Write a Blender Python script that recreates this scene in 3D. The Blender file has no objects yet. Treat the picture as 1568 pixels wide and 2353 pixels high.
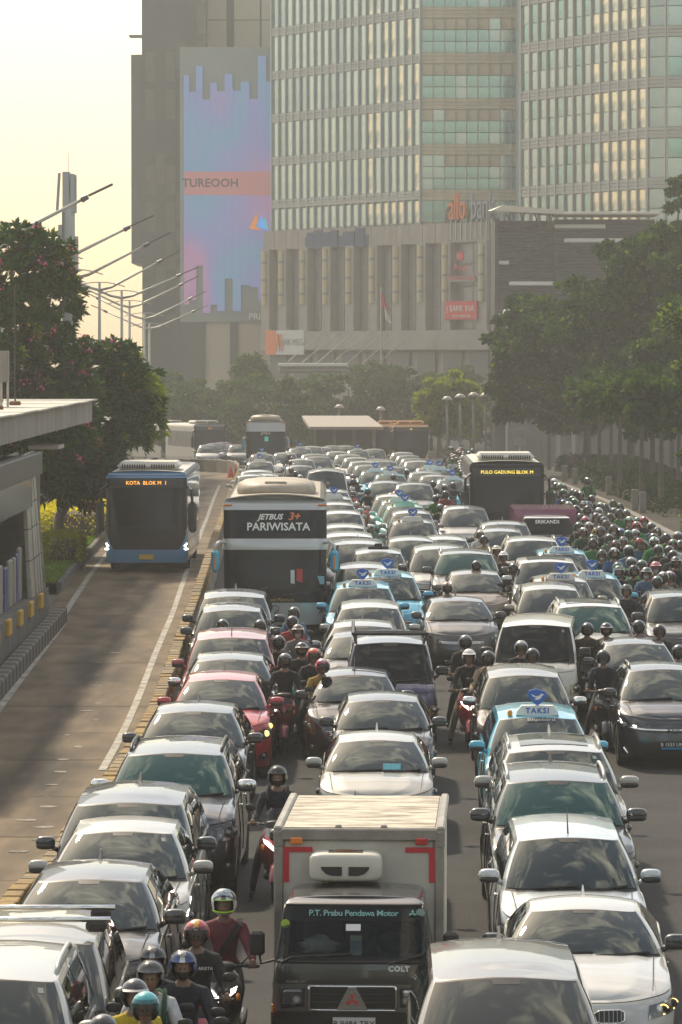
import bpy, bmesh, math, random
import numpy as np
from mathutils import Vector, Matrix

random.seed(11)
RNG = np.random.default_rng(5)
SC = bpy.context.scene
COL = SC.collection
R = math.radians

# ------------------------------------------------------------ camera (footbridge over the avenue, long lens)
CAM_H, FPX, CX, CY, HORIZON = 7.35, 9000.0, 784.0, 1176.5, 815.0
PITCH = math.atan((CY - HORIZON) / FPX)
cam = bpy.data.objects.new('camera', bpy.data.cameras.new('camera'))
COL.objects.link(cam)
cam.location = (0, 0, CAM_H)
cam.rotation_euler = (math.pi / 2 - PITCH, 0, 0)
cam.data.sensor_fit = 'VERTICAL'
cam.data.sensor_height = 36.0
cam.data.lens = FPX / 2353.0 * 36.0
cam.data.clip_start, cam.data.clip_end = 1.0, 6000.0
SC.camera = cam

# ------------------------------------------------------------ sky, sun, exposure
SUN_EL, SUN_AZ = R(44), R(-24)          # azimuth measured from straight ahead (+Y), negative = to the left
W = bpy.data.worlds.new('World'); SC.world = W; W.use_nodes = True
wn, wl = W.node_tree.nodes, W.node_tree.links
wn.clear()
sky = wn.new('ShaderNodeTexSky'); sky.sky_type = 'NISHITA'; sky.sun_disc = False
sky.sun_elevation, sky.sun_rotation = SUN_EL, SUN_AZ
sky.air_density, sky.dust_density, sky.ozone_density = 1.2, 1.6, 1.2
bg = wn.new('ShaderNodeBackground'); bg.inputs['Strength'].default_value = 0.15
outw = wn.new('ShaderNodeOutputWorld')
# broken cloud high overhead (seen only as reflections), thinning out into haze near the horizon
tc = wn.new('ShaderNodeTexCoord')
sep = wn.new('ShaderNodeSeparateXYZ')
wl.new(tc.outputs['Generated'], sep.inputs[0])
nz = wn.new('ShaderNodeTexNoise'); nz.inputs['Scale'].default_value = 6.5; nz.inputs['Detail'].default_value = 7.0
nz.inputs['Roughness'].default_value = 0.6; nz.inputs['Distortion'].default_value = 0.7
wl.new(tc.outputs['Generated'], nz.inputs['Vector'])
rmp = wn.new('ShaderNodeValToRGB')
rmp.color_ramp.elements[0].position = 0.50; rmp.color_ramp.elements[1].position = 0.70
wl.new(nz.outputs['Fac'], rmp.inputs[0])
mr = wn.new('ShaderNodeMapRange'); mr.inputs['From Min'].default_value = 0.10; mr.inputs['From Max'].default_value = 0.55
wl.new(sep.outputs['Z'], mr.inputs['Value'])
mm = wn.new('ShaderNodeMath'); mm.operation = 'MULTIPLY'
wl.new(rmp.outputs['Color'], mm.inputs[0]); wl.new(mr.outputs['Result'], mm.inputs[1])
mx = wn.new('ShaderNodeMix'); mx.data_type = 'RGBA'
wl.new(mm.outputs[0], mx.inputs['Factor'])
wl.new(sky.outputs['Color'], mx.inputs['A'])
mx.inputs['B'].default_value = (17.0, 16.4, 15.0, 1)
# warm, dusty cast of the whole sky
tint = wn.new('ShaderNodeMix'); tint.data_type = 'RGBA'; tint.blend_type = 'MULTIPLY'
tint.inputs['Factor'].default_value = 1.0
tint.inputs['B'].default_value = (1.0, 0.915, 0.80, 1)
wl.new(mx.outputs['Result'], tint.inputs['A'])
wl.new(tint.outputs['Result'], bg.inputs['Color'])
wl.new(bg.outputs[0], outw.inputs[0])

sun = bpy.data.objects.new('sun', bpy.data.lights.new('sun', 'SUN'))
COL.objects.link(sun)
sun.data.energy, sun.data.angle, sun.data.color = 3.5, R(3.0), (1.0, 0.86, 0.64)
sd = Vector((math.sin(SUN_AZ) * math.cos(SUN_EL), math.cos(SUN_AZ) * math.cos(SUN_EL), math.sin(SUN_EL)))
sun.rotation_euler = sd.to_track_quat('Z', 'Y').to_euler()
sun.location = (-40, 60, 120)

vs = SC.view_settings
vs.view_transform, vs.look, vs.gamma, vs.use_curve_mapping = 'Standard', 'None', 1.0, False
vs.exposure = 0.4
SC.render.engine = 'CYCLES'
cy = SC.cycles
cy.use_denoising = True
try:
    cy.denoiser = 'OPENIMAGEDENOISE'; cy.denoising_prefilter = 'ACCURATE'; cy.denoising_input_passes = 'RGB_ALBEDO_NORMAL'
except Exception:
    pass
cy.max_bounces, cy.diffuse_bounces, cy.glossy_bounces, cy.transmission_bounces = 8, 3, 4, 4
cy.transparent_max_bounces, cy.volume_bounces = 12, 1
cy.sample_clamp_indirect = 6.0
cy.caustics_reflective = cy.caustics_refractive = False

# ------------------------------------------------------------ ground profile and pixel-to-place helpers
_GY = np.array([-3000, 0, 45, 94, 127, 180, 250, 310, 370, 450, 600, 4000.0])
_GZ = np.array([0, 0, 0, 0.45, 0.62, 0.5, -0.3, -1.3, -2.2, -2.7, -3.0, -3.0])
_gyf = np.arange(-100, 700, 2.0)
_gzf = np.interp(_gyf, _GY, _GZ)
_k = np.hanning(25); _k /= _k.sum()
_gzf = np.convolve(np.pad(_gzf, 12, mode='edge'), _k, mode='valid')

def gz(y):
    return float(np.interp(y, _gyf, _gzf))

_CP, _SP = math.cos(PITCH), math.sin(PITCH)

def ray(px, py):
    u, v = (px - CX) / FPX, (CY - py) / FPX
    return Vector((u, _CP + v * _SP, -_SP + v * _CP))

def at(px, py, h=0.0):
    """Place on the road surface whose point h metres above it is seen along this sight line."""
    d = ray(px, py)
    y, prev = 20.0, None
    while y < 900:
        t = y / d.y
        if CAM_H + d.z * t <= gz(y) + h:
            lo, hi = y - 1.0, y
            for _ in range(30):
                m = (lo + hi) / 2
                if CAM_H + d.z * m / d.y <= gz(m) + h: hi = m
                else: lo = m
            y = hi
            break
        y += 1.0
    t = y / d.y
    return Vector((d.x * t, y, gz(y)))

def dep(px, py, Y):
    d = ray(px, py); t = Y / d.y
    return Vector((d.x * t, Y, CAM_H + d.z * t))

# ------------------------------------------------------------ materials
MATS = {}

def mat(name, col, rough=0.6, metal=0.0, coat=0.0, emit=None, estr=1.0, ior=1.5, alpha=None, var=0.0, vscale=6.0,
        col2=None, bump=0.0, bscale=40.0, spec=None, trans=0.0, stint=None, coords='Object', detail=6.0, ramp=(0.35, 0.7), sub=0.0, stretch=None, crough=0.04):
    """Principled material; var/col2 mix a second tone in by noise, bump adds fine relief."""
    if name in MATS: return MATS[name]
    m = bpy.data.materials.new(name); m.use_nodes = True
    nt = m.node_tree; n, l = nt.nodes, nt.links
    b = n['Principled BSDF']
    b.inputs['Base Color'].default_value = (*col, 1)
    b.inputs['Roughness'].default_value = rough
    b.inputs['Metallic'].default_value = metal
    b.inputs['IOR'].default_value = ior
    if coat:
        b.inputs['Coat Weight'].default_value = coat; b.inputs['Coat Roughness'].default_value = crough
    if spec is not None: b.inputs['Specular IOR Level'].default_value = spec
    if stint: b.inputs['Specular Tint'].default_value = (*stint, 1)
    if trans: b.inputs['Transmission Weight'].default_value = trans
    if alpha is not None: b.inputs['Alpha'].default_value = alpha
    if emit is not None:
        b.inputs['Emission Color'].default_value = (*emit, 1); b.inputs['Emission Strength'].default_value = estr
    if sub:
        b.inputs['Subsurface Weight'].default_value = sub
    if var or col2 or bump:
        t = n.new('ShaderNodeTexCoord')
        src = t.outputs[coords]
        if stretch:
            mp = n.new('ShaderNodeMapping'); mp.inputs['Scale'].default_value = stretch
            l.new(src, mp.inputs['Vector']); src = mp.outputs['Vector']
        if var or col2:
            z = n.new('ShaderNodeTexNoise'); z.inputs['Scale'].default_value = vscale; z.inputs['Detail'].default_value = detail
            z.inputs['Roughness'].default_value = 0.62
            l.new(src, z.inputs['Vector'])
            r = n.new('ShaderNodeValToRGB')
            r.color_ramp.elements[0].position, r.color_ramp.elements[1].position = ramp
            c2 = col2 if col2 else tuple(max(0, c * (1 - var)) for c in col)
            r.color_ramp.elements[0].color = (*col, 1); r.color_ramp.elements[1].color = (*c2, 1)
            l.new(z.outputs['Fac'], r.inputs[0]); l.new(r.outputs['Color'], b.inputs['Base Color'])
        if bump:
            z2 = n.new('ShaderNodeTexNoise'); z2.inputs['Scale'].default_value = bscale; z2.inputs['Detail'].default_value = 4
            l.new(src, z2.inputs['Vector'])
            bp = n.new('ShaderNodeBump'); bp.inputs['Strength'].default_value = bump; bp.inputs['Distance'].default_value = 0.03
            l.new(z2.outputs['Fac'], bp.inputs['Height']); l.new(bp.outputs['Normal'], b.inputs['Normal'])
    MATS[name] = m
    return m

def leafmat(name, c1, c2, c3, rough=0.45, trans=0.35, scale=0.5):
    """Foliage: tone varies leaf by leaf (random per island) and in broad patches; light passes through the blades."""
    m = bpy.data.materials.new(name); m.use_nodes = True
    n, l = m.node_tree.nodes, m.node_tree.links
    b = n['Principled BSDF']; b.inputs['Roughness'].default_value = rough; b.inputs['Specular IOR Level'].default_value = 0.12
    g = n.new('ShaderNodeNewGeometry')
    r = n.new('ShaderNodeValToRGB'); r.color_ramp.elements[0].color = (*c1, 1); r.color_ramp.elements[1].color = (*c3, 1)
    e = r.color_ramp.elements.new(0.55); e.color = (*c2, 1)
    tcn = n.new('ShaderNodeTexCoord'); zn = n.new('ShaderNodeTexNoise'); zn.inputs['Scale'].default_value = scale; zn.inputs['Detail'].default_value = 3
    l.new(tcn.outputs['Object'], zn.inputs['Vector'])
    zr_ = n.new('ShaderNodeMapRange'); zr_.inputs['From Min'].default_value = .3; zr_.inputs['From Max'].default_value = .7; l.new(zn.outputs['Fac'], zr_.inputs['Value'])
    mf = n.new('ShaderNodeMix'); mf.data_type = 'FLOAT'; mf.inputs['Factor'].default_value = .22
    l.new(zr_.outputs['Result'], mf.inputs['A']); l.new(g.outputs['Random Per Island'], mf.inputs['B'])
    l.new(mf.outputs['Result'], r.inputs[0])
    l.new(r.outputs['Color'], b.inputs['Base Color'])
    tr = n.new('ShaderNodeBsdfTranslucent')
    mxx = n.new('ShaderNodeMix'); mxx.data_type = 'RGBA'; mxx.blend_type = 'MULTIPLY'; mxx.inputs['Factor'].default_value = 1
    l.new(r.outputs['Color'], mxx.inputs['A']); mxx.inputs['B'].default_value = (1.5, 1.6, 0.5, 1)
    l.new(mxx.outputs['Result'], tr.inputs['Color'])
    ms = n.new('ShaderNodeMixShader'); ms.inputs[0].default_value = trans
    l.new(b.outputs[0], ms.inputs[1]); l.new(tr.outputs[0], ms.inputs[2])
    l.new(ms.outputs[0], n['Material Output'].inputs['Surface'])
    MATS[name] = m
    return m

# ------------------------------------------------------------ mesh collecting
class MB:
    def __init__(self):
        self.v, self.f, self.m = [], [], []
    def add(self, vs, fs, mi=0):
        o = len(self.v)
        self.v.extend([tuple(p) for p in vs])
        for f in fs:
            self.f.append(tuple(i + o for i in f)); self.m.append(mi)
        return self
    def box(self, c, s, mi=0, ch=0.0, rot=None):
        """Box of full size s at centre c, chamfered by ch."""
        hx, hy, hz = s[0] / 2, s[1] / 2, s[2] / 2
        ch = min(ch, hx * .95, hy * .95, hz * .95)
        if ch <= 0:
            vs = [(x, y, z) for x in (-hx, hx) for y in (-hy, hy) for z in (-hz, hz)]
            fs = [(0, 1, 3, 2), (4, 6, 7, 5), (0, 4, 5, 1), (2, 3, 7, 6), (0, 2, 6, 4), (1, 5, 7, 3)]
        else:
            vs, idx = [], {}
            for sx in (-1, 1):
                for sy in (-1, 1):
                    for sz in (-1, 1):
                        for a in range(3):
                            p = [sx * hx, sy * hy, sz * hz]
                            for k in range(3):
                                if k != a: p[k] -= (sx, sy, sz)[k] * ch
                            idx[(sx, sy, sz, a)] = len(vs); vs.append(tuple(p))
            fs = []
            for a in range(3):
                o1, o2 = (a + 1) % 3, (a + 2) % 3
                for s_ in (-1, 1):
                    q = []
                    for (p, r_) in ((-1, -1), (1, -1), (1, 1), (-1, 1)):
                        k = [0, 0, 0]; k[a] = s_; k[o1] = p; k[o2] = r_
                        q.append(idx[(*k, a)])
                    fs.append(tuple(q if s_ > 0 else q[::-1]))
                for p in (-1, 1):
                    for r_ in (-1, 1):
                        k1 = [0, 0, 0]; k1[o1] = p; k1[o2] = r_; k2 = list(k1)
                        k1[a] = -1; k2[a] = 1
                        q = [idx[(*k1, o1)], idx[(*k2, o1)], idx[(*k2, o2)], idx[(*k1, o2)]]
                        fs.append(tuple(q if p * r_ < 0 else q[::-1]))
            for sx in (-1, 1):
                for sy in (-1, 1):
                    for sz in (-1, 1):
                        q = [idx[(sx, sy, sz, a)] for a in range(3)]
                        fs.append(tuple(q if sx * sy * sz > 0 else q[::-1]))
        M = rot.to_matrix() if hasattr(rot, 'to_matrix') else rot
        out = []
        for p in vs:
            q = Vector(p)
            if M is not None: q = M @ q
            out.append((q.x + c[0], q.y + c[1], q.z + c[2]))
        return self.add(out, fs, mi)
    def grid(self, P, mi=0, flip=False, closed=False):
        """P: rows of points."""
        n, m = len(P), len(P[0])
        vs = [p for row in P for p in row]
        fs = []
        for i in range(n - 1):
            for j in range(m if closed else m - 1):
                j2 = (j + 1) % m
                q = (i * m + j, i * m + j2, (i + 1) * m + j2, (i + 1) * m + j)
                fs.append(q[::-1] if flip else q)
        return self.add(vs, fs, mi)
    def tube(self, pts, r, n=8, mi=0, cap=True):
        pts = [Vector(p) for p in pts]
        rs = r if isinstance(r, (list, tuple)) else [r] * len(pts)
        up = None; rows = []
        for i, p in enumerate(pts):
            a = pts[max(0, i - 1)]; b = pts[min(len(pts) - 1, i + 1)]
            t = (b - a)
            if t.length < 1e-9: t = Vector((0, 0, 1))
            t.normalize()
            if up is None:
                up = Vector((0, 0, 1)) if abs(t.z) < .9 else Vector((0, 1, 0))
            x = t.cross(up).normalized(); y = x.cross(t).normalized(); up = y
            rows.append([p + (x * math.cos(2 * math.pi * k / n) + y * math.sin(2 * math.pi * k / n)) * rs[i] for k in range(n)])
        self.grid(rows, mi, closed=True, flip=True)
        if cap:
            o = len(self.v) - len(rows) * n
            self.f.append(tuple(o + k for k in range(n))); self.m.append(mi)
            e = len(self.v) - n
            self.f.append(tuple(e + k for k in range(n))[::-1]); self.m.append(mi)
        return self
    def lathe(self, prof, n=16, c=(0, 0, 0), axis='z', mi=0):
        """prof: (radius, height) pairs turned round the axis."""
        rows = []
        for (r, h) in prof:
            row = []
            for k in range(n):
                a = 2 * math.pi * k / n
                p = (r * math.cos(a), r * math.sin(a), h)
                if axis == 'x': p = (h, p[0], p[1])
                elif axis == 'y': p = (p[1], h, p[0])
                row.append((p[0] + c[0], p[1] + c[1], p[2] + c[2]))
            rows.append(row)
        return self.grid(rows, mi, closed=True)
    def ell(self, c, s, n=14, m=9, mi=0, p=2.0):
        """Superellipsoid of half sizes s (p > 2 boxier)."""
        e = 2.0 / p
        f = lambda x: math.copysign(abs(x) ** e, x)
        rows = []
        for i in range(m + 1):
            a = -math.pi / 2 + math.pi * i / m
            rows.append([(c[0] + s[0] * f(math.cos(a)) * f(math.cos(2 * math.pi * k / n)),
                          c[1] + s[1] * f(math.cos(a)) * f(math.sin(2 * math.pi * k / n)),
                          c[2] + s[2] * f(math.sin(a))) for k in range(n)])
        return self.grid(rows, mi, closed=True)
    def prism(self, poly, axis='y', t0=0.0, t1=0.1, mi=0):
        """Polygon (a, b) pushed along axis from t0 to t1. axis y: (x, z); x: (y, z); z: (x, y)."""
        def P(a, b, t): return {'y': (a, t, b), 'x': (t, a, b), 'z': (a, b, t)}[axis]
        n = len(poly)
        vs = [P(a, b, t0) for a, b in poly] + [P(a, b, t1) for a, b in poly]
        fs = [tuple(range(n)), tuple(range(2 * n - 1, n - 1, -1))] + [(i, i + n, (i + 1) % n + n, (i + 1) % n) for i in range(n)]
        return self.add(vs, fs, mi)
    def mesh(self, name, smooth=False, weld=0.0, nslots=1, recalc=False, sharp=None):
        me = bpy.data.meshes.new(name)
        me.from_pydata(self.v, [], self.f)
        ns = max(nslots, (max(self.m) + 1) if self.m else 1)
        for _ in range(ns): me.materials.append(None)
        me.polygons.foreach_set('material_index', self.m)
        if weld or recalc:
            bm = bmesh.new(); bm.from_mesh(me)
            if weld: bmesh.ops.remove_doubles(bm, verts=bm.verts, dist=weld)
            bmesh.ops.dissolve_degenerate(bm, edges=bm.edges, dist=1e-5)
            if recalc: bmesh.ops.recalc_face_normals(bm, faces=bm.faces)
            bm.to_mesh(me); bm.free()
        if smooth:
            me.polygons.foreach_set('use_smooth', [True] * len(me.polygons))
            if sharp: me.set_sharp_from_angle(angle=R(sharp))
        me.update()
        return me

def put(name, me, mats=None, parent=None, loc=None, rot=None, label=None, cat=None, group=None, kind=None):
    o = bpy.data.objects.new(name, me)
    COL.objects.link(o)
    if parent is not None: o.parent = parent
    if loc is not None: o.location = loc
    if rot is not None: o.rotation_euler = rot
    if mats is not None:
        if not isinstance(mats, (list, tuple)): mats = [mats]
        for i, mm_ in enumerate(mats):
            if i < len(o.material_slots):
                s = o.material_slots[i]
                s.link = 'OBJECT'; s.material = mm_
    tagp(o, label, cat, group, kind)
    return o

def tagp(o, label=None, cat=None, group=None, kind=None):
    if label: o['label'] = label
    if cat: o['category'] = cat
    if group: o['group'] = group
    if kind: o['kind'] = kind
    return o

def empty(name, loc=(0, 0, 0), rz=0.0, label=None, cat=None, group=None, kind=None, rot=None):
    o = bpy.data.objects.new(name, None)
    o.empty_display_size = 0.3
    COL.objects.link(o)
    o.location = loc; o.rotation_euler = rot if rot else (0, 0, rz)
    return tagp(o, label, cat, group, kind)

_TXT = {}
def textmesh(s, size=1.0, ext=0.01, shear=0.0, space=1.0, bold=0.0):
    """Lettering as a flat mesh in the XY plane, centred."""
    k = (s, size, ext, shear, space, bold)
    if k in _TXT: return _TXT[k]
    cu = bpy.data.curves.new('lettering', 'FONT')
    cu.body = s; cu.size = size; cu.extrude = ext; cu.shear = shear; cu.space_character = space; cu.offset = bold
    cu.align_x, cu.align_y = 'CENTER', 'CENTER'; cu.resolution_u = 2
    o = bpy.data.objects.new('lettering_tmp', cu); COL.objects.link(o)
    dg = bpy.context.evaluated_depsgraph_get()
    me = bpy.data.meshes.new_from_object(o.evaluated_get(dg))
    bpy.data.objects.remove(o); bpy.data.curves.remove(cu)
    me.materials.clear(); me.materials.append(None)
    _TXT[k] = me
    return me

def text(name, s, size, loc, parent=None, m=None, tilt=math.pi / 2, rz=0.0, **kw):
    return put(name, textmesh(s, size, **kw), [m], parent, loc, (tilt, 0, rz))

# ============================================================ SETTING: ground, road, bus lane
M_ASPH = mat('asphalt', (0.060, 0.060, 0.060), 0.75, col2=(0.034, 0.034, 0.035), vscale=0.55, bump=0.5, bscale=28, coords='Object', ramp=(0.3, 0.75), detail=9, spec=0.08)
M_GROUND = mat('city_ground', (0.16, 0.15, 0.13), 0.9, col2=(0.10, 0.10, 0.085), vscale=0.05)
M_PAVE = mat('paving', (0.06, 0.053, 0.044), 0.9, col2=(0.036, 0.032, 0.027), spec=.1, vscale=0.8)
M_CONC = mat('concrete', (0.22, 0.20, 0.17), 0.85, col2=(0.12, 0.11, 0.09), vscale=1.3, bump=0.3, bscale=12)
M_DCONC = mat('grimy_concrete', (0.17, 0.155, 0.135), 0.9, col2=(0.085, 0.078, 0.07), vscale=1.6, bump=0.4, bscale=14)
M_WHITE = mat('road_paint_white', (0.42, 0.40, 0.35), 0.75, col2=(0.16, 0.14, 0.11), vscale=3.2, ramp=(0.42, 0.66))
M_SCUFF = mat('scuffed_paint', (0.32, 0.29, 0.24), 0.8, col2=(0.12, 0.10, 0.075), vscale=5, ramp=(0.35, 0.6))
M_YEL = mat('worn_yellow_paint', (0.34, 0.205, 0.04), 0.8, col2=(0.14, 0.10, 0.055), vscale=2.5, ramp=(0.36, 0.66))
M_YEL2 = mat('bleached_yellow_paint', (0.36, 0.26, 0.11), 0.85, col2=(0.17, 0.14, 0.10), vscale=4, ramp=(0.3, 0.6))
M_YELB = mat('yellow_block', (0.62, 0.36, 0.03), 0.6, var=0.3)
M_BLK = mat('black_kerb_paint', (0.055, 0.05, 0.045), 0.75, var=0.4)
M_GREY = mat('grey_steel', (0.42, 0.43, 0.41), 0.45, 0.6)
M_DARK = mat('dark_trim', (0.02, 0.021, 0.022), 0.45)
M_SOIL = mat('soil', (0.085, 0.06, 0.04), 0.95, col2=(0.14, 0.10, 0.06), vscale=3)

ys = [-600, -100] + list(range(-20, 700, 8)) + [1000, 1800, 3500]
put('ground', MB().grid([[(x, y, gz(y) - 0.06) for x in (-2500, -300, -60, 0, 60, 300, 2500)] for y in ys], flip=True).mesh('ground'), M_GROUND, kind='structure')

# line of the barrier between bus lane and avenue (its top seen at these sight lines)
BAR_PX = [(0, 2050), (95, 1962), (165, 1858), (243, 1764), (306, 1671), (342, 1603), (376, 1515), (404, 1438), (431, 1373), (450, 1321), (468, 1270), (505, 1174), (531, 1108), (546, 1072)]
BAR = [at(x, y, 0.85) for x, y in BAR_PX]
_by = np.array([p.y for p in BAR]); _bx = np.array([p.x for p in BAR])
def xbar(y): 
    if y < _by[0]: return float(_bx[0] + (y - _by[0]) * 0.02)
    if y > _by[-1]: return float(_bx[-1] - (y - _by[-1]) * 0.03)
    return float(np.interp(y, _by, _bx))
LEFT_PX = [(0, 1640), (60, 1545), (133, 1424), (205, 1321), (249, 1268), (300, 1195), (350, 1135), (395, 1085)]
LFT = [at(x, y, 0.02) for x, y in LEFT_PX]
_ly = np.array([p.y for p in LFT]); _lx = np.array([p.x for p in LFT])
def xleft(y):
    if y < _ly[0]: return float(_lx[0] + (y - _ly[0]) * 0.004)
    return float(np.interp(y, _ly, _lx))
XR = 12.2     # right kerb

ys = list(range(-40, 460, 5))
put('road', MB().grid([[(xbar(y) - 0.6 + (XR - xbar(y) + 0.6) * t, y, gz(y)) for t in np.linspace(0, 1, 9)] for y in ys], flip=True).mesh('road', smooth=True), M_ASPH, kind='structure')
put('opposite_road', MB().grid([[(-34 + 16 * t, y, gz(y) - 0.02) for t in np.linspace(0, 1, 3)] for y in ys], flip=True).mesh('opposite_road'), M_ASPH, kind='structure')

# concrete bus lane: one slab between each pair of joints; oil-darkened band along the wheel path
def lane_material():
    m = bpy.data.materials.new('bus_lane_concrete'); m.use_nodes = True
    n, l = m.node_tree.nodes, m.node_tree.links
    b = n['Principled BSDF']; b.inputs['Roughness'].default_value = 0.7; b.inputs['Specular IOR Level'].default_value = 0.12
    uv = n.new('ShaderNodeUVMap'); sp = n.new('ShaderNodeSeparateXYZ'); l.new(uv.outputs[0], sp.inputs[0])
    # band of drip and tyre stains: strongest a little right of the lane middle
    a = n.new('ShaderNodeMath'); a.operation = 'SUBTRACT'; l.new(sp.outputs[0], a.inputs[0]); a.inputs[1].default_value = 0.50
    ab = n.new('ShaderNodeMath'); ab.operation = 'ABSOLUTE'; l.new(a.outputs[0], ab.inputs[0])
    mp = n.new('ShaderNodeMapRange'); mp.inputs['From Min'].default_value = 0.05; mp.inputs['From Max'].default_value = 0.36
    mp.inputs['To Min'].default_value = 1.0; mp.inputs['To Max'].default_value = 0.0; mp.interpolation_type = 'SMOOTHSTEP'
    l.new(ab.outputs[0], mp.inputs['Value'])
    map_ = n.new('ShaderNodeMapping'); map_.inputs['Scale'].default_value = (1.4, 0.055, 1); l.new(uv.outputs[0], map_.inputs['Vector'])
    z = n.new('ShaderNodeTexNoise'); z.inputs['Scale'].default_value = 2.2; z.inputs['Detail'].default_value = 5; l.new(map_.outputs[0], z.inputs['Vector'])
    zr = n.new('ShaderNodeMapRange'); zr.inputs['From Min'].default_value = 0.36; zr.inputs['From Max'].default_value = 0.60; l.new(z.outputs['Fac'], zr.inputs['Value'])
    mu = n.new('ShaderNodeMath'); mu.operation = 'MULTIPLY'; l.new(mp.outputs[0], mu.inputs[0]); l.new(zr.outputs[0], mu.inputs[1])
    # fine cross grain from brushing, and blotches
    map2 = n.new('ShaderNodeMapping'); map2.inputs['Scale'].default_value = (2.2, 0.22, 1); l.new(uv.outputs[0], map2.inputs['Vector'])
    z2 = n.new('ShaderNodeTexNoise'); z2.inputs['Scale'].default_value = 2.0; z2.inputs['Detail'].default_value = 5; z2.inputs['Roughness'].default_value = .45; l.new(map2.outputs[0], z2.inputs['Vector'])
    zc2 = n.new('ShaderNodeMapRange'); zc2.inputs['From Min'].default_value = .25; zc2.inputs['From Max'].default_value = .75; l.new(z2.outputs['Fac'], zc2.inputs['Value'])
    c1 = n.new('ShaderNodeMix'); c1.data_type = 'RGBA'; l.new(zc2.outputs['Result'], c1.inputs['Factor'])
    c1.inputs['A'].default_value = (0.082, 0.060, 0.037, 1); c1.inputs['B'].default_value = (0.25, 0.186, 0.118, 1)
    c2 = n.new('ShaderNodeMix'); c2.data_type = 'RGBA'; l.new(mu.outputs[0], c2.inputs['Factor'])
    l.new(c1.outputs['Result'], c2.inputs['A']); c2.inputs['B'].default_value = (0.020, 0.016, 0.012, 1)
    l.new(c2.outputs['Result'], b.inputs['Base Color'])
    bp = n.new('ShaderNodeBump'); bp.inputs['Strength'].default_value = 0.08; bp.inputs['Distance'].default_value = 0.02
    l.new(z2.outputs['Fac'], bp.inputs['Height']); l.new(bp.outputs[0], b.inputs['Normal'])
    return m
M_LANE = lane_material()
lane = put('bus_lane', MB().grid([[(xleft(y) - 0.5 + (xbar(y) - xleft(y) + 0.4) * t, y, gz(y) + 0.004) for t in (0, .5, 1)] for y in range(20, 274, 4)], flip=True).mesh('bus_lane'), M_DCONC, kind='structure')
y = 24.0
k = 0
while y < 264:
    ln = 4.6 + (k % 3) * 0.35
    y1 = y + ln
    rows = [[(xleft(yy) - 0.45 + (xbar(yy) + 0.02 - xleft(yy) + 0.45) * t, yy, gz(yy) + 0.024 + 0.002 * (k % 2)) for t in np.linspace(0, 1, 7)] for yy in np.linspace(y, y1 - 0.045, 4)]
    me = MB().grid(rows, flip=True).mesh('slab')
    uvl = me.uv_layers.new(name='UVMap')
    for lp in me.loops:
        co = me.vertices[lp.vertex_index].co
        xl, xr = xleft(co.y), xbar(co.y)
        uvl.data[lp.index].uv = ((co.x - xl) / (xr - xl), co.y + k * 0.7)
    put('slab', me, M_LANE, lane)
    y = y1; k += 1

def strip(name, pts, w, zoff, m, parent, n=40):
    """Painted line following ground points."""
    yy = np.array([p[1] for p in pts]); xx = np.array([p[0] for p in pts])
    rows = []
    for y_ in np.linspace(yy[0], yy[-1], n):
        x_ = float(np.interp(y_, yy, xx)); rows.append([(x_ - w / 2, y_, gz(y_) + zoff), (x_ + w / 2, y_, gz(y_) + zoff)])
    return put(name, MB().grid(rows, flip=True).mesh(name), m, parent)
RL = [at(x, y_, 0.03) for x, y_ in [(235, 1770), (258, 1728), (282, 1688), (322, 1595), (359, 1498), (397, 1410), (427, 1321), (452, 1250), (478, 1185), (505, 1115)]]
strip('painted_line', RL, 0.14, 0.034, M_WHITE, lane)
LL = [at(x, y_, 0.03) for x, y_ in [(-40, 1690), (0, 1624), (75, 1525), (147, 1432)]]
strip('painted_line', LL, 0.17, 0.034, M_WHITE, lane, 24)
LL2 = [at(x, y_, 0.03) for x, y_ in [(140, 1424), (205, 1324), (252, 1266)]]
strip('painted_line', LL2, 0.16, 0.034, M_WHITE, lane, 24)
# remains of old paint scuffed by tyres
for i in range(18):
    py = 1500 + i * 27 + random.uniform(-8, 8)
    px = np.interp(py, [1500, 1700, 2000], [262, 175, 30]) + random.uniform(-28, 28)
    p = at(px, py, 0.03)
    w, l_ = random.uniform(0.10, 0.45), random.uniform(0.10, 0.4)
    poly = [(p.x + (w * (0.6 + 0.4 * random.random())) * math.cos(a) * 0.5, p.y + l_ * (0.5 + 0.5 * random.random()) * math.sin(a) * .5) for a in np.linspace(0, 6.28, 9)[:-1]]
    put('paint_scuff', MB().add([(a, b, gz(b) + 0.032) for a, b in poly], [tuple(range(8))]).mesh('paint_scuff'), M_SCUFF, lane)

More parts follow.
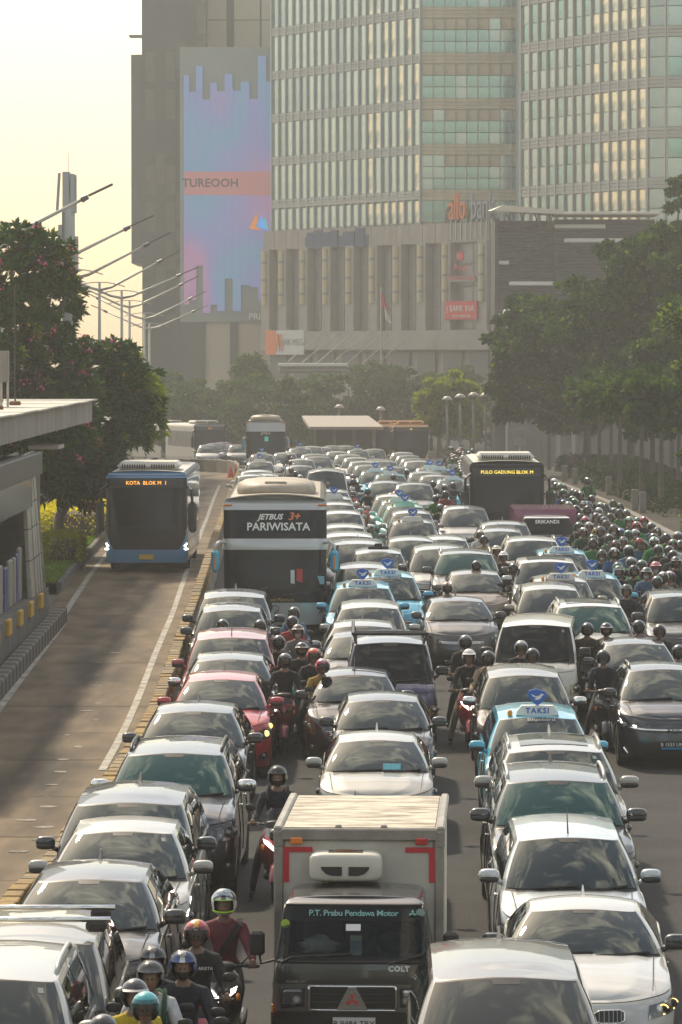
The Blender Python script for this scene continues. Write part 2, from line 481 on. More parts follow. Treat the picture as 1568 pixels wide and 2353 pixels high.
# ---- concrete barrier: cast segments with a yellow notched coping and yellow studs on the flank
bar_root = empty('lane_barrier', (BAR[0].x, BAR[0].y, 0), label='low concrete barrier with worn yellow coping between bus lane and cars', cat='barrier')
def bar_seg(y0, y1):
    mb, mc = MB(), MB()
    prof = [(-0.20, 0.0), (-0.20, 0.10), (-0.11, 0.30), (-0.095, 0.74), (0.095, 0.74), (0.11, 0.30), (0.20, 0.10), (0.20, 0.0)]
    rows = []
    for yy in (y0 + 0.012, (y0 + y1) / 2, y1 - 0.012):
        rows.append([(xbar(yy) + 0.18 + a - bar_root.location.x, yy - bar_root.location.y, gz(yy) + 0.02 + b) for a, b in prof])
    mb.grid(rows)
    n = len(prof)
    mb.f.append(tuple(range(n))); mb.m.append(0)
    mb.f.append(tuple(range(2 * n, 3 * n))[::-1]); mb.m.append(0)
    nb = 4
    for i in range(nb):
        a, b = y0 + (y1 - y0) * (i + .04) / nb, y0 + (y1 - y0) * (i + .93) / nb
        c = (a + b) / 2
        mc.box((xbar(c) + 0.18 - bar_root.location.x + random.uniform(-.01, .01), c - bar_root.location.y, gz(c) + 0.80 + random.uniform(-.012, .012)), (0.23, b - a, 0.13), ch=0.015,
               rot=Matrix.Rotation(-math.atan((xbar(b) - xbar(a)) / (b - a)), 3, 'Z'))
    return mb.mesh('segment'), mc.mesh('coping')
M_STUD = mat('yellow_stud', (0.55, 0.33, 0.05), 0.5)
stud = MB().box((0, 0, 0), (0.06, 0.09, 0.11), ch=0.015).mesh('stud')
yy = 40.0
while yy < 222:
    y1 = yy + 2.0
    a, b = bar_seg(yy, y1)
    s = put('segment', a, M_DCONC if int(yy) % 3 == 0 else M_CONC, bar_root)
    put('coping', b, M_YEL if random.random() < .6 else M_YEL2, s)
    if yy < 130:
        for f in (0.25, 0.75):
            c = yy + 2 * f
            put('stud', stud, M_STUD, s, (xbar(c) + 0.18 + 0.125 - bar_root.location.x, c - bar_root.location.y, gz(c) + 0.55 + 0.04 * (f > .5)))
    yy = y1

# ---- curved wall closing off the lane at its far end, and traffic cones before it
wall_root = empty('curved_lane_wall', Vector((-8.5, 262, gz(262))), label='long low concrete wall curving across the far end of the bus lane', cat='wall')
pts = [Vector(((x - CX) / FPX * Y_, Y_, gz(Y_))) for x, Y_ in [(380, 268), (410, 266), (440, 264), (470, 262), (500, 259), (525, 255), (540, 249), (546, 240), (546, 228)]]
for a, b in zip(pts[:-1], pts[1:]):
    mb = MB(); d = (b - a); L = Vector((d.x, d.y, 0)).length
    mb.box((0, 0, 0.42), (L - 0.02, 0.22, 0.9), ch=0.03)
    c = (a + b) / 2
    put('segment', mb.mesh('segment'), M_CONC, wall_root, (c.x - wall_root.location.x, c.y - wall_root.location.y, c.z - wall_root.location.z), (0, 0, math.atan2(d.y, d.x)))
M_CONE = mat('cone_orange', (0.85, 0.10, 0.04), 0.5)
for (px, py, hh, lab) in ((543, 1106, 1.0, 'tall red traffic cone standing on the barrier end by the lane'), (530, 1098, 0.7, 'short red traffic cone left of the taller cone by the barrier')):
    p = at(px, py, 0.0)
    r_ = empty('traffic_cone', p, label=lab, cat='cone')
    put('cone', MB().lathe([(0.0, hh), (0.045, hh), (0.06, hh * .8), (0.21, 0.06)], 12).mesh('cone', smooth=True), M_CONE, r_)
    put('foot', MB().box((0, 0, 0.03), (0.5, 0.5, 0.06), ch=0.01).mesh('foot'), M_CONE, r_)

# ---- striped kerb and platform of the bus stop
kb0, kb1 = at(-90, 1690, 0.0), at(133, 1432, 0.0)
kerb = empty('striped_kerb', kb0, label='black and white striped concrete kerb below the bus stop platform', cat='kerb')
d = kb1 - kb0; n = 56
kdir = math.atan2(d.y, d.x)
kmesh = MB().add([], []) 
kL = math.hypot(d.x, d.y) / n
kp = [(-0.13, 0), (-0.10, 0.36), (-0.05, 0.42), (0.20, 0.42), (0.24, 0.38), (0.24, 0)]
for i in range(n):
    mb = MB().prism([(b, a) for b, a in [(-q[0], q[1]) for q in kp]], 'x', 0.004, kL - 0.004)
    me = mb.mesh('kerb_stone', recalc=True)
    f = i / n
    yk = kb0.y + d.y * f
    put('kerb_stone', me, M_BLK if i % 2 else M_CONC, kerb, (d.x * f, d.y * f, gz(yk) - kb0.z), (0, 0, kdir))

plat0, plat1 = at(-160, 1600, 1.05), at(112, 1350, 1.05)
# ---- bus stop: platform, glass walls, canopy
stop = empty('bus_stop', (plat1.x, plat1.y, gz(plat1.y)), label='elevated grey bus stop with flat white canopy and ribbed glass walls', cat='bus stop')
ox, oy, oz = stop.location
def loc(p): return (p[0] - ox, p[1] - oy, p[2] - oz)
def wallpoly(pts2d, z0, z1, mb, mi=0):
    """Vertical walls round a plan polygon with a top."""
    n = len(pts2d)
    vs = [(a - ox, b - oy, z0 - oz) for a, b in pts2d] + [(a - ox, b - oy, z1 - oz) for a, b in pts2d]
    mb.add(vs, [(i, (i + 1) % n, (i + 1) % n + n, i + n) for i in range(n)] + [tuple(range(n, 2 * n)), tuple(range(n))[::-1]], mi)
xa, ya, xb, yb = plat0.x, plat0.y, plat1.x, plat1.y
dirp = Vector((xb - xa, yb - ya, 0)).normalized()
def al(t, off=0.0):     # point t metres back from the far corner, off metres towards the lane
    return (xb - dirp.x * t + dirp.y * off, yb - dirp.y * t - dirp.x * off)
zp = gz(100) + 1.05
mb = MB(); wallpoly([al(60), al(0), (al(0)[0] - 5, al(0)[1]), (al(60)[0] - 5, al(60)[1])], gz(100) - 0.6, zp, mb)
put('platform', mb.mesh('platform', recalc=True), M_DCONC, stop)
for t in np.arange(2.6, 40, 3.1):
    a, b = al(t, 0.03), al(t + 0.75, 0.03)
    m_ = MB().box((0, 0, 0), (0.10, 0.8, 0.36), ch=0.02)
    put('yellow_block', m_.mesh('yellow_block'), M_YELB, stop, loc((*al(t + .4, 0.03), zp - 0.16)), (0, 0, math.atan2(dirp.y, dirp.x) - math.pi / 2))
M_STEEL = mat('stop_steel', (0.46, 0.44, 0.39), 0.35, 0.55, var=0.25, vscale=4)
M_RIBG = mat('ribbed_glass', (0.34, 0.36, 0.33), 0.12, 0.75, bump=0.5, bscale=3, stretch=(6, 6, 1), var=0.4, vscale=2)
M_DGLS = mat('dark_stop_glass', (0.02, 0.025, 0.03), 0.1)
M_POST = mat('blue_poster', (0.02, 0.035, 0.17), 0.5, col2=(0.20, 0.22, 0.30), vscale=2.2, ramp=(0.5, 0.75))
M_CREAM = mat('cream_panel', (0.27, 0.25, 0.21), 0.5, var=0.2)
ztop = zp + 3.45
ang = math.atan2(dirp.y, dirp.x) - math.pi / 2
# leaning glass fins at the end, then a bay with doors and posters
fins = [(0.25, 0.55, 0.10, 1), (1.15, 0.42, 0.05, 0), (1.95, 0.40, 0.05, 0), (2.75, 0.45, 0.02, 0), (3.75, 0.95, 0.0, 0)]
for (t, w_, lean, gl) in fins:
    mb = MB().box((0, 0, 1.72), (0.12, w_, 3.44), ch=0.015)
    f = put('wall_fin', mb.mesh('wall_fin'), M_RIBG if gl else M_STEEL, stop, loc((*al(t + w_ / 2, -0.1), zp)), (0, R(-3.0 - 20 * lean), ang))
    for zz in (0.9, 1.65, 2.25, 2.85):
        put('joint_bar', MB().box((0.008, 0, zz), (0.125, w_ + 0.01, 0.022)).mesh('joint_bar'), M_DARK, f)
mb = MB().box((0, 0, 0), (0.04, 9.2, 3.4)); put('dark_glazing', mb.mesh('dark_glazing'), M_DGLS, stop, loc((*al(4.7, -0.75), zp + 1.7)), (0, 0, ang))
mb = MB().box((0, 0, 0), (3.6, 0.06, 3.3)); put('end_wall', mb.mesh('end_wall'), M_STEEL, stop, loc((al(0.1)[0] - 2.0, al(0.1)[1], zp + 1.65)))
for i, (t, w_, h_, m_) in enumerate([(4.9, 0.75, 1.25, M_CREAM), (5.9, 0.5, 1.15, M_POST), (6.6, 0.55, 1.1, M_CREAM), (7.5, 1.0, 1.1, M_CREAM), (8.9, 0.8, 1.0, M_POST), (10.2, 1.1, 1.1, M_CREAM)]):
    put('door_panel', MB().box((0, 0, h_ / 2), (0.10, w_, h_), ch=0.03).mesh('door_panel'), m_, stop, loc((*al(t + w_ / 2, -0.32), zp)), (0, 0, ang))
put('transom', MB().box((0, 0, 0), (0.16, 24, 0.75), ch=0.02).mesh('transom'), M_RIBG, stop, loc((*al(16.2, -0.15), zp + 2.55)), (0, 0, ang))
put('frieze', MB().box((0, 0, 0), (0.3, 26, 0.55), ch=0.02).mesh('frieze'), M_DARK, stop, loc((*al(14.2, -0.2), zp + 3.15)), (0, 0, ang))
# canopy: sheet with a deep fascia; its lane-side edge runs level and parallel with the lane
ca, cb = dep(205, 960, 121), dep(-40, 1010, 87)
zc = gz(110) + 4.75
M_CAN = mat('canopy_sheet', (0.55, 0.52, 0.45), 0.55, col2=(0.36, 0.32, 0.27), vscale=0.7, bump=0.2, bscale=2, stretch=(1, 6, 1))
M_FAS = mat('fascia', (0.30, 0.275, 0.24), 0.7, col2=(0.18, 0.16, 0.14), vscale=1.2, stretch=(1, 1, .15))
xe = -7.75
mb = MB()
wallpoly([(xe, 66), (xe, 122), (xe - 7, 122), (xe - 7, 66)], zc, zc + 0.62, mb)
put('canopy', mb.mesh('canopy', recalc=True), M_FAS, stop)
for i, (y0, y1) in enumerate(zip(np.arange(66, 122, 4.0), np.arange(70, 126, 4.0))):
    put('roof_sheet', MB().box((0, 0, 0), (7.35, 3.97, 0.05), ch=0.01).mesh('roof_sheet'), M_CAN, stop, loc((xe - 3.5, (y0 + y1) / 2, zc + 0.66 + 0.012 * (i % 2))))
M_RUST = mat('rust', (0.25, 0.11, 0.04), 0.8, var=0.4)
for (yy_, xx_) in ((98, -8.6), (107, -8.9), (113, -9.9)):
    hz = put('stay_rod', MB().tube([(0, 0, 0), (0, 0, 3.2)], 0.022, 6).mesh('stay_rod'), M_DARK, stop, loc((xx_, yy_, zc + 0.68)))
    put('foot', MB().box((0, 0, 0.06), (0.3, 0.3, 0.12), ch=0.03).mesh('foot'), M_RUST, hz)
put('lower_canopy', MB().box((0, 0, 0), (0.9, 2.2, 0.12), ch=0.02).mesh('lower_canopy'), M_CAN, stop, loc((-8.62, 114.5, zc - 0.62)))
# small equipment cabinet on posts on the roof
cab = empty('roof_cabinet', (-8.88, 103, zc + 0.69), label='grey ribbed equipment box on thin posts above the bus stop roof', cat='cabinet')
for dx in (-0.25, -0.05, 0.12):
    put('post', MB().box((dx, 0, 0.35), (0.06, 0.06, 0.7)).mesh('post'), M_STEEL, cab)
for dx, w_, h_ in ((-0.38, 0.16, 0.9), (-0.2, 0.14, 1.0), (0.02, 0.26, 0.82)):
    put('fin', MB().box((dx, 0, 0.66 + h_ / 2), (w_, 0.4, h_), ch=0.02).mesh('fin'), M_FAS, cab)

# ---- verge with grass beyond the stop, right-hand pavement
def lawn_strip():
    rows = []
    for y_ in np.arange(112, 250, 3):
        rows.append([(xleft(y_) - 0.55 + dx, y_, gz(y_) + dz) for dx, dz in ((0, 0.0), (-0.02, 0.22), (-0.5, 0.30), (-6, 0.36), (-9, 0.36))])
    return MB().grid(rows).mesh('verge', recalc=False)
put('verge', lawn_strip(), M_SOIL, kind='structure')
M_GRASS = leafmat('grass_blade', (0.07, 0.13, 0.012), (0.11, 0.19, 0.02), (0.19, 0.23, 0.03), 0.6, 0.35)
def blades(n, xf, y0, y1, h, name, label):
    ys_ = RNG.uniform(y0, y1, n); v = np.zeros((n * 3, 3)); 
    for i, y_ in enumerate(ys_):
        x0, z0 = xf(y_)
        a = RNG.uniform(0, 6.28); w = 0.035; hh = h * RNG.uniform(.6, 1.3)
        v[3 * i] = (x0 - w * math.cos(a), y_ - w * math.sin(a), z0); v[3 * i + 1] = (x0 + w * math.cos(a), y_ + w * math.sin(a), z0)
        v[3 * i + 2] = (x0 + RNG.uniform(-.05, .05), y_ + RNG.uniform(-.05, .05), z0 + hh)
    me = bpy.data.meshes.new(name); me.from_pydata(v.tolist(), [], [(3 * i, 3 * i + 1, 3 * i + 2) for i in range(n)]); me.materials.append(None)
    return put(name, me, M_GRASS, label=label, cat='grass', kind='stuff')
blades(26000, lambda y_: (xleft(y_) - 0.62 - 3.6 * RNG.random() ** 1.3, gz(y_) + 0.28), 112, 165, 0.09, 'grass', 'short sunlit grass on the verge beside the bus lane')
vk = empty('verge_kerb', (xleft(112) - 0.5, 112, gz(112)), label='dark soil-stained kerb edging the grass beside the bus lane', cat='kerb')
for y_ in np.arange(112, 200, 2.0):
    xx_ = xleft(y_ + 1) - 0.52
    put('kerb_stone', MB().box((0, 0, 0), (0.16, 1.96, 0.36), ch=0.03).mesh('kerb_stone'), M_DCONC, vk, (xx_ - vk.location.x, y_ + 1 - 112, gz(y_ + 1) + 0.12 - vk.location.z), (0, 0, -math.atan((xleft(y_ + 2) - xleft(y_)) / 2)))
put('sidewalk', MB().grid([[(XR + 0.3, y_, gz(y_) + .15), (XR + 12, y_, gz(y_) + .15), (XR + 45, y_, gz(y_) + .16)] for y_ in range(40, 460, 6)], flip=True).mesh('sidewalk'), M_PAVE, kind='structure')
rk = empty('road_kerb', (XR, 90, gz(90)), label='pale concrete kerb along the pavement on the avenue side', cat='kerb')
kst = MB().box((0.15, 2.0, 0.06), (0.3, 3.97, 0.2), ch=0.03).mesh('kerb_stone')
for y_ in np.arange(90, 330, 4.0):
    put('kerb_stone', kst, M_CONC, rk, (0, y_ - 90, gz(y_ + 2) - rk.location.z), (math.atan((gz(y_ + 4) - gz(y_)) / 4), 0, 0))

# ============================================================ BUILDINGS
M_GLASSA = mat('tower_glass_pale', (0.50, 0.58, 0.55), 0.10, 0.7, bump=0.12, bscale=0.7, var=0.25, vscale=0.35)
M_GLASSB = mat('tower_glass_teal', (0.26, 0.42, 0.40), 0.08, 0.75, bump=0.10, bscale=0.9, col2=(0.15, 0.24, 0.25), vscale=0.5)
M_GLASSC = mat('tower_glass_grey', (0.38, 0.46, 0.45), 0.09, 0.7, bump=0.12, bscale=0.8, col2=(0.26, 0.33, 0.34), vscale=0.3)
M_GLASSD = mat('tower_glass_bright', (0.85, 0.74, 0.54), 0.14, 0.6, bump=0.2, bscale=0.8, col2=(0.28, 0.34, 0.32), vscale=0.4, ramp=(0.45, 0.62))
M_SPAN = mat('spandrel_stone', (0.50, 0.48, 0.42), 0.6, var=0.2, vscale=0.6)
M_SPANW = mat('spandrel_cream', (0.66, 0.57, 0.40), 0.5, var=0.25, vscale=0.5)
M_MULL = mat('mullion', (0.40, 0.49, 0.49), 0.5, 0.3)
M_MULLP = mat('mullion_pale', (0.50, 0.48, 0.43), 0.5, 0.3)
M_STONE = mat('podium_stone', (0.37, 0.335, 0.29), 0.75, col2=(0.29, 0.26, 0.225), vscale=0.5)
M_STONE2 = mat('podium_stone_pale', (0.40, 0.345, 0.28), 0.7, col2=(0.27, 0.23, 0.19), vscale=0.9, stretch=(1, 1, .2))
M_PILA = mat('pilaster_yellow', (0.52, 0.44, 0.27), 0.5, 0.2)
M_GRID = mat('parking_glazing', (0.24, 0.245, 0.235), 0.3, 0.3, col2=(0.32, 0.31, 0.285), vscale=1.2)
M_BLUES = mat('blue_sign', (0.02, 0.055, 0.12), 0.5)
M_REDS = mat('red_sign', (0.62, 0.05, 0.05), 0.5)
M_WLET = mat('white_lettering', (0.8, 0.78, 0.72), 0.5)
M_ORLET = mat('orange_lettering', (0.75, 0.20, 0.06), 0.5)
M_GLET = mat('grey_lettering', (0.30, 0.30, 0.32), 0.5)

def fbox(a, b, z0, z1, thick, out=0.0, mi=0, mb=None):
    """Slab along the plan segment a-b, its outer face 'out' metres proud on the side facing the camera."""
    mb = mb or MB()
    d = Vector((b[0] - a[0], b[1] - a[1], 0)); L = d.length; d.normalize()
    n = Vector((d.y, -d.x, 0))
    c = Vector(((a[0] + b[0]) / 2, (a[1] + b[1]) / 2, (z0 + z1) / 2)) + n * (out - thick / 2)
    M = Matrix((( d.x, -n.x, 0), (d.y, -n.y, 0), (0, 0, 1)))
    return mb.box(c, (L, thick, z1 - z0), mi, rot=M)

class Facade:
    """Plan segment a (left) to b (right); places copies of one mesh along it."""
    def __init__(s, root, a, b):
        s.root, s.a, s.b = root, Vector((*a, 0)), Vector((*b, 0))
        s.L = (s.b - s.a).length; s.d = (s.b - s.a).normalized(); s.n = Vector((s.d.y, -s.d.x, 0))
        s.rz = math.atan2(s.d.y, s.d.x)
    def put(s, name, me, m, u, z, out=0.0, parent=None):
        p = s.a + s.d * u + s.n * out; p.z = z
        o = put(name, me, m, s.root if parent is None else parent, p - s.root.location if parent is None else p, (0, 0, s.rz))
        return o
    def tag(s): return s

def bmesh_box(name, w, h, t, ch=0.0):
    return MB().box((0, 0, 0), (w, t, h), ch=ch).mesh(name)

def glass_floors(F, zs, fh, ncol, glass, span, mull, rows=1, band=0.30, mw=0.22, pickm=None):
    pw = F.L / ncol
    gh = fh * (1 - band)
    pane = bmesh_box('window_pane', pw - mw, gh / rows - 0.07, 0.12)
    for k, z in enumerate(zs):
        F.put('spandrel', SPM(F.L, fh * band), span, F.L / 2, z, 0.10)
        for i in range(ncol):
            for r in range(rows):
                g = pickm(i, k, r) if pickm else glass
                F.put('window_pane', pane, g, (i + .5) * pw, z + fh * band / 2 + gh * (r + .5) / rows, 0.03 + 0.015 * ((i * 7 + k * 3 + r) % 3))
    zt, zb = zs[-1] + fh, zs[0]
    mm_ = bmesh_box('mullion', mw * .55, zt - zb, 0.3)
    for i in range(ncol + 1):
        F.put('mullion', mm_, mull, i * pw, (zt + zb) / 2, 0.16)
_spm = {}
def SPM(L, h):
    k = (round(L, 2), round(h, 2))
    if k not in _spm:
        mb = MB()
        for j in range(3):
            mb.box((0, 0.02 * (j % 2), (j - 1) * h / 3), (L, 0.24, h / 3 - 0.05), ch=0.02)
        mb.box((0, 0.06, 0), (L, 0.2, h))
        _spm[k] = mb.mesh('spandrel')
    return _spm[k]

def core(root, poly, z0, z1, m, name='core'):
    n = len(poly); rx, ry, rz_ = root.location
    vs = [(a - rx, b - ry, z0 - rz_) for a, b in poly] + [(a - rx, b - ry, z1 - rz_) for a, b in poly]
    me = MB().add(vs, [(i, (i + 1) % n, (i + 1) % n + n, i + n) for i in range(n)] + [tuple(range(n, 2 * n)), tuple(range(n))[::-1]]).mesh(name, recalc=True)
    return put(name, me, m, root)

# ---- glass office tower with oblique left face and stone podium
zg = gz(395)
tow = empty('glass_office_tower', (5, 400, zg), label='pale glass office tower with cream floor bands above a stone podium', cat='office tower')
core(tow, [(-6.8, 407.2), (7.9, 383.4), (17.7, 383.4), (17.7, 440), (-6.8, 440)], 19.8, 52, M_MULL)
FH = 4.43
zs = [22.9 + FH * k for k in range(7)]
rnd = random.Random(3)
def pickA(i, k, r):
    if i > 12 and rnd.random() < .5: return M_GLASSD
    return M_GLASSA if rnd.random() < .85 else M_GLASSC
glass_floors(Facade(tow, (-7, 407), (7.9, 383)), zs, FH, 20, M_GLASSA, M_SPAN, M_MULL, 1, 0.20, 0.30, pickA)
glass_floors(Facade(tow, (-7, 407), (7.9, 383)), [20.1], 2.4, 20, M_GLASSA, M_SPAN, M_MULL, 1, 0.10, 0.30, pickA)
glass_floors(Facade(tow, (7.9, 383), (17.7, 383)), [20.1], 2.4, 9, M_GLASSB, M_SPANW, M_MULLP, 1, 0.10, 0.12)
def pickB(i, k, r):
    return [M_GLASSB, M_GLASSC, M_SPANW][0 if r < 2 else 2] if rnd.random() < .85 else M_GLASSC
glass_floors(Facade(tow, (7.9, 383), (17.7, 383)), zs, FH, 9, M_GLASSB, M_SPANW, M_MULLP, 3, 0.24, 0.12, pickB)

# podium
pod = empty('stone_podium', (4, 392, zg), label='beige stone podium with tall window bays below the glass office tower', cat='building')
pa, pb = (-7.6, 404.9), (14.5, 372.8)
core(pod, [(pa[0], pa[1] + .3), (pb[0], pb[1] + .3), (pb[0] + 1.5, 400), (pb[0], 440), (pa[0], 440)], zg - 1, 19.7, M_STONE)
FP = Facade(pod, pa, pb)
M_DKBASE = mat('podium_opening', (0.12, 0.12, 0.115), 0.5)
for i in range(18):
    w_ = FP.L / 18
    FP.put('cornice_panel', bmesh_box('cornice_panel', w_ - 0.06, 1.9, 0.5, 0.02), M_STONE2 if i % 3 else M_STONE, (i + .5) * w_, 19.05, 0.30)
bays = [0.0, 0.10, 0.20, 0.305, 0.41, 0.515, 0.62, 0.725, 0.83, 1.0]
pil = bmesh_box('pilaster', 1.5, 8.6, 0.9, 0.03)
hcol = MB().lathe([(0.0, -2.75), (0.32, -2.75), (0.32, 2.75), (0.0, 2.75)], 12).mesh('half_column', smooth=True, sharp=40)
ring = MB().lathe([(0.36, -0.12), (0.36, 0.12), (0.0, 0.12)], 12).mesh('collar')
for i, f in enumerate(bays):
    u = min(max(f * FP.L, 0.75), FP.L - 0.75)
    FP.put('pilaster', pil, M_STONE, u, 13.9, 0.35)
    FP.put('half_column', hcol, M_PILA, u, 15.2, 0.85)
    for zz in (13.5, 15.0, 16.8): FP.put('collar', ring, M_STONE, u, zz, 0.85)
for i in range(len(bays) - 1):
    a, b = bays[i] * FP.L + .8, bays[i + 1] * FP.L - .8
    pn = bmesh_box('bay_window', (b - a) / 2 - 0.12, 1.95, 0.1)
    for r in range(4):
        for c in range(2):
            FP.put('bay_window', pn, M_GRID, a + (b - a) * (c + .5) / 2, 10.75 + r * 2.1, -0.10)
FP.put('string_course', bmesh_box('string_course', FP.L + .4, 1.9, 0.7, 0.04), M_STONE, FP.L / 2, 8.75, 0.45)
for i in range(9):
    w_ = FP.L / 9
    FP.put('base_opening', bmesh_box('base_opening', w_ - 1.3, 2.6, 0.12), M_DKBASE, (i + .5) * w_, 6.3, 0.05)
FP.put('base_wall', bmesh_box('base_wall', FP.L, 6.5, 0.6), M_STONE, FP.L / 2, 1.6, 0.2)
# signs fixed to the podium
sg = empty('blue_fascia_sign', Vector((0, 0, 0)), label='dark blue lettered sign on the podium cornice', cat='sign')
sg.location = FP.a + FP.d * (FP.L * .345) + FP.n * 0.62 + Vector((0, 0, 18.9)); sg.rotation_euler = (0, 0, FP.rz)
for i, (w_, h_, x_) in enumerate([(1.2, 1.6, -4.6), (1.5, 1.9, -3.2), (1.4, 1.5, -1.7), (1.2, 1.7, -0.3), (2.0, 1.5, 2.2), (1.5, 1.9, 4.2)]):
    put('sign_block', bmesh_box('sign_block', w_, h_, 0.12), M_BLUES, sg, (x_, 0, 0.1 * (i % 2)))
put('sign_board', bmesh_box('sign_board', 11.2, 1.1, 0.06), M_BLUES, sg, (0, 0.05, -0.2))
def board(name, label, u, z, w_, h_, m, words_, out=0.75, ml=M_WLET):
    r_ = empty(name, FP.a + FP.d * u + FP.n * out + Vector((0, 0, z)), FP.rz, label, 'sign')
    put('panel', bmesh_box('panel', w_, h_, 0.15), m, r_)
    for (s, sz, x_, z_, mm_) in words_:
        text('lettering', s, sz, (x_, -0.12, z_), r_, mm_ or ml)
    return r_
M_BANW = mat('banner_white', (0.60, 0.58, 0.54), 0.6)
bn = board('bank_banner', 'white banner with orange block and dark lettering at the podium corner', 4.4, 8.6, 7.0, 2.5, M_BANW, [('BANK MEGA', 0.95, 1.4, 0, M_GLET)])
put('orange_block', bmesh_box('orange_block', 1.9, 2.5, 0.17), M_ORLET, bn, (-2.55, -0.02, 0))
put('emblem', MB().prism([(-1.0, -.9), (-.55, .9), (-.3, .9), (-.15, -.9), (0.0, .9), (.25, .9), (.5, -.9), (.2, -.9), (.1, .2), (-.1, -.9), (-.5, .1), (-.7, -.9)], 'y', -0.14, -0.1).mesh('emblem', recalc=True), M_ORLET, bn, (-0.7, 0, 0))
board('red_bank_sign', 'red bank sign with white lettering low on the podium', FP.L - 3.9, 11.6, 5.2, 1.75, M_REDS, [('( BANK INA', 0.85, 0, 0.15, None), ('Member of Bank Group', 0.3, 0.2, -0.55, None)], 0.95)
hs = board('red_hotel_sign', 'red crest and red lettering high on the podium window', FP.L - 3.9, 14.6, 4.4, 0.5, M_GRID, [('CONVENTION', 0.62, 0, 0.05, M_REDS), ('Royal', 1.0, 0, 1.1, M_REDS)], 0.9)
put('crest', MB().prism([(-.45, 0), (-.55, .9), (-.2, .55), (0, 1.0), (.2, .55), (.55, .9), (.45, 0)], 'y', -0.2, -0.1).mesh('crest', recalc=True), M_REDS, hs, (0, 0, 1.8))
# standing rooftop letters
al_ = empty('rooftop_letters', dep(1088, 522, 374), FP.rz, label='large orange and grey standing letters on the podium roof edge', cat='sign')
text('lettering', 'allo', 3.6, (-2.5, 0, 1.9), al_, M_ORLET, ext=0.15).scale = (.55, 1, 1)
text('lettering', 'bank', 3.6, (1.6, 0, 1.9), al_, M_GLET, ext=0.15).scale = (.55, 1, 1)
for x_ in np.linspace(-4, 5, 12):
    put('strut', MB().box((x_, 0.3, 0.1), (0.12, 0.12, 2.4)).mesh('strut'), M_GREY, al_)
# entrance canopy hung on slanting rods
cp = empty('entrance_canopy', dep(720, 838, 372), label='thin white entrance canopy hung from slanting rods below the podium', cat='canopy')
put('slab', MB().box((0, 0, 0), (6.6, 4.0, 0.28), ch=0.05).mesh('slab'), M_WLET, cp)
put('soffit', MB().box((3.2, 0.6, -0.5), (13, 4.5, 0.6), ch=0.2).mesh('soffit'), M_STONE, cp)
for i in range(7):
    put('rod', MB().tube([(-2.6 + i * 1.45, -1.0, 0.1), (1.0 + i * 1.45, 4.2, 3.2)], 0.04, 5).mesh('rod'), M_STONE, cp)

# ---- right-hand glass tower, rounded corner
zr = gz(350)
tw2 = empty('grey_glass_tower', (25, 355, zr), label='broad grey glass tower with stone floor bands, tallest at upper right', cat='office tower')
core(tw2, [(17.0, 365.4), (26.9, 346.4), (28.4, 345.4), (62, 345.4), (62, 420), (17.0, 420)], zr, 53, M_MULL)
zs2 = [18.0 - 4.43 + 4.43 * k for k in range(9)]
def pickC(i, k, r):
    if 8 <= i <= 13: return M_GLASSD if rnd.random() < .72 else M_GLASSC
    return M_GLASSC if rnd.random() < .7 else M_GLASSB
glass_floors(Facade(tw2, (16.9, 365), (27.1, 346)), zs2, 4.43, 14, M_GLASSC, M_SPAN, M_MULLP, 2, 0.22, 0.26, pickC)
glass_floors(Facade(tw2, (27.1, 346), (28.6, 345)), zs2, 4.43, 1, M_GLASSC, M_SPAN, M_MULLP, 2, 0.22, 0.2)
glass_floors(Facade(tw2, (28.6, 345), (61, 345)), zs2, 4.43, 11, M_GLASSB, M_SPAN, M_MULLP, 2, 0.22, 0.2, lambda i, k, r: M_GLASSB if rnd.random() < .6 else M_GLASSC)

# ---- dark louvred block in front, with a floating roof
zl = gz(335)
lv = empty('louvred_block', (20, 338, zl), label='dark grey louvred building with white light strips and floating metal roof', cat='building')
M_LOUV = mat('louvre_metal', (0.055, 0.075, 0.095), 0.5, 0.3, spec=.3, var=0.3, vscale=0.5)
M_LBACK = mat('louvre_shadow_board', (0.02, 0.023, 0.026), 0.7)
core(lv, [(13.2, 336), (26.8, 336), (26.8, 344.9), (13.2, 344.9)], zl, 18.8, M_LBACK)
slatA, slatB = MB().box((0, 0, 0), (4.9, 0.16, 0.16), rot=Matrix.Rotation(R(30), 3, 'X')).mesh('louvre'), MB().box((0, 0, 0), (8.5, 0.16, 0.16), rot=Matrix.Rotation(R(30), 3, 'X')).mesh('louvre')
for z_ in np.arange(3.0, 18.4, 0.29):
    put('louvre', slatA, M_LOUV, lv, (15.75 - 20, 335.95 - 338, z_ - zl))
    put('louvre', slatB, M_LOUV, lv, (22.55 - 20, 335.4 - 338, z_ - zl))
core(lv, [(18.2, 335.45), (26.8, 335.45), (26.8, 336), (18.2, 336)], zl, 18.9, M_LBACK, 'return_wall')
put('corner_post', MB().box((0, 0, 0), (0.35, 1.2, 19)).mesh('corner_post'), M_DARK, lv, (13.3 - 20, 335.6 - 338, 9.5 - zl))
for (x0, x1, py) in ((1275, 1392, 520), (1297, 1470, 552), (1392, 1470, 585), (1392, 1440, 617), (1145, 1171, 603), (1171, 1335, 651), (1145, 1172, 724)):
    p0, p1 = dep(x0, py, 335.0), dep(x1, py, 335.0)
    yy_ = 335.7 if x0 < 1270 else 335.2
    put('light_strip', MB().box((0, 0, 0), (p1.x - p0.x, 0.12, 0.34), ch=0.03).mesh('light_strip'), M_WLET, lv, ((p0.x + p1.x) / 2 - 20, yy_ - 338, p0.z - zl))
M_ROOFM = mat('pale_roof_metal', (0.62, 0.56, 0.46), 0.5, 0.3)
pr = dep(1215, 482, 334)
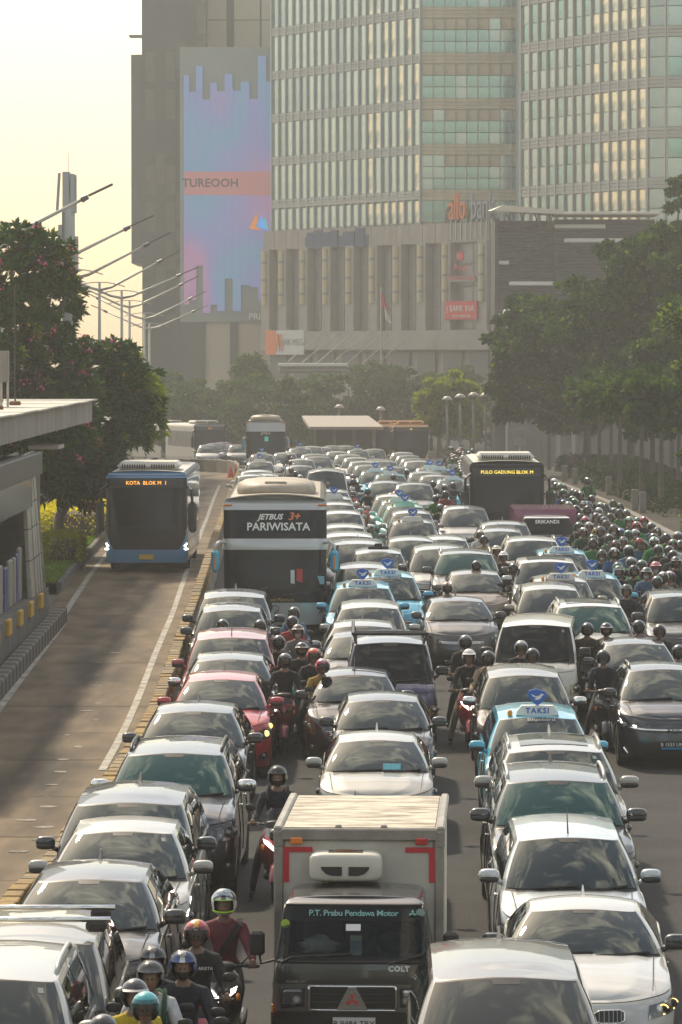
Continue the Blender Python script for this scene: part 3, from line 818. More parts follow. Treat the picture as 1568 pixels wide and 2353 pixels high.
put('floating_roof', MB().add([(-3.3, -1.6, -.15), (3.2, -1.6, -.45), (3.2, 5, -.45), (-3.3, 5, .1), (-2.2, -1.6, .35), (2.6, -1.6, -.05), (2.6, 5, 0), (-2.2, 5, .4)],
    [(0, 1, 5, 4), (1, 2, 6, 5), (2, 3, 7, 6), (3, 0, 4, 7), (4, 5, 6, 7), (3, 2, 1, 0)]).mesh('floating_roof', recalc=True), M_ROOFM, lv, pr - lv.location)
for i in range(9):
    put('truss_bar', MB().tube([(-2.6 + i * .6, 0, -1.6), (-2.6 + i * .6 + (.5 if i % 2 else -.5), 0, -.3)], 0.06, 5).mesh('truss_bar'), M_DARK, lv, pr - lv.location)
p2_ = dep(1395, 491, 334.5)
put('flat_roof', MB().box((0, 2, 0), (8.8, 6, 0.3), ch=0.08).mesh('flat_roof'), M_ROOFM, lv, p2_ - lv.location)

# ---- dark slab tower at left, cream tower behind, LED screen wall
zd = gz(430)
dk = empty('dark_slab_tower', (-19, 434, zd), label='dark grey slab tower stepping down beside the bright sky', cat='office tower')
M_DKW = mat('dark_cladding', (0.07, 0.085, 0.090), 0.5, 0.1, col2=(0.10, 0.11, 0.11), vscale=0.25, stretch=(1, 1, .3))
M_DKP = mat('dark_cladding_panel', (0.15, 0.145, 0.125), 0.4, 0.1, var=0.3, vscale=0.8)
def xs(px, Y): return (px - CX) / FPX * Y
core(dk, [(xs(328, 430), 430), (xs(466, 430), 430), (xs(466, 430), 447.8), (xs(328, 430), 447.8)], zd, 52, M_DKW)
z125 = dep(0, 125, 430).z; z605 = dep(0, 605, 430).z
core(dk, [(xs(303, 430), 430.3), (xs(328, 430) + .02, 430.3), (xs(328, 430) + .02, 447), (xs(303, 430), 447)], z605, z125, M_DKW, 'side_wing')
panel = bmesh_box('cladding_panel', 1.0, 3.2, 0.12)
rp = random.Random(9)
for r in range(11):
    for c in range(6):
        if rp.random() < .75:
            put('cladding_panel', panel, M_DKP if rp.random() < .6 else M_DKW, dk, (xs(328, 430) + .9 + c * 1.12 + 19, 429.97 - 434, 6 + r * 4.1 + 1.2 * (c % 2) - zd))
put('roof_ledge', MB().box((0, 0, 0), (1.6, 3, 0.12)).mesh('roof_ledge'), M_DKW, dk, dep(315, 84, 432) - dk.location)
lowl = core(dk, [(xs(333, 429), 429.4), (xs(470, 429), 429.4), (xs(470, 429), 430), (xs(333, 429), 430)], zd, dep(0, 740, 429).z, M_DKW, 'base_wall')
cr = empty('cream_office_tower', (-11, 452, zd), label='cream panelled tower rising behind the screen wall', cat='office tower')
M_CRM = mat('cream_cladding', (0.48, 0.44, 0.35), 0.35, 0.1, col2=(0.60, 0.52, 0.38), vscale=0.15)
xl_, xr_ = xs(464, 448), xs(660, 448)
core(cr, [(xl_, 448.2), (xr_, 448.2), (xr_, 470), (xl_, 470)], zd, 54, M_DKW)
wcol = (xr_ - xl_) / 3
for r in range(14):
    for c, (x0, x1) in enumerate(((0, .30), (.38, .69), (.70, 1.0))):
        w_ = (x1 - x0) * (xr_ - xl_)
        put('facade_panel', bmesh_box('facade_panel', w_ - .1, 3.9, 0.3), M_CRM, cr, (xl_ + (x0 + x1) / 2 * (xr_ - xl_) + 11, 448.1 - 452, zd + 2 + r * 4.0 - zd))
bw = empty('screen_wall', (-12, 416, zd), label='huge grey wall with a pink and blue advertising screen', cat='screen')
M_BWALL = mat('screen_wall_grey', (0.32, 0.36, 0.34), 0.6, var=0.12, vscale=0.3)
x0_, x1_ = xs(415, 416), xs(632, 416)
zb_, zt_ = dep(0, 740, 416).z, dep(0, 108, 416).z
core(bw, [(x0_, 416), (x1_, 416), (x1_, 418), (x0_, 418)], zb_, zt_, M_BWALL, 'wall')
core(bw, [(x0_ + 1.2, 416.4), (x1_, 416.4), (x1_, 418), (x0_ + 1.2, 418)], zd, zb_, M_CRM, 'lower_wall')
put('dark_reveal', MB().box((0, 0, 0), (0.85, 0.3, zb_ - zd - .2)).mesh('dark_reveal'), M_DKW, bw, (xs(538, 416) + 12, .3, (zb_ + zd) / 2 - zd))
put('dark_bay', MB().box((0, 0, 0), (3.0, 0.3, 7.5)).mesh('dark_bay'), M_DKW, bw, (xs(440, 416) + 12, .2, dep(0, 815, 416).z - zd + .6))
def screen_mat():
    m = bpy.data.materials.new('advert_screen'); m.use_nodes = True
    n, l = m.node_tree.nodes, m.node_tree.links; b = n['Principled BSDF']
    t = n.new('ShaderNodeTexCoord'); mp = n.new('ShaderNodeMapping'); mp.inputs['Scale'].default_value = (0.09, 1, 0.045); mp.inputs['Rotation'].default_value = (0, R(25), 0)
    l.new(t.outputs['Object'], mp.inputs['Vector'])
    z = n.new('ShaderNodeTexNoise'); z.inputs['Scale'].default_value = 1.5; z.inputs['Detail'].default_value = 1.0; l.new(mp.outputs[0], z.inputs['Vector'])
    r = n.new('ShaderNodeValToRGB'); e = r.color_ramp.elements
    e[0].position, e[0].color = 0.30, (0.40, 0.20, 0.36, 1); e[1].position, e[1].color = 0.72, (0.38, 0.20, 0.34, 1)
    for p, c in ((0.42, (0.20, 0.23, 0.45, 1)), (0.52, (0.13, 0.28, 0.42, 1)), (0.62, (0.19, 0.23, 0.44, 1))):
        q = e.new(p); q.color = c
    l.new(z.outputs['Fac'], r.inputs[0]); l.new(r.outputs[0], b.inputs['Base Color']); l.new(r.outputs[0], b.inputs['Emission Color'])
    b.inputs['Emission Strength'].default_value = 0.34; b.inputs['Roughness'].default_value = 0.5
    return m
M_SCR = screen_mat()
tops = [(410, 447, 525), (447, 495, 640), (495, 542, 460), (542, 595, 695), (595, 642, 578), (642, 695, 635), (695, 750, 515), (750, 808, 632), (808, 868, 570), (868, 927, 690), (927, 985, 390), (985, 1045, 570)]
bots = [700, 690, 610, 720, 700, 715, 640, 715, 655, 660, 690, 640]
for (a, b, tp), bt in zip(tops, bots):
    f = lambda z_: (500 + z_ * .574) / 1.741
    A, B = dep(f(a), 0, 415.8), dep(f(b), 0, 415.8)
    zt2, zb2 = dep(0, tp * .574 / 1.741, 415.8).z, dep(0, bt, 415.8).z
    me = MB().add([(A.x + 12, -.25, zb2 - zd), (B.x + 12 - .01, -.25, zb2 - zd), (B.x + 12 - .01, -.25, zt2 - zd), (A.x + 12, -.25, zt2 - zd), (A.x + 12, -.02, zb2 - zd), (B.x + 12 - .01, -.02, zb2 - zd), (B.x + 12 - .01, -.02, zt2 - zd), (A.x + 12, -.02, zt2 - zd)],
        [(0, 1, 2, 3), (0, 4, 5, 1), (2, 6, 7, 3), (1, 5, 6, 2), (0, 3, 7, 4)]).mesh('screen_panel')
    put('screen_panel', me, M_SCR, bw)
M_SCRR = mat('screen_red_band', (0.46, 0.20, 0.20), 0.5, emit=(0.46, 0.18, 0.19), estr=0.3)
A, B = dep(424, 448, 415.5), dep(631, 394, 415.5)
put('screen_band', MB().box(((A.x + B.x) / 2 + 12, -.28, (A.z + B.z) / 2 - zd), (B.x - A.x, 0.04, B.z - A.z)).mesh('screen_band'), M_SCRR, bw)
M_SCRT = mat('screen_text', (0.14, 0.10, 0.12), 0.5)
text('lettering', 'TUREOOH', 1.25, ((A.x + 12) + 2.75, -.33, (A.z + B.z) / 2 - zd), bw, M_SCRT, bold=0.03)
for i, (c_, off) in enumerate((((0.75, .25, .05), -.5), ((0.1, .35, .8), .1), ((0.05, .5, .6), .45))):
    mm_ = mat('screen_prism_%s' % 'orange blue teal'.split()[i], c_, .5, emit=c_, estr=.35)
    put('screen_figure', MB().prism([(off - .6, -.7 + .2 * i), (off + .5, -.9), (off + .15, .9 - .2 * i)], 'y', -.32, -.30).mesh('screen_figure', recalc=True), mm_, bw, dep(597, 510, 415.5) - bw.location)
text('lettering', 'PRiSMA', 0.95, (dep(605, 728, 415.5) - bw.location), bw, M_WLET, bold=0.02)

# ---- unseen office blocks added to shade the lane and darken reflections
M_OFF = mat('shade_tower_wall', (0.30, 0.28, 0.25), 0.5, var=0.3, vscale=0.1)
def side_tower(name, x0, x1, y0, y1, h, label):
    r_ = empty(name, ((x0 + x1) / 2, (y0 + y1) / 2, gz(y0) - .5), label=label, cat='building')
    w_, d_ = x1 - x0, y1 - y0
    put('wall', MB().box((0, 0, h / 2), (w_, d_, h)).mesh('wall'), M_OFF, r_)
    bn_ = MB().box((0, 0, 0), (w_ + .3, d_ + .3, 1.6)).mesh('window_band')
    for z_ in np.arange(3, h - 1, 4.0): put('window_band', bn_, M_GLASSB, r_, (0, 0, z_))
side_tower('unseen_side_block', -64, -28, 197, 280, 54, 'unseen grey office block beside the avenue shading the lane behind the blue bus')
side_tower('unseen_rear_block', -52, -14, -150, -95, 50, 'unseen office block behind the footbridge, left of the avenue')
side_tower('unseen_rear_block', 18, 60, -135, -80, 44, 'unseen office block behind the footbridge, right of the avenue')
side_tower('unseen_rear_block', -16, 20, -215, -190, 30, 'unseen low office block closing the avenue behind the footbridge')

# ============================================================ TREES, HEDGES, LAMPS
M_BARK = mat('bark', (0.12, 0.10, 0.08), 0.9, var=0.4, vscale=3, bump=0.6, bscale=8)
M_BARKP = mat('bark_pale', (0.24, 0.20, 0.16), 0.9, var=0.4, vscale=3)
M_LEAFN = leafmat('plumeria_leaf', (0.010, 0.036, 0.008), (0.025, 0.072, 0.012), (0.070, 0.120, 0.016), 0.4, 0.25, 0.7)
M_LEAFY = leafmat('young_and_sunlit_leaf', (0.09, 0.14, 0.015), (0.16, 0.20, 0.02), (0.26, 0.27, 0.03), 0.4, 0.40)  # young leaves; also sunlit ones, with the sunlight in the colour
M_LEAFD = leafmat('rain_tree_leaf', (0.006, 0.024, 0.004), (0.022, 0.062, 0.008), (0.110, 0.165, 0.014), 0.6, 0.36, 0.6)
M_LEAFH = leafmat('haze_paled_leaf', (0.05, 0.085, 0.04), (0.075, 0.12, 0.05), (0.12, 0.165, 0.065), 0.7, 0.2, 0.25)  # paled leaf colour stands in for haze on the far trees
M_LEAFG = leafmat('sunlit_golden_leaf', (0.42, 0.36, 0.015), (0.58, 0.48, 0.02), (0.68, 0.56, 0.04), 0.5, 0.5)  # golden hedge top, its sunlight put into the leaf colour
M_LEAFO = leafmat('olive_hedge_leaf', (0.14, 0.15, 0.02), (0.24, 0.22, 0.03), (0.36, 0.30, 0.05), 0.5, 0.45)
M_FLOW = mat('pink_blossom', (0.72, 0.10, 0.25), 0.5, emit=None)
M_YLEAF = mat('yellow_leaf', (0.62, 0.38, 0.03), 0.5)

def unit(a): return a / np.maximum(np.linalg.norm(a, axis=1, keepdims=True), 1e-9)

def leaf_mesh(name, pos, dr, ln, wd, droop=0.25, mis=None):
    """One diamond blade, folded along its rib, per point."""
    n = len(pos)
    dr = unit(dr)
    rnd_ = unit(RNG.normal(size=(n, 3)))
    side = unit(np.cross(dr, rnd_)); 
    nrm = np.cross(side, dr)
    ln = np.broadcast_to(np.asarray(ln, float), (n,))[:, None]; wd = np.broadcast_to(np.asarray(wd, float), (n,))[:, None]
    tip = pos + dr * ln + np.array([0, 0, -1.0]) * ln * droop
    mid = pos + dr * ln * 0.5
    v = np.empty((n, 4, 3)); v[:, 0] = pos; v[:, 1] = mid + side * wd + nrm * wd * .35; v[:, 2] = tip; v[:, 3] = mid - side * wd + nrm * wd * .35
    me = bpy.data.meshes.new(name)
    me.vertices.add(4 * n); me.vertices.foreach_set('co', v.reshape(-1))
    me.loops.add(4 * n); me.loops.foreach_set('vertex_index', np.arange(4 * n, dtype=np.int32))
    me.polygons.add(n); me.polygons.foreach_set('loop_start', np.arange(0, 4 * n, 4, dtype=np.int32)); me.polygons.foreach_set('loop_total', np.full(n, 4, dtype=np.int32))
    for _ in range(2 if mis is not None else 1): me.materials.append(None)
    if mis is not None: me.polygons.foreach_set('material_index', mis.astype(np.int32))
    me.update(); me.validate()
    return me

def sphere_pts(n, lo=0.0):
    d = unit(RNG.normal(size=(n, 3)))
    if lo > -1: d[:, 2] = np.where(d[:, 2] < lo, -d[:, 2] * .5, d[:, 2])
    return d

def plumeria(name, label, base, blobs, nwh, leaf=0.34, flowers=0.1, young=0.05, group=None, wy=None):
    """Whorls of long leaves at the twig ends, spread over overlapping lobes."""
    root = empty(name, base, label=label, cat='tree', group=group)
    pos, dr, sel = [], [], []
    tot = sum(b[1][0] * b[1][1] * b[1][2] for b in blobs)
    tips, fl = [], []
    for c, r, in [(b[0], b[1]) for b in blobs]:
        n = max(12, int(nwh * r[0] * r[1] * r[2] / tot))
        d = sphere_pts(n, -0.75)
        rad = RNG.uniform(0.45, 1.05, (n, 1)) ** 0.6
        p = np.array(c) + d * rad * np.array(r)
        ax = unit(d * .7 + np.array([0, 0, .75]) + RNG.normal(size=(n, 3)) * .25)
        tips.append((p, ax))
    P = np.concatenate([t[0] for t in tips]); A = np.concatenate([t[1] for t in tips])
    k = 11
    Pk = np.repeat(P, k, 0); Ak = np.repeat(A, k, 0)
    u = unit(np.cross(Ak, np.array([[0.3, 0.9, 0.2]]))); w = np.cross(Ak, u)
    ph = np.tile(np.arange(k) * 2.399, len(P)) + np.repeat(RNG.uniform(0, 6.28, len(P)), k)
    op = np.tile(np.linspace(0.25, 1.45, k), len(P))[:, None]
    D = Ak * np.cos(op) + (u * np.cos(ph)[:, None] + w * np.sin(ph)[:, None]) * np.sin(op)
    L = leaf * RNG.uniform(.75, 1.2, len(Pk))
    mi = np.repeat((RNG.random(len(P)) < young), k).astype(int)
    if wy is not None: mi = np.repeat(np.array([1 if wy(p) and RNG.random() < .8 else 0 for p in P]), k) | mi
    put('crown', leaf_mesh('crown', Pk, D, L, L * .17, 0.18, mi), [M_LEAFN, M_LEAFY], root)
    if flowers:
        nf = int(len(P) * flowers); ids = RNG.choice(len(P), nf, replace=False)
        q = np.repeat(P[ids] + A[ids] * leaf * .55, 16, 0) + RNG.normal(size=(nf * 16, 3)) * .085
        put('blossom', leaf_mesh('blossom', q, RNG.normal(size=q.shape), 0.085, 0.04, 0), [M_FLOW], root)['kind'] = 'stuff'
        ny = max(4, nf // 3); ids = RNG.choice(len(P), ny)
        put('faded_leaf', leaf_mesh('faded_leaf', P[ids] + A[ids] * .1, RNG.normal(size=(ny, 3)) - np.array([0, 0, .8]), 0.30, 0.055, 0), [M_YLEAF], root)['kind'] = 'stuff'
    mb = MB()
    cen = np.mean([b[0] for b in blobs], 0); top = max(b[0][2] for b in blobs)
    mb.tube([(0, 0, -.3), (0.1, 0, 1.0), (cen[0] * .4, cen[1] * .4, cen[2] * .55)], [.22, .18, .14], 8)
    for c, r in [(b[0], b[1]) for b in blobs]:
        mb.tube([(cen[0] * .3, cen[1] * .3, cen[2] * .4), (c[0] * .7, c[1] * .7, c[2] * .75), tuple(np.array(c) + np.array([0, 0, r[2] * .3]))], [.12, .08, .04], 6)
    put('trunk', mb.mesh('trunk', smooth=True), M_BARKP, root)
    return root

def broadleaf(name, label, base, h, blobs, nleaf, leaf=0.32, m=None, group=None, trunk_r=0.3, young=0.0, flat=.6, lean=(0, 0)):
    """Clumps of small leaves along the outside of overlapping lobes, with gaps between the clumps."""
    root = empty(name, base, label=label, cat='tree', group=group)
    m = m or M_LEAFD
    ps, ds = [], []
    tot = sum((b[1][0] * b[1][1] * b[1][2]) ** .67 for b in blobs)
    for c, r in blobs:
        nl = nleaf * (r[0] * r[1] * r[2]) ** .67 / tot
        nc = max(6, int(nl / 110))
        d = sphere_pts(nc, -0.6)
        cp_ = np.array(c) + d * (RNG.uniform(.35, 1.06, (nc, 1)) ** .5) * np.array(r)
        cr_ = RNG.uniform(.45, 1.0, (nc, 1)) * (min(r) * .33 + .18)
        ids = np.repeat(np.arange(nc), int(nl / nc))
        q = sphere_pts(len(ids), -.9) * (RNG.random((len(ids), 1)) ** .35)
        p = cp_[ids] + q * cr_[ids] * np.array([1.15, 1.15, flat])
        ps.append(p); ds.append(unit(q * .8 + d[ids] * .4 + RNG.normal(size=p.shape) * .55 + np.array([0, 0, .12])))
    P, D = np.concatenate(ps), np.concatenate(ds)
    L = leaf * RNG.uniform(.6, 1.25, len(P))
    mi = (RNG.random(len(P)) < young).astype(int)
    put('crown', leaf_mesh('crown', P, D, L, L * .34, 0.15, mi), [m, M_LEAFY], root)
    mb = MB(); zc_ = min(b[0][2] - b[1][2] * .4 for b in blobs)
    tx, ty = lean
    mb.tube([(0, 0, -.4), (0, 0, .2), (tx * .5, ty * .5, zc_ * .55), (tx, ty, zc_)], [trunk_r * 1.35, trunk_r, trunk_r * .8, trunk_r * .62], 9)
    for c, r in blobs:
        c = np.array(c)
        s_ = np.array([tx, ty, zc_ * .96])
        mb.tube([s_, s_ * .55 + c * .45 + RNG.normal(size=3) * .2, c + RNG.normal(size=3) * .2, c + np.array([RNG.normal() * r[0] * .4, RNG.normal() * r[1] * .4, r[2] * .6])], [trunk_r * .5, trunk_r * .33, trunk_r * .2, .03], 6)
    put('trunk', mb.mesh('trunk', smooth=True), M_BARK, root)
    return root

def hedge(name, label, base, size, n, m, leaf=0.10, rz=0.0, top=None):
    """Clipped hedge: twig core with leaves standing out of every face."""
    root = empty(name, base, rz, label, 'hedge')
    sx, sy, sz = size
    ar = np.array([sy * sz, sy * sz, sx * sz, sx * sz, sx * sy * 1.6]); ar /= ar.sum()
    f = RNG.choice(5, n, p=ar); q = RNG.uniform(-.5, .5, (n, 3)) * np.array(size)
    nr = np.zeros((n, 3))
    for i, (ax, s_) in enumerate(((0, -1), (0, 1), (1, -1), (1, 1), (2, 1))):
        k = f == i; q[k, ax] = s_ * size[ax] * .5; nr[k, ax] = s_
    # rounded shoulders and an uneven clip
    q[:, 2] -= (np.abs(q[:, 0] / sx) ** 6 + np.abs(q[:, 1] / sy) ** 6) * sz * 6
    q += RNG.normal(size=q.shape) * .045; q[:, 2] = np.maximum(q[:, 2] + sz / 2, 0.02)
    D = nr * .8 + RNG.normal(size=q.shape) * .6 + np.array([0, 0, .3])
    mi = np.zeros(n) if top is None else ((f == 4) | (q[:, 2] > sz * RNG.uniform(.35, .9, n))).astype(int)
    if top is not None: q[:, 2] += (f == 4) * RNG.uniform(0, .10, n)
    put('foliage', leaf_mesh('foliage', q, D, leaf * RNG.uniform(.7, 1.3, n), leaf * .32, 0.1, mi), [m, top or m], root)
    put('twigs', MB().box((0, 0, sz * .42), (sx * .6, sy * .9, sz * .8), ch=.12).mesh('twigs'), M_BARK, root)
    return root

# ---- left: flowering frangipanis behind the bus stop
def blob(px, py, Y, rx, ry, rz_, base):
    p = dep(px, py, Y) - base; return ((p.x, p.y, p.z), (rx, ry, rz_))
b = Vector((-10.9, 126, gz(126) + .3))
plumeria('frangipani_tree', 'tall frangipani tree with pink blossoms at the photo edge behind the bus stop', b,
    [blob(110, 590, 127, .9, 1.2, .7, b), blob(30, 575, 126, 1.2, 1.4, .8, b), blob(60, 640, 126, 1.3, 1.5, .9, b), blob(120, 690, 127, 1.1, 1.4, 1.2, b), blob(-20, 760, 125, 1.9, 1.8, 1.8, b), blob(90, 830, 126, 1.5, 1.6, 1.6, b), blob(20, 920, 126, 1.7, 1.6, 1.3, b), blob(150, 910, 127, 1.1, 1.4, 1.3, b), blob(100, 1010, 126, 1.7, 1.6, 1.2, b), blob(20, 1000, 126, 1.5, 1.5, 1.2, b), blob(160, 660, 127, .55, .8, .6, b)], 1500, 0.38, 0.11)
b = Vector((-9.6, 132, gz(132) + .3))
plumeria('frangipani_tree', 'dense rounded frangipani tree spreading over the blue bus roof', b,
    [blob(215, 1130, 130, .7, 1.1, .7, b), blob(120, 1100, 130, 1.3, 1.4, 1.2, b), blob(240, 850, 133, 1.25, 1.7, 1.1, b), blob(300, 900, 133, 1.1, 1.6, 1.0, b), blob(220, 960, 132, 1.5, 1.7, 1.5, b), blob(345, 975, 133, .55, 1.1, .6, b), blob(300, 1000, 133, .8, 1.4, .7, b), blob(190, 1080, 131, 1.3, 1.6, 1.3, b), blob(240, 1075, 131, .6, 1.2, .8, b)], 1550, 0.36, 0.04, 0.05,
    wy=lambda p: p[0] + b.x > dep(335, 0, 132).x)  # right-edge leaves painted the sunlit tone
# ---- hedges on the verge
def hp(px, py): return at(px, py, .3) + Vector((0, 0, .28))
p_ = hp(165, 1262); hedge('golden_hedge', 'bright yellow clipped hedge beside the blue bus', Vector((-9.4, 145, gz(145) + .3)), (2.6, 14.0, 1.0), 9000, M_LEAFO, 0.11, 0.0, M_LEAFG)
p_ = hp(120, 1322); hedge('olive_hedge', 'small rounded olive hedge just past the bus stop end wall', Vector((-8.75, 123.5, gz(123) + .3)), (1.1, 3.0, 0.8), 2600, M_LEAFO, 0.10)
p_ = hp(215, 1195); hedge('golden_hedge', 'long dull yellow hedge running on behind the bright one', Vector((p_.x - .6, p_.y + 16, p_.z)), (2.6, 24.0, 0.9), 8000, M_LEAFO, 0.13)
# ---- right: pavement hedge
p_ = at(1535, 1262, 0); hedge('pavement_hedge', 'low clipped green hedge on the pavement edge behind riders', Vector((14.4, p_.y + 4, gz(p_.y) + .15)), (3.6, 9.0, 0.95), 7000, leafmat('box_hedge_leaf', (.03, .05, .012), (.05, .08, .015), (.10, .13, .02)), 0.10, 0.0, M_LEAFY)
p_ = at(1330, 1145, 0); hedge('shrub_bed', 'dark planting bed of low shrubs under the pavement trees', Vector((15.6, 200, gz(200) + .1)), (4.6, 80.0, 0.8), 22000, leafmat('shrub_leaf', (.006, .018, .004), (.012, .032, .006), (.028, .05, .008), .6, .15), 0.16)

# ---- right: big rain trees on the pavement
def rtree(label, px, Y, blobs_px, n, leaf, tr, young=0.03):
    base = Vector((xs(px, Y), Y, gz(Y) + .1))
    bl = [blob(x, y_, Y + dy, rx, ry, rz_, base) for (x, y_, dy, rx, ry, rz_) in blobs_px]
    return broadleaf('rain_tree', label, base, 10, bl, n, leaf, M_LEAFD, 'pavement trees along the avenue', tr, young)
rtree('broad dark rain tree whose crown reaches furthest over the road', 1350, 238, [(1250, 800, 0, 2.6, 3, 1.9), (1190, 850, 0, 1.9, 2.5, 1.6), (1300, 740, 3, 2.8, 3, 2.0), (1350, 850, 2, 3, 3, 2.2), (1230, 930, -1, 2.3, 2.5, 1.7), (1150, 900, 0, 1.1, 1.6, .9), (1320, 960, 0, 2.2, 2.6, 1.6), (1200, 720, 3, 1.5, 2, 1.1), (1150, 790, 2, .9, 1.4, .8)], 26000, .36, .32)
rtree('tall rain tree with layered dark crown behind the broad one', 1450, 226, [(1420, 690, 0, 3, 3, 2), (1480, 620, 0, 2.8, 3, 1.8), (1380, 760, 0, 2.6, 3, 2), (1470, 800, 0, 3.2, 3, 2.4), (1520, 560, 2, 1.6, 2, 1.1), (1440, 910, 0, 2.8, 3, 1.9), (1550, 700, 1, 2.8, 3, 2.2)], 25000, .36, .28)
rtree('slender rain tree leaning over the riders on the pavement', 1500, 200, [(1540, 850, 0, 2.4, 2.6, 2.0), (1500, 930, 0, 2.2, 2.4, 1.6), (1450, 970, 0, 1.4, 1.8, 1.1), (1560, 960, 0, 2, 2.4, 1.5), (1590, 780, 0, 2.2, 2.4, 2.0)], 15000, .34, .18)
rtree('rain tree in bright young leaf cut off by the photo edge', 1625, 172, [(1600, 740, 0, 1.3, 1.8, 1.2), (1610, 860, 0, 1.2, 1.8, 1.3), (1600, 960, 0, 1.1, 1.8, 1.1), (1620, 640, 0, 1.2, 1.8, 1.0), (1600, 1060, 0, .9, 1.4, .8)], 6000, .30, .2, 0.35)
rtree('rain tree with one high tuft against the glass tower', 1545, 250, [(1560, 430, 0, 1.0, 1.5, .6), (1575, 480, 0, 1.3, 1.8, .7), (1565, 545, 0, 1.7, 2, .9), (1600, 600, 0, 2.4, 2.6, 1.6), (1510, 760, 0, 2.4, 2.6, 2)], 8000, .36, .22)
for (px, Y, hh, lab) in ((1425, 186, 5.0, 'thin pale trunk nearest the concrete bollards'), (1475, 176, 5.0, 'thin trunk propped beside the pavement hedge'), (1520, 168, 4.8, 'thin trunk rising out of the pavement hedge'), (1378, 205, 5.2, 'thin trunk right of the broad rain tree trunk'), (1545, 215, 5.5, 'shaded thin trunk far right behind the hedge'), (1405, 222, 5.5, 'thin straight young trunk left of the forked pavement tree'), (1262, 262, 6, 'slim shaded pavement tree behind the black bus roof'), (1560, 188, 5.5, 'thin pavement tree right of the slender leaning one')):
    base = Vector((xs(px, Y), Y, gz(Y) + .1))
    broadleaf('young_street_tree', lab, base, 6, [((0, 0, hh), (1.5, 1.6, 1.1)), ((.8, .3, hh - .6), (1.1, 1.3, .9)), ((-.7, 0, hh - .4), (1.1, 1.2, .9))], 3000, .32, M_LEAFD, 'pavement trees along the avenue', .13)
# bright tree beyond the riders
base = Vector((xs(1030, 285), 285, gz(285)))
broadleaf('sunlit_tree', 'small rounded tree glowing yellow green beyond the riders', base, 8,
    [blob(1030, 895, 285, 1.7, 2, 1.2, base), blob(1000, 930, 285, 1.3, 1.6, 1.2, base), blob(1070, 925, 285, 1.4, 1.6, 1.3, base), blob(985, 975, 285, 1.0, 1.4, .9, base), blob(1050, 975, 285, 1.7, 1.8, 1.2, base)], 9000, .34, M_LEAFY, None, .2)  # sunlight on this crown is painted in the leaf colour
# hazy trees closing the avenue
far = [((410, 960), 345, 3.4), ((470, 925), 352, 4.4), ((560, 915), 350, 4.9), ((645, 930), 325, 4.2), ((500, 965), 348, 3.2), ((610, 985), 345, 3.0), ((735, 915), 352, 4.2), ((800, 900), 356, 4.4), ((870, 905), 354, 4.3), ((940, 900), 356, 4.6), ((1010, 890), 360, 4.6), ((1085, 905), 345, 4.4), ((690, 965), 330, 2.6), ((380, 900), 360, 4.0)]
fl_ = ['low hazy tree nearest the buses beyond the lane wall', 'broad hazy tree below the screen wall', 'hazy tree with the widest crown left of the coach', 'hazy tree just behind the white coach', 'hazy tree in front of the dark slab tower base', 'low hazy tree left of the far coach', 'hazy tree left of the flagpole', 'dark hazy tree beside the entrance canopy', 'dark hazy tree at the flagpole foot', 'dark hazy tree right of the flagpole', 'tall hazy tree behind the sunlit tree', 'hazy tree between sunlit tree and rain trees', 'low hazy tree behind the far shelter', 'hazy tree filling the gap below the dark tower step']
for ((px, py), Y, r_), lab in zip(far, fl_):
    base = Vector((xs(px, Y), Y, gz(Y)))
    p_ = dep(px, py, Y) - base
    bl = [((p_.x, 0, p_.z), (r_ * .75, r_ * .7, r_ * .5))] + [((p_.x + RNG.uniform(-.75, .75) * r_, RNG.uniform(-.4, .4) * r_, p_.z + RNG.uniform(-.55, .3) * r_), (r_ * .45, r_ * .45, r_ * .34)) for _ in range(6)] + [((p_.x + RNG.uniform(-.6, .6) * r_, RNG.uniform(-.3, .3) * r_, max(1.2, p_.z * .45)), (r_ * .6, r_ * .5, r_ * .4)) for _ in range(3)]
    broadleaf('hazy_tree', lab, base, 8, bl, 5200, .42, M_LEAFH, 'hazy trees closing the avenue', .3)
# palm in front of the podium
pb_ = Vector((xs(575, 345), 345, gz(345)))
palm = empty('fan_palm', pb_, label='fan palm standing dark before the cream lower wall', cat='palm')
ztp = dep(575, 850, 345).z - pb_.z
put('trunk', MB().tube([(0, 0, 0), (.1, 0, ztp * .6), (0, 0, ztp)], [.22, .17, .15], 8).mesh('trunk'), M_BARK, palm)
n = 900; a = RNG.uniform(0, 6.28, n); e = RNG.uniform(-.5, 1.2, n)
fr = np.stack([np.cos(a) * np.cos(e), np.sin(a) * np.cos(e), np.sin(e)], 1)
put('crown', leaf_mesh('crown', np.array([0, 0, ztp]) + fr * RNG.uniform(.3, 1.1, (n, 1)), fr + RNG.normal(size=fr.shape) * .25, 1.2, .07, .4), [M_LEAFH], palm)

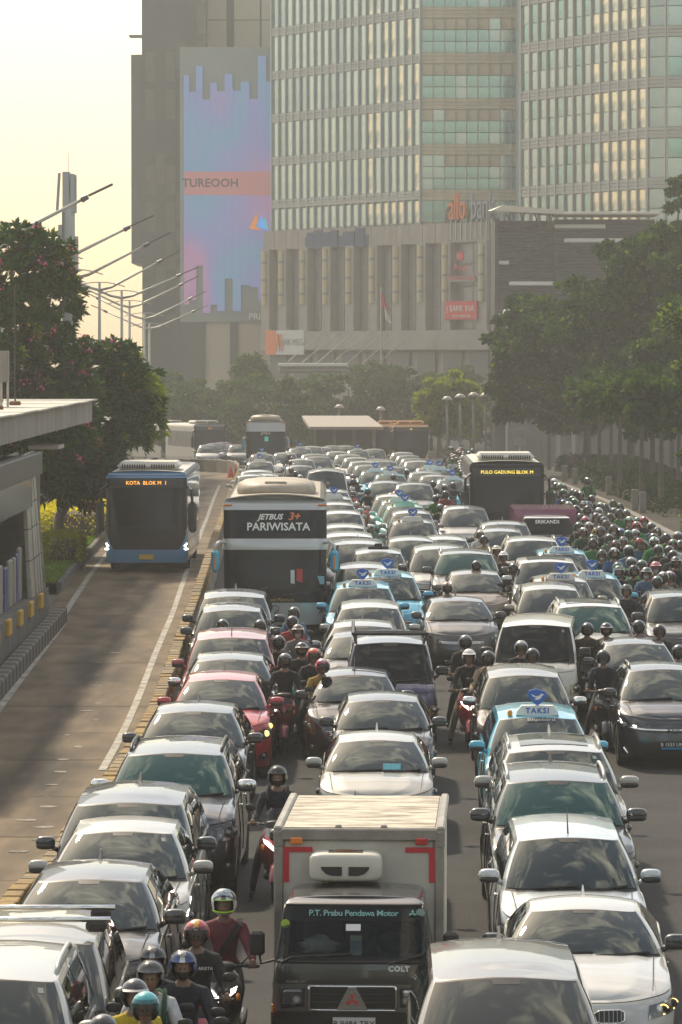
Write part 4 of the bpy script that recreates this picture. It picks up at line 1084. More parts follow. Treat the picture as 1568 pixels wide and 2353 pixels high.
# ---- tall double-arm street lamps along the median
M_POLE = mat('lamp_pole', (0.50, 0.48, 0.42), 0.45, 0.3)
M_POLED = mat('lamp_head', (0.10, 0.10, 0.10), 0.5)
lamps = [(344, 756, 479, 700, 367), (332, 733, 474, 668, 349), (298, 706, 456, 634, 313), (280, 685, 456, 613, 281), (229, 667, 414, 575, 268), (170, 640, 392, 533, 235), (110, 606, 353, 493, 195), (0, 545, 260, 421, 150)]
ordn = ['farthest', 'seventh nearest', 'sixth nearest', 'fifth nearest', 'fourth nearest', 'third nearest', 'second nearest', 'nearest']
for (jx, jy, tx, ty, Y), o_ in zip(lamps, ordn):
    J = dep(jx, jy, Y); T = dep(tx, ty, Y)
    base = Vector((J.x, Y, gz(Y) - .3))
    r_ = empty('street_lamp', base, label='%s of the tall pale double-arm street lamps beyond the frangipanis' % o_, cat='street lamp', group='double-arm street lamps')
    hj = J.z - base.z
    put('pole', MB().tube([(0, 0, 0), (0, 0, hj * .5), (0, 0, hj + .5)], [.16, .13, .09], 10).mesh('pole', smooth=True), M_POLE, r_)
    d = T - J
    for s_ in (1, -1):
        e = Vector((d.x * s_, 0, d.z))
        arm = put('arm', MB().tube([(0, 0, hj), (e.x * .15, 0, hj + e.z * .08), (e.x * .75, 0, hj + e.z * .72)], [.10, .09, .055], 8).mesh('arm', smooth=True), M_POLE, r_)
        hd = MB().tube([(e.x * .72, 0, hj + e.z * .69), (e.x * .78, 0, hj + e.z * .755)], [.13, .10], 8)
        hd.box((e.x * .89, 0, hj + e.z * .875), (abs(e.x) * .24, .16, .09), ch=.02, rot=Matrix.Rotation(-math.atan2(e.z, e.x) if s_ > 0 else -math.atan2(e.z, e.x), 3, 'Y'))
        put('lamp_head', hd.mesh('lamp_head'), M_POLED, arm)
    put('arc_brace', MB().tube([(e2 * .35, 0, hj + .55 - (e2 * .35) ** 2 * .1) for e2 in np.linspace(-5, 5, 11)], .035, 5).mesh('arc_brace'), M_POLE, r_)
# ---- antenna mast
Y = 205; p_ = dep(158, 620, Y)
ms_ = empty('antenna_mast', (p_.x, Y, gz(Y)), label='grey mobile antenna mast behind the pink flowering tree', cat='mast')
zt = dep(0, 395, Y).z - gz(Y); zm = dep(0, 490, Y).z - gz(Y)
put('pole', MB().tube([(0, 0, 0), (0, 0, zm), (0, 0, zt)], [.36, .34, .10], 12).mesh('pole', smooth=True), M_GREY, ms_)
for i, (dx, dy, w_, z0, z1, tl) in enumerate(((-.52, -.1, .14, zm + .1, zt - .05, .06), (-.12, -.25, .34, zm, zt, 0), (.22, -.22, .24, zm, zt - .1, 0), (.38, -.05, .12, zm, zt - .15, 0), (-.42, -.1, .22, zm - 2.4, zm - .6, 0), (.42, 0, .2, zm - 3.0, zm - 1.2, 0))):
    put('antenna_panel', MB().box((dx, dy, (z0 + z1) / 2), (w_, .14, z1 - z0), ch=.03, rot=Matrix.Rotation(tl, 3, 'Y')).mesh('antenna_panel'), M_GREY, ms_)
put('whip', MB().tube([(0, 0, zt), (0, 0, zt + 1.0)], .015, 5).mesh('whip'), M_GREY, ms_)

# ---- mushroom lamps beside the riders and before the shelter
M_DOME = mat('lamp_dome', (0.40, 0.36, 0.32), 0.5)
M_LPOST = mat('lamp_post_grey', (0.20, 0.20, 0.185), 0.6)
for i, (px, py, Y, lab) in enumerate(((1028, 920, 268, 'first mushroom lamp post counted from the sunlit tree outwards'), (1058, 915, 256, 'second mushroom lamp post, before the sunlit tree'), (1089, 912, 246, 'third mushroom lamp post, right of the sunlit tree middle'), (1117, 913, 238, 'fourth mushroom lamp post, nearest the rain trees'), (780, 938, 300, 'mushroom lamp post in front of the far shelter roof'), (875, 943, 300, 'mushroom lamp post left of the orange topped bus'))):
    T = dep(px, py, Y); base = Vector((T.x, Y, gz(Y)))
    r_ = empty('mushroom_lamp', base, label=lab, cat='lamp post', group='mushroom lamp posts')
    hh = T.z - base.z
    put('post', MB().tube([(0, 0, 0), (0, 0, hh)], [.09, .075], 10).mesh('post', smooth=True), M_LPOST, r_)
    put('dome', MB().lathe([(0, hh + .30), (.18, hh + .27), (.36, hh + .10), (.38, hh + .02), (.12, hh)], 14).mesh('dome', smooth=True), M_DOME, r_)
# globe lamp by the louvred block
T = dep(1165, 719, 260); r_ = empty('globe_lamp', (T.x, 260, gz(260)), label='white globe lamp poking above the rain tree crown', cat='lamp post')
hh = T.z - gz(260)
put('post', MB().tube([(0, 0, 0), (0, 0, hh)], .08, 8).mesh('post'), M_GREY, r_)
put('globe', MB().ell((0, 0, hh), (.28, .28, .28), 14, 9).mesh('globe', smooth=True), M_WLET, r_)
# flagpole
T0 = dep(876, 660, 362); r_ = empty('flagpole', (T0.x, 362, gz(362)), label='slim flagpole with drooping red and white flag before the podium', cat='flagpole')
hh = T0.z - gz(362)
put('pole', MB().tube([(0, 0, 0), (0, 0, hh)], [.11, .06], 8).mesh('pole'), M_POLE, r_)
for k_, (mm_, z_, nm) in enumerate(((M_REDS, hh - .5, 'red_stripe'), (M_WLET, hh - 1.7, 'white_stripe'))):
    rows = [[(.06 + .30 * t + .10 * math.sin(4 * t + 3 * s_) * t + (.35 * s_ if k_ else .0) * .5 + (.2 if k_ else 0), .14 * math.sin(7 * t + 2 * s_), z_ - s_ * 1.25 - t * .35) for t in np.linspace(0, 1.3, 8)] for s_ in np.linspace(0, 1, 6)]
    put(nm, MB().grid(rows).mesh(nm, smooth=True), mm_, r_)

# ---- far shelter with pale pitched roof, wall behind the pavement trees
Y = 292; A = dep(705, 957, Y); B = dep(872, 985, Y); zg_ = gz(Y)
sh = empty('far_shelter', ((A.x + B.x) / 2, Y, zg_), label='far shelter with broad pale corrugated roof across the avenue', cat='shelter')
cx_ = (A.x + B.x) / 2
M_CORR = mat('corrugated_roof', (0.30, 0.265, 0.235), 0.7, bump=.6, bscale=3, stretch=(8, 1, 1))
z0, z1 = dep(0, 980, Y).z - zg_, dep(0, 957, Y).z - zg_
put('roof', MB().add([(A.x - cx_ + .2, -1, z0), (B.x - cx_ + .3, -1, z0), (B.x - cx_ - .8, 4, z1), (A.x - cx_ - .4, 4, z1), (A.x - cx_ + .2, -1, z0 - .22), (B.x - cx_ + .3, -1, z0 - .22), (B.x - cx_ - .8, 4, z1 - .22), (A.x - cx_ - .4, 4, z1 - .22)],
    [(0, 1, 2, 3), (4, 7, 6, 5), (0, 4, 5, 1), (1, 5, 6, 2), (2, 6, 7, 3), (3, 7, 4, 0)]).mesh('roof', recalc=True), M_CORR, sh)
for x_ in np.linspace(A.x - cx_ + .6, B.x - cx_ - .4, 4):
    put('post', MB().box((x_, 0, z0 / 2), (.25, .25, z0)).mesh('post'), M_CONC, sh)
put('rear_wall', MB().box((0, 3.5, z0 / 2), (B.x - A.x - 1, .2, z0)).mesh('rear_wall'), M_DKW, sh)
Y = 279
wl_ = empty('pavement_wall', (18, Y, gz(Y)), label='plain grey rendered wall behind the pavement tree trunks', cat='wall')
M_WALLP = mat('grey_render', (0.20, 0.195, 0.18), .8, var=.25, vscale=.6)
for i in range(7):
    put('wall_panel', MB().box((-5 + i * 2.6, 0, 2.4), (2.56, .3, 4.8), ch=.02).mesh('wall_panel'), M_WALLP, wl_)
put('coping', MB().box((2.8, 0, 4.95), (18.6, .5, .25)).mesh('coping'), M_DKW, wl_)
for (px, w_, h_, lab) in ((1283, .26, 5.2, 'pale square column beside the black bus roof'), (1318, .22, 5.0, 'second pale column behind the pavement walkers')):
    p_ = Vector((xs(px, 255), 255, gz(255)))
    c_ = empty('pale_column', p_, label=lab, cat='column')
    put('shaft', MB().box((0, 0, h_ / 2), (w_, w_, h_), ch=.03).mesh('shaft'), M_GREY, c_)
    put('plinth', MB().box((0, 0, .3), (w_ + .25, w_ + .25, .6), ch=.03).mesh('plinth'), M_DCONC, c_)
# blank traffic sign seen from behind
T = dep(1194, 1005, 246); r_ = empty('road_sign', (T.x, 246, gz(246)), label='two grey sign plates seen from behind on one post', cat='sign')
hh = T.z - gz(246)
put('post', MB().tube([(0, 0, 0), (0, 0, hh + .5)], .05, 8).mesh('post'), M_GREY, r_)
put('plate', MB().box((0, -.06, hh + .25), (.75, .03, .6), ch=.01).mesh('plate'), M_GREY, r_)
put('plate', MB().box((0, -.06, hh - .30), (.75, .03, .42), ch=.01).mesh('plate'), M_GREY, r_)
# bollards along the kerb
bol = MB().box((0, 0, .45), (.28, .28, .9), ch=.03).mesh('bollard')
for i, (px, Y) in enumerate(((1297, 222), (1322, 214), (1460, 168), (1478, 165), (1400, 190))):
    put('bollard', bol, M_CONC, None, (xs(px, Y), Y, gz(Y) + .15), label=['concrete bollard nearest the black bus', 'concrete bollard second from the black bus', 'concrete bollard left of a close pair by the hedge', 'concrete bollard right of a close pair by the hedge', 'lone concrete bollard midway along the planting bed'][i], cat='bollard', group='pavement bollards')

# ============================================================ VEHICLES
def paint(name, col, metal=0.0, rough=0.32, dust=0.04):
    """Lacquered paint; road film thickens towards the sills in uneven streaks."""
    nm = 'paint_' + name
    if nm in MATS: return MATS[nm]
    m = bpy.data.materials.new(nm); m.use_nodes = True
    n, l = m.node_tree.nodes, m.node_tree.links; b = n['Principled BSDF']
    b.inputs['Metallic'].default_value = metal; b.inputs['Roughness'].default_value = rough
    b.inputs['Coat Weight'].default_value = 1.0; b.inputs['Coat Roughness'].default_value = .025; b.inputs['Coat IOR'].default_value = 1.6
    t = n.new('ShaderNodeTexCoord'); sp = n.new('ShaderNodeSeparateXYZ'); l.new(t.outputs['Object'], sp.inputs[0])
    z = n.new('ShaderNodeTexNoise'); z.inputs['Scale'].default_value = 3.5; z.inputs['Detail'].default_value = 7; l.new(t.outputs['Object'], z.inputs['Vector'])
    mr_ = n.new('ShaderNodeMapRange'); mr_.inputs['From Min'].default_value = .20; mr_.inputs['From Max'].default_value = .70; mr_.inputs['To Min'].default_value = .26; mr_.inputs['To Max'].default_value = dust
    l.new(sp.outputs['Z'], mr_.inputs['Value'])
    zz = n.new('ShaderNodeMapRange'); zz.inputs['From Min'].default_value = .35; zz.inputs['From Max'].default_value = .72; l.new(z.outputs['Fac'], zz.inputs['Value'])
    mu = n.new('ShaderNodeMath'); mu.operation = 'MULTIPLY'; l.new(mr_.outputs[0], mu.inputs[0]); l.new(zz.outputs[0], mu.inputs[1])
    mx_ = n.new('ShaderNodeMix'); mx_.data_type = 'RGBA'; l.new(mu.outputs[0], mx_.inputs['Factor'])
    mx_.inputs['A'].default_value = (*col, 1); mx_.inputs['B'].default_value = (.115, .10, .08, 1)
    l.new(mx_.outputs['Result'], b.inputs['Base Color'])
    cw = n.new('ShaderNodeMapRange'); cw.inputs['To Min'].default_value = 1.0; cw.inputs['To Max'].default_value = .25; l.new(mu.outputs[0], cw.inputs['Value']); l.new(cw.outputs[0], b.inputs['Coat Weight'])
    MATS[nm] = m
    return m
P = dict(
    black=paint('black', (0.010, 0.011, 0.013)), ink=paint('ink', (0.010, 0.013, 0.021), .15), dgrey=paint('dark_grey', (0.032, 0.032, 0.033), .35),
    grey=paint('grey', (0.13, 0.13, 0.125), .5), bronze=paint('bronze', (0.16, 0.13, 0.10), .55), beige=paint('beige_grey', (0.19, 0.17, 0.145), .5),
    silver=paint('silver', (0.27, 0.27, 0.26), .6), champ=paint('champagne', (0.30, 0.275, 0.225), .5), white=paint('white', (0.52, 0.52, 0.50), 0, .35),
    pearl=paint('pearl', (0.38, 0.37, 0.33), .2), icy=paint('icy_silver', (0.50, 0.55, 0.57), .35), red=paint('red', (0.42, 0.016, 0.024), .25), wine=paint('wine', (0.33, 0.05, 0.055), .3),
    taxi=paint('taxi_blue', (0.045, 0.40, 0.58)), mint=paint('mint_green', (0.22, 0.60, 0.50)), violet=paint('navy_violet', (0.035, 0.032, 0.085), .4), cream=paint('van_cream', (0.60, 0.57, 0.48)),
    lilac=paint('lilac', (0.45, 0.38, 0.45), .2), busblue=paint('bus_blue', (0.06, 0.20, 0.36)), busblack=mat('bus_black_panel', (0.010, 0.011, 0.013), .25, ior=1.32), orange=paint('bus_orange', (0.78, 0.42, 0.17)), cyan=paint('coach_cyan', (0.02, 0.36, 0.52)), coach=paint('coach_silver', (0.50, 0.50, 0.47), .3), purple=paint('box_purple', (0.22, 0.06, 0.13), 0, .6))
M_GL = mat('car_glass', (0.014, 0.019, 0.019), 0.02, ior=1.66, stint=(.88, 1, .94))
M_GLG = mat('car_glass_green', (0.014, 0.046, 0.040), 0.02, ior=1.66, stint=(.74, 1, .93))
M_GLY = mat('car_glass_grey', (0.05, 0.052, 0.048), 0.04, ior=1.5, stint=(.9, 1, .95))
M_GLB = mat('bus_glass', (0.010, 0.012, 0.014), 0.05, ior=1.32)
M_SEAL = mat('black_rubber', (0.010, 0.010, 0.010), 0.5)
M_PLAS = mat('black_plastic', (0.018, 0.018, 0.018), 0.45)
M_CHR = mat('chrome', (0.75, 0.74, 0.70), 0.10, 1.0)
M_TYRE = mat('tyre', (0.016, 0.015, 0.014), 0.8, var=0.3)
M_RIM = mat('rim_alloy', (0.38, 0.38, 0.38), 0.3, 0.8)
M_UNDER = mat('underbody', (0.008, 0.008, 0.008), 0.9)
M_PLB = mat('plate_black', (0.015, 0.015, 0.016), 0.4)
M_PLW = mat('plate_white', (0.70, 0.70, 0.66), 0.4)
M_PLY = mat('plate_yellow', (0.55, 0.33, 0.02), 0.4)
M_AMB = mat('amber_lens', (0.75, 0.22, 0.02), 0.25, coat=1.0)
M_REDL = mat('red_lens', (0.45, 0.02, 0.02), 0.25, coat=1.0)
M_LED = mat('led_white', (0.9, 0.9, 0.85), 0.3, emit=(1.0, 0.93, 0.80), estr=4.5)
M_LEDY = mat('led_warm', (0.9, 0.8, 0.4), 0.3, emit=(1.0, 0.72, 0.22), estr=1.3)
M_LEDF = mat('led_display', (0.4, 0.15, 0.02), 0.5, emit=(1.0, 0.42, 0.06), estr=1.6)
M_LEDY2 = mat('led_display_yellow', (0.4, 0.3, 0.02), 0.5, emit=(1.0, 0.72, 0.10), estr=1.4)
def lampmat(name, tintc, dark):
    m = bpy.data.materials.new(name); m.use_nodes = True
    n, l = m.node_tree.nodes, m.node_tree.links; b = n['Principled BSDF']
    t = n.new('ShaderNodeTexCoord'); v = n.new('ShaderNodeTexVoronoi'); v.inputs['Scale'].default_value = 9
    l.new(t.outputs['Object'], v.inputs['Vector'])
    r = n.new('ShaderNodeValToRGB'); r.color_ramp.elements[0].position = .12; r.color_ramp.elements[0].color = (*tintc, 1)
    r.color_ramp.elements[1].position = .42; r.color_ramp.elements[1].color = (*dark, 1)
    l.new(v.outputs['Distance'], r.inputs[0]); l.new(r.outputs[0], b.inputs['Base Color'])
    b.inputs['Metallic'].default_value = .6; b.inputs['Roughness'].default_value = .18
    b.inputs['Coat Weight'].default_value = 1.0; b.inputs['Coat Roughness'].default_value = .02
    MATS[name] = m; return m
M_HL = lampmat('headlamp', (0.75, 0.74, 0.70), (0.10, 0.10, 0.10))
M_HLY = lampmat('headlamp_yellowed', (0.62, 0.50, 0.26), (0.20, 0.16, 0.08))

def interp(x, ks):
    return float(np.interp(x, [k[0] for k in ks], [k[1] for k in ks]))

class Car:
    """Body and cabin as two lofted skins; every other part is a patch of those skins or sits on them."""
    def __init__(s, name, L, W, H, hood, cowl, belt, cowl_y, rf, rr, rb, wt, wb=None, A=.55, nn=2.6, wr=.33, fw=None, rw=None, clear=.20, front=None, crown=.05, hlv=(.58, .80), hlq=(.42, 1.12),
                 gril=(.34, .50, .76), style='std', rails=False, glz=.06, bulge=.02, drl=None, fog=True, roofcrown=.055, plate_v=.34, lowgr=True, mirz=.10, mirs=1.0, hl_in=.0, ribs=0, sweep=.30):
        s.__dict__.update(locals())
        s.w = W / 2; s.wb = wb or s.w * .93
        s.fw = fw or .86; s.rw = rw or L - .95
        s.y0 = -L / 2; s.Ar = .30
        s.S = L - A - s.Ar
        s.front = front or [(0, .10), (.10, .03), (.30, .0), (.50, .015), (.72, .05), (.88, .09), (.96, .14), (1, .22)]
        s.Sb = sweep; s.St = .20
        s.parts = []
    def zlow(s, y):
        z = s.clear
        for yc in (s.y0 + s.fw, s.y0 + s.rw):
            ra = s.wr + .055
            if abs(y - yc) < ra: z = max(z, s.wr + math.sqrt(ra * ra - (y - yc) ** 2))
        return z
    def ztop(s, y):
        d = y - s.y0
        return interp(d, [(0, s.hood), (.14, s.hood + .045), (.14 + (s.cowl_y) * .55, s.hood + (s.cowl - s.hood) * .62 + .03), (s.cowl_y + .15, s.cowl), (s.L * .6, s.belt), (s.rb, s.belt + .02), (s.L, s.belt - .06)])
    def B(s, q, v):
        sg = -1 if q < 0 else 1; a = abs(q)
        if a <= 1:
            t = a * math.pi / 2; e = 2 / s.nn
            x = s.w * math.sin(t) ** e if t > 0 else 0.0
            c = math.cos(t); fwt = c ** e if c > 1e-6 else 0.0
            y = s.y0 + s.A * (1 - fwt)
        elif a <= 1 + s.S:
            x, y, fwt = s.w, s.y0 + s.A + (a - 1), 0.0
        else:
            t = min(1, a - 1 - s.S) * math.pi / 2; e = 2 / 3.0
            c = math.cos(t); x = s.w * (c ** e if c > 1e-6 else 0.0); fwt = 0.0
            y = s.L / 2 - s.Ar * (1 - (math.sin(t) ** e if t > 0 else 0))
        zl, zt = s.zlow(y), s.ztop(y)
        z = zl + (zt - zl) * v
        zr_ = z / max(s.belt, .1)
        x *= interp(zr_, [(0, .955), (.25, .985), (.5, 1.0), (.68, .992), (.72, .985), (1, .955)])
        for yc in (s.y0 + s.fw, s.y0 + s.rw):           # flares over the wheels
            x += (.022 if x > 0 else 0) * math.exp(-((y - yc) / .42) ** 2) * interp(zr_, [(0, .6), (.6, 1), (.85, 0), (2, 0)]) * min(1, x / s.w)
        if v > .88:
            k = (v - .88) / .12
            x *= 1 - .055 * (1 - math.sqrt(max(0, 1 - k * k)))
        y += interp(v, s.front) * fwt ** .8
        return Vector((sg * x, y, z))
    def G(s, q, v):
        sg = -1 if q < 0 else 1; a = abs(q)
        def con(w, ya, yb, sf, sr, n):
            e = 2 / n
            if a <= 1:
                t = a * math.pi / 2; c = math.cos(t)
                return (w * math.sin(t) ** e if t > 0 else 0.0), ya + sf * (1 - (c ** e if c > 1e-6 else 0)), (c ** e if c > 1e-6 else 0)
            if a <= 2:
                return w, (ya + sf) + (yb - sr - ya - sf) * (a - 1), 0.0
            t = min(1, a - 2) * math.pi / 2; c = math.cos(t)
            return w * (c ** e if c > 1e-6 else 0), yb - sr * (1 - (math.sin(t) ** e if t > 0 else 0)), 0.0
        xb, yb_, f1 = con(s.wb, s.y0 + s.cowl_y, s.y0 + s.rb, s.Sb, .22, 3.0)
        xt, yt_, f2 = con(s.wt, s.y0 + s.rf, s.y0 + s.rr, s.St, .18, 3.4)
        zb = s.ztop(yb_) - .015
        if a <= 1: zb = s.cowl - .015 + (.02 * f1)
        zt = s.zroof(yt_) - s.roofcrown * (xt / s.wt) ** 2
        p = Vector((xb + (xt - xb) * v, yb_ + (yt_ - yb_) * v, zb + (zt - zb) * v))
        bl = 4 * v * (1 - v)
        p.x += (.030 * bl if a >= 1 else .030 * bl * (1 - f1)) * (1 if p.x > .01 else 0)
        p.z += s.bulge * bl * f1; p.y -= s.bulge * bl * f1
        p.x *= sg
        return p
    def zroof(s, y):
        m, hl = s.y0 + (s.rf + s.rr) / 2, (s.rr - s.rf) / 2
        return s.H - .055 * min(1.6, abs((y - m) / hl) ** 2.2)
    # ---- patches
    def patch(s, fn, cs, nq, nv, off):
        """Bilinear patch between four (q, v) corners: low-left, low-right, up-right, up-left, lifted off the skin."""
        P_ = []
        for j in range(nv + 1):
            b = j / nv; row = []
            for i in range(nq + 1):
                a = i / nq
                q = (cs[0][0] * (1 - a) + cs[1][0] * a) * (1 - b) + (cs[3][0] * (1 - a) + cs[2][0] * a) * b
                v = (cs[0][1] * (1 - a) + cs[1][1] * a) * (1 - b) + (cs[3][1] * (1 - a) + cs[2][1] * a) * b
                e = .012
                p = fn(q, v)
                dq = fn(q + e, v) - fn(q - e, v); dv = fn(q, min(1, v + e)) - fn(q, max(0, v - e))
                n = dq.cross(dv)
                n = n.normalized() if n.length > 1e-9 else Vector((0, -1, 0))
                c = Vector((0, s.y0 + s.L * .5, s.H * .45))
                if n.dot(p - c) < 0: n = -n
                row.append(p + n * off)
            P_.append(row)
        mb = MB().grid(P_)
        # returned rim so that the patch has thickness
        return mb
    def pmesh(s, name, fn, cs, nq=10, nv=5, off=.006):
        return s.patch(fn, cs, nq, nv, off).mesh(name, smooth=True)
    def both(s, name, fn, cs, key, nq=8, nv=5, off=.006, sub=None):
        for sg in (1, -1):
            c2 = [(sg * q, v) for q, v in cs]
            if sg < 0: c2 = [c2[1], c2[0], c2[3], c2[2]]
            s.parts.append((name, s.pmesh(name, fn, c2, nq, nv, off), [key], sub(sg) if sub else None))
    def add(s, name, me, keys, subs=None): s.parts.append((name, me, keys if isinstance(keys, list) else [keys], subs))
    def build(s):
        # body skin: slices across the car
        qs = list(np.linspace(0, 1, 15)) + list(1 + np.linspace(0, s.S, 46)[1:]) + list(1 + s.S + np.linspace(0, 1, 7)[1:])
        vsn = [0, .1, .22, .36, .5, .64, .76, .86, .92, .96, 1.0]
        cs = [.93, .8, .66, .6, .45, .25, 0, -.25, -.45, -.6, -.66, -.8, -.93]
        rows = []
        for q in qs:
            rt = [s.B(q, v) for v in vsn]
            lf = [Vector((-p.x, p.y, p.z)) for p in rt]
            t = rt[-1]; k = min(1, t.x / s.w)
            cap = [Vector((t.x * c, t.y, t.z + s.crown * k * (1 - c * c) + (.010 * k if abs(abs(c) - .63) < .04 else 0))) for c in cs]
            rows.append(rt + cap + lf[::-1])
        s.add('body', MB().grid(rows, flip=True).mesh('body', smooth=True, weld=.0008, recalc=True, sharp=48), 'paint')
        # cabin skin
        qs = list(np.linspace(0, 1, 12)) + list(1 + np.linspace(0, 1, 16)[1:]) + list(2 + np.linspace(0, 1, 7)[1:])
        vsn = [0, .15, .3, .5, .7, .85, .95, 1.0]
        cs = [.94, .84, .65, .4, .15, -.15, -.4, -.65, -.84, -.94]
        rows = []
        for q in qs:
            rt = [s.G(q, v) for v in vsn]; lf = [Vector((-p.x, p.y, p.z)) for p in rt]
            t = rt[-1]
            z0 = s.zroof(t.y)
            cap = []
            for i, c in enumerate(cs):
                z = z0 - s.roofcrown * (t.x * c / s.wt) ** 2
                if s.ribs and abs(c) in (.15, .4, .65) and s.y0 + s.rf + .35 < t.y < s.y0 + s.rr - .2: z += .012
                cap.append(Vector((t.x * c, t.y, z)))
            rows.append(rt + cap + lf[::-1])
        s.add('cabin', MB().grid(rows, flip=True).mesh('cabin', smooth=True, weld=.0008, recalc=True, sharp=40), 'roof')
        qp = .74
        s.add('windshield', s.pmesh('windshield', s.G, [(-qp, s.glz), (qp, s.glz), (qp, .955), (-qp, .955)], 18, 8, .010), 'glass',
              [('windshield_seal', s.pmesh('windshield_seal', s.G, [(-qp - .025, .0), (qp + .025, .0), (qp + .022, .985), (-qp - .022, .985)], 18, 8, .004), 'seal')])
        for a, b in ((1.03, 1.37), (1.40, 1.74), (1.77, 1.97)):
            s.both('side_window', s.G, [(a, .13), (b, .13), (b, .88), (a, .88)], 'sideglass', 6, 4, .007)
        q0, q1 = s.hlq; v0, v1 = s.hlv
        def proj(sg):
            out = []
            for qq, rr_ in ((q0 + (q1 - q0) * .33, .055), (q0 + (q1 - q0) * .62, .05)):
                p = s.B(sg * qq, (v0 + v1) / 2 + .01)
                out.append(('projector_lens', MB().ell((p.x, p.y - .015, p.z), (rr_, .04, rr_), 10, 6).mesh('projector_lens', smooth=True), 'lens'))
            if s.drl:
                k = s.drl
                if k == 'ring':
                    mb = MB()
                    for qq in (q0 + (q1 - q0) * .28, q0 + (q1 - q0) * .62):
                        p = s.B(sg * qq, (v0 + v1) / 2); mb.tube([(p.x + .052 * math.cos(a), p.y - .018 - .006 * abs(math.sin(a)), p.z + .05 * math.sin(a)) for a in np.linspace(.3, 2 * math.pi - 1.2, 14)], .009, 6)
                elif k == 'hook':
                    pts = [s.B(sg * qq, vv) + Vector((0, -.02, 0)) for qq, vv in ((q0 + .04, v0 + .03), (q0 + (q1 - q0) * .55, v0 + .02), (q0 + (q1 - q0) * .85, v1 - .06))]
                    mb = MB().tube(pts, .013, 6)
                else:
                    pts = [s.B(sg * qq, vv) + Vector((0, -.02, 0)) for qq, vv in ((q0 + .03, v1 - .04), (q0 + (q1 - q0) * .5, v1 - .02), (q1 - .1, v1 + .02), (q1 - .1, v0 + .05))]
                    mb = MB().tube(pts, .014, 6)
                out.append(('running_light', mb.mesh('running_light', smooth=True), 'drl'))
            return out
        s.both('headlight', s.B, [(q0, v0 + s.hl_in), (q1, v0 + .05), (q1 + .05, v1 + .05), (q0 + .02, v1 - .01 - s.hl_in * .3)], 'lamp', 9, 5, .012, proj)
        gq, g0, g1 = s.gril
        bars = []
        for i in range(3):
            vv = g0 + (g1 - g0) * (i + .5) / 3
            bars.append(('grille_bar', MB().tube([s.B(q, vv) + Vector((0, -.015, 0)) for q in np.linspace(-gq, gq, 9)], .012, 5).mesh('grille_bar', smooth=True), 'grillebar'))
        bars.append(('emblem', MB().lathe([(0, -.02), (.055, -.02), (.06, .0), (0, 0)], 12, s.B(0, (g0 + g1) / 2) + Vector((0, -.02, 0)), 'y').mesh('emblem', recalc=True), 'chrome'))
        s.add('grille', s.pmesh('grille', s.B, [(-gq * .9, g0), (gq * .9, g0), (gq, g1), (-gq, g1)], 12, 4, .010), 'grille', bars)
        s.add('air_intake', s.pmesh('air_intake', s.B, [(-.42, .05), (.42, .05), (.40, .24), (-.40, .24)], 12, 3, .008), 'plastic')
        if s.fog:
            s.both('fog_lamp_housing', s.B, [(.50, .14), (.74, .16), (.72, .34), (.52, .30)], 'plastic', 5, 4, .008,
                   lambda sg: [('fog_lamp', MB().ell(tuple(s.B(sg * .62, .24) + Vector((0, -.01, 0))), (.05, .02, .05), 10, 5).mesh('fog_lamp', smooth=True), 'lamp')])
        p = s.B(0, s.plate_v)
        s.add('number_plate', MB().box((0, p.y - .022, p.z), (.43, .014, .135), ch=.004).mesh('number_plate'), 'plate')
        s.add('underbody', MB().box((0, 0, .36), (s.W * .80, s.L * .90, .36), ch=.05).mesh('underbody'), 'under')
        for sg in (-1, 1):
            y_ = s.y0 + s.cowl_y + .42; g = s.G(sg * 1.04, .10)
            c = Vector((sg * (abs(g.x) + .150), g.y - .02, g.z + s.mirz))
            mb = MB().ell(c, (.122 * s.mirs, .075, .074 * s.mirs), 14, 8, p=3.0)
            mb.tube([(sg * (abs(g.x) - .02), g.y, g.z - .01), (sg * (abs(g.x) + .09), g.y - .01, g.z + s.mirz * .45)], [.035, .028], 6)
            s.add('mirror', mb.mesh('mirror', smooth=True), 'mirror',
                  [('mirror_base', MB().ell(c + Vector((0, -.012, -.045)), (.118 * s.mirs, .08, .045), 12, 6, p=2.7).mesh('mirror_base', smooth=True), 'plastic'),
                   ('mirror_glass', MB().ell(c + Vector((0, .07, 0)), (.10 * s.mirs, .02, .065 * s.mirs), 10, 6, p=3).mesh('mirror_glass', smooth=True), 'chrome')])
        for a, b in ((-.52, .02), (.03, .55)):
            pts = [s.G(q, v) + Vector((0, -.028, .012)) for q, v in ((a, .03), ((a * .6 + b * .4), .055), (b, .10))]
            s.add('wiper', MB().tube(pts, .013, 5).mesh('wiper'), 'plastic')
        sl = MB()
        for sg in (-1, 1):
            hl_ = []
            for d_ in np.linspace(.16, s.cowl_y + .05, 9):
                y_ = s.y0 + d_ + .16 * (1 - min(1, d_ / .5)); w_ = s.w * .80
                hl_.append((sg * (w_ - .05 * (1 - d_ / s.cowl_y)), y_, s.ztop(y_) + s.crown * .36 + .006))
            sl.tube(hl_, .0045, 4)
            for qq in (1 + s.cowl_y + .22 - s.A + .1, 1 + s.L * .5 - s.A, 1 + s.L * .74 - s.A):
                sl.tube([s.B(sg * qq, v) + Vector((sg * .004, 0, 0)) for v in (.14, .35, .6, .8, .93)], .005, 4)
        sl.tube([s.B(q, .955) + Vector((0, -.004, .006)) for q in np.linspace(-.86, .86, 15)], .0045, 4)
        s.add('shut_line', sl.mesh('shut_line'), 'seal')
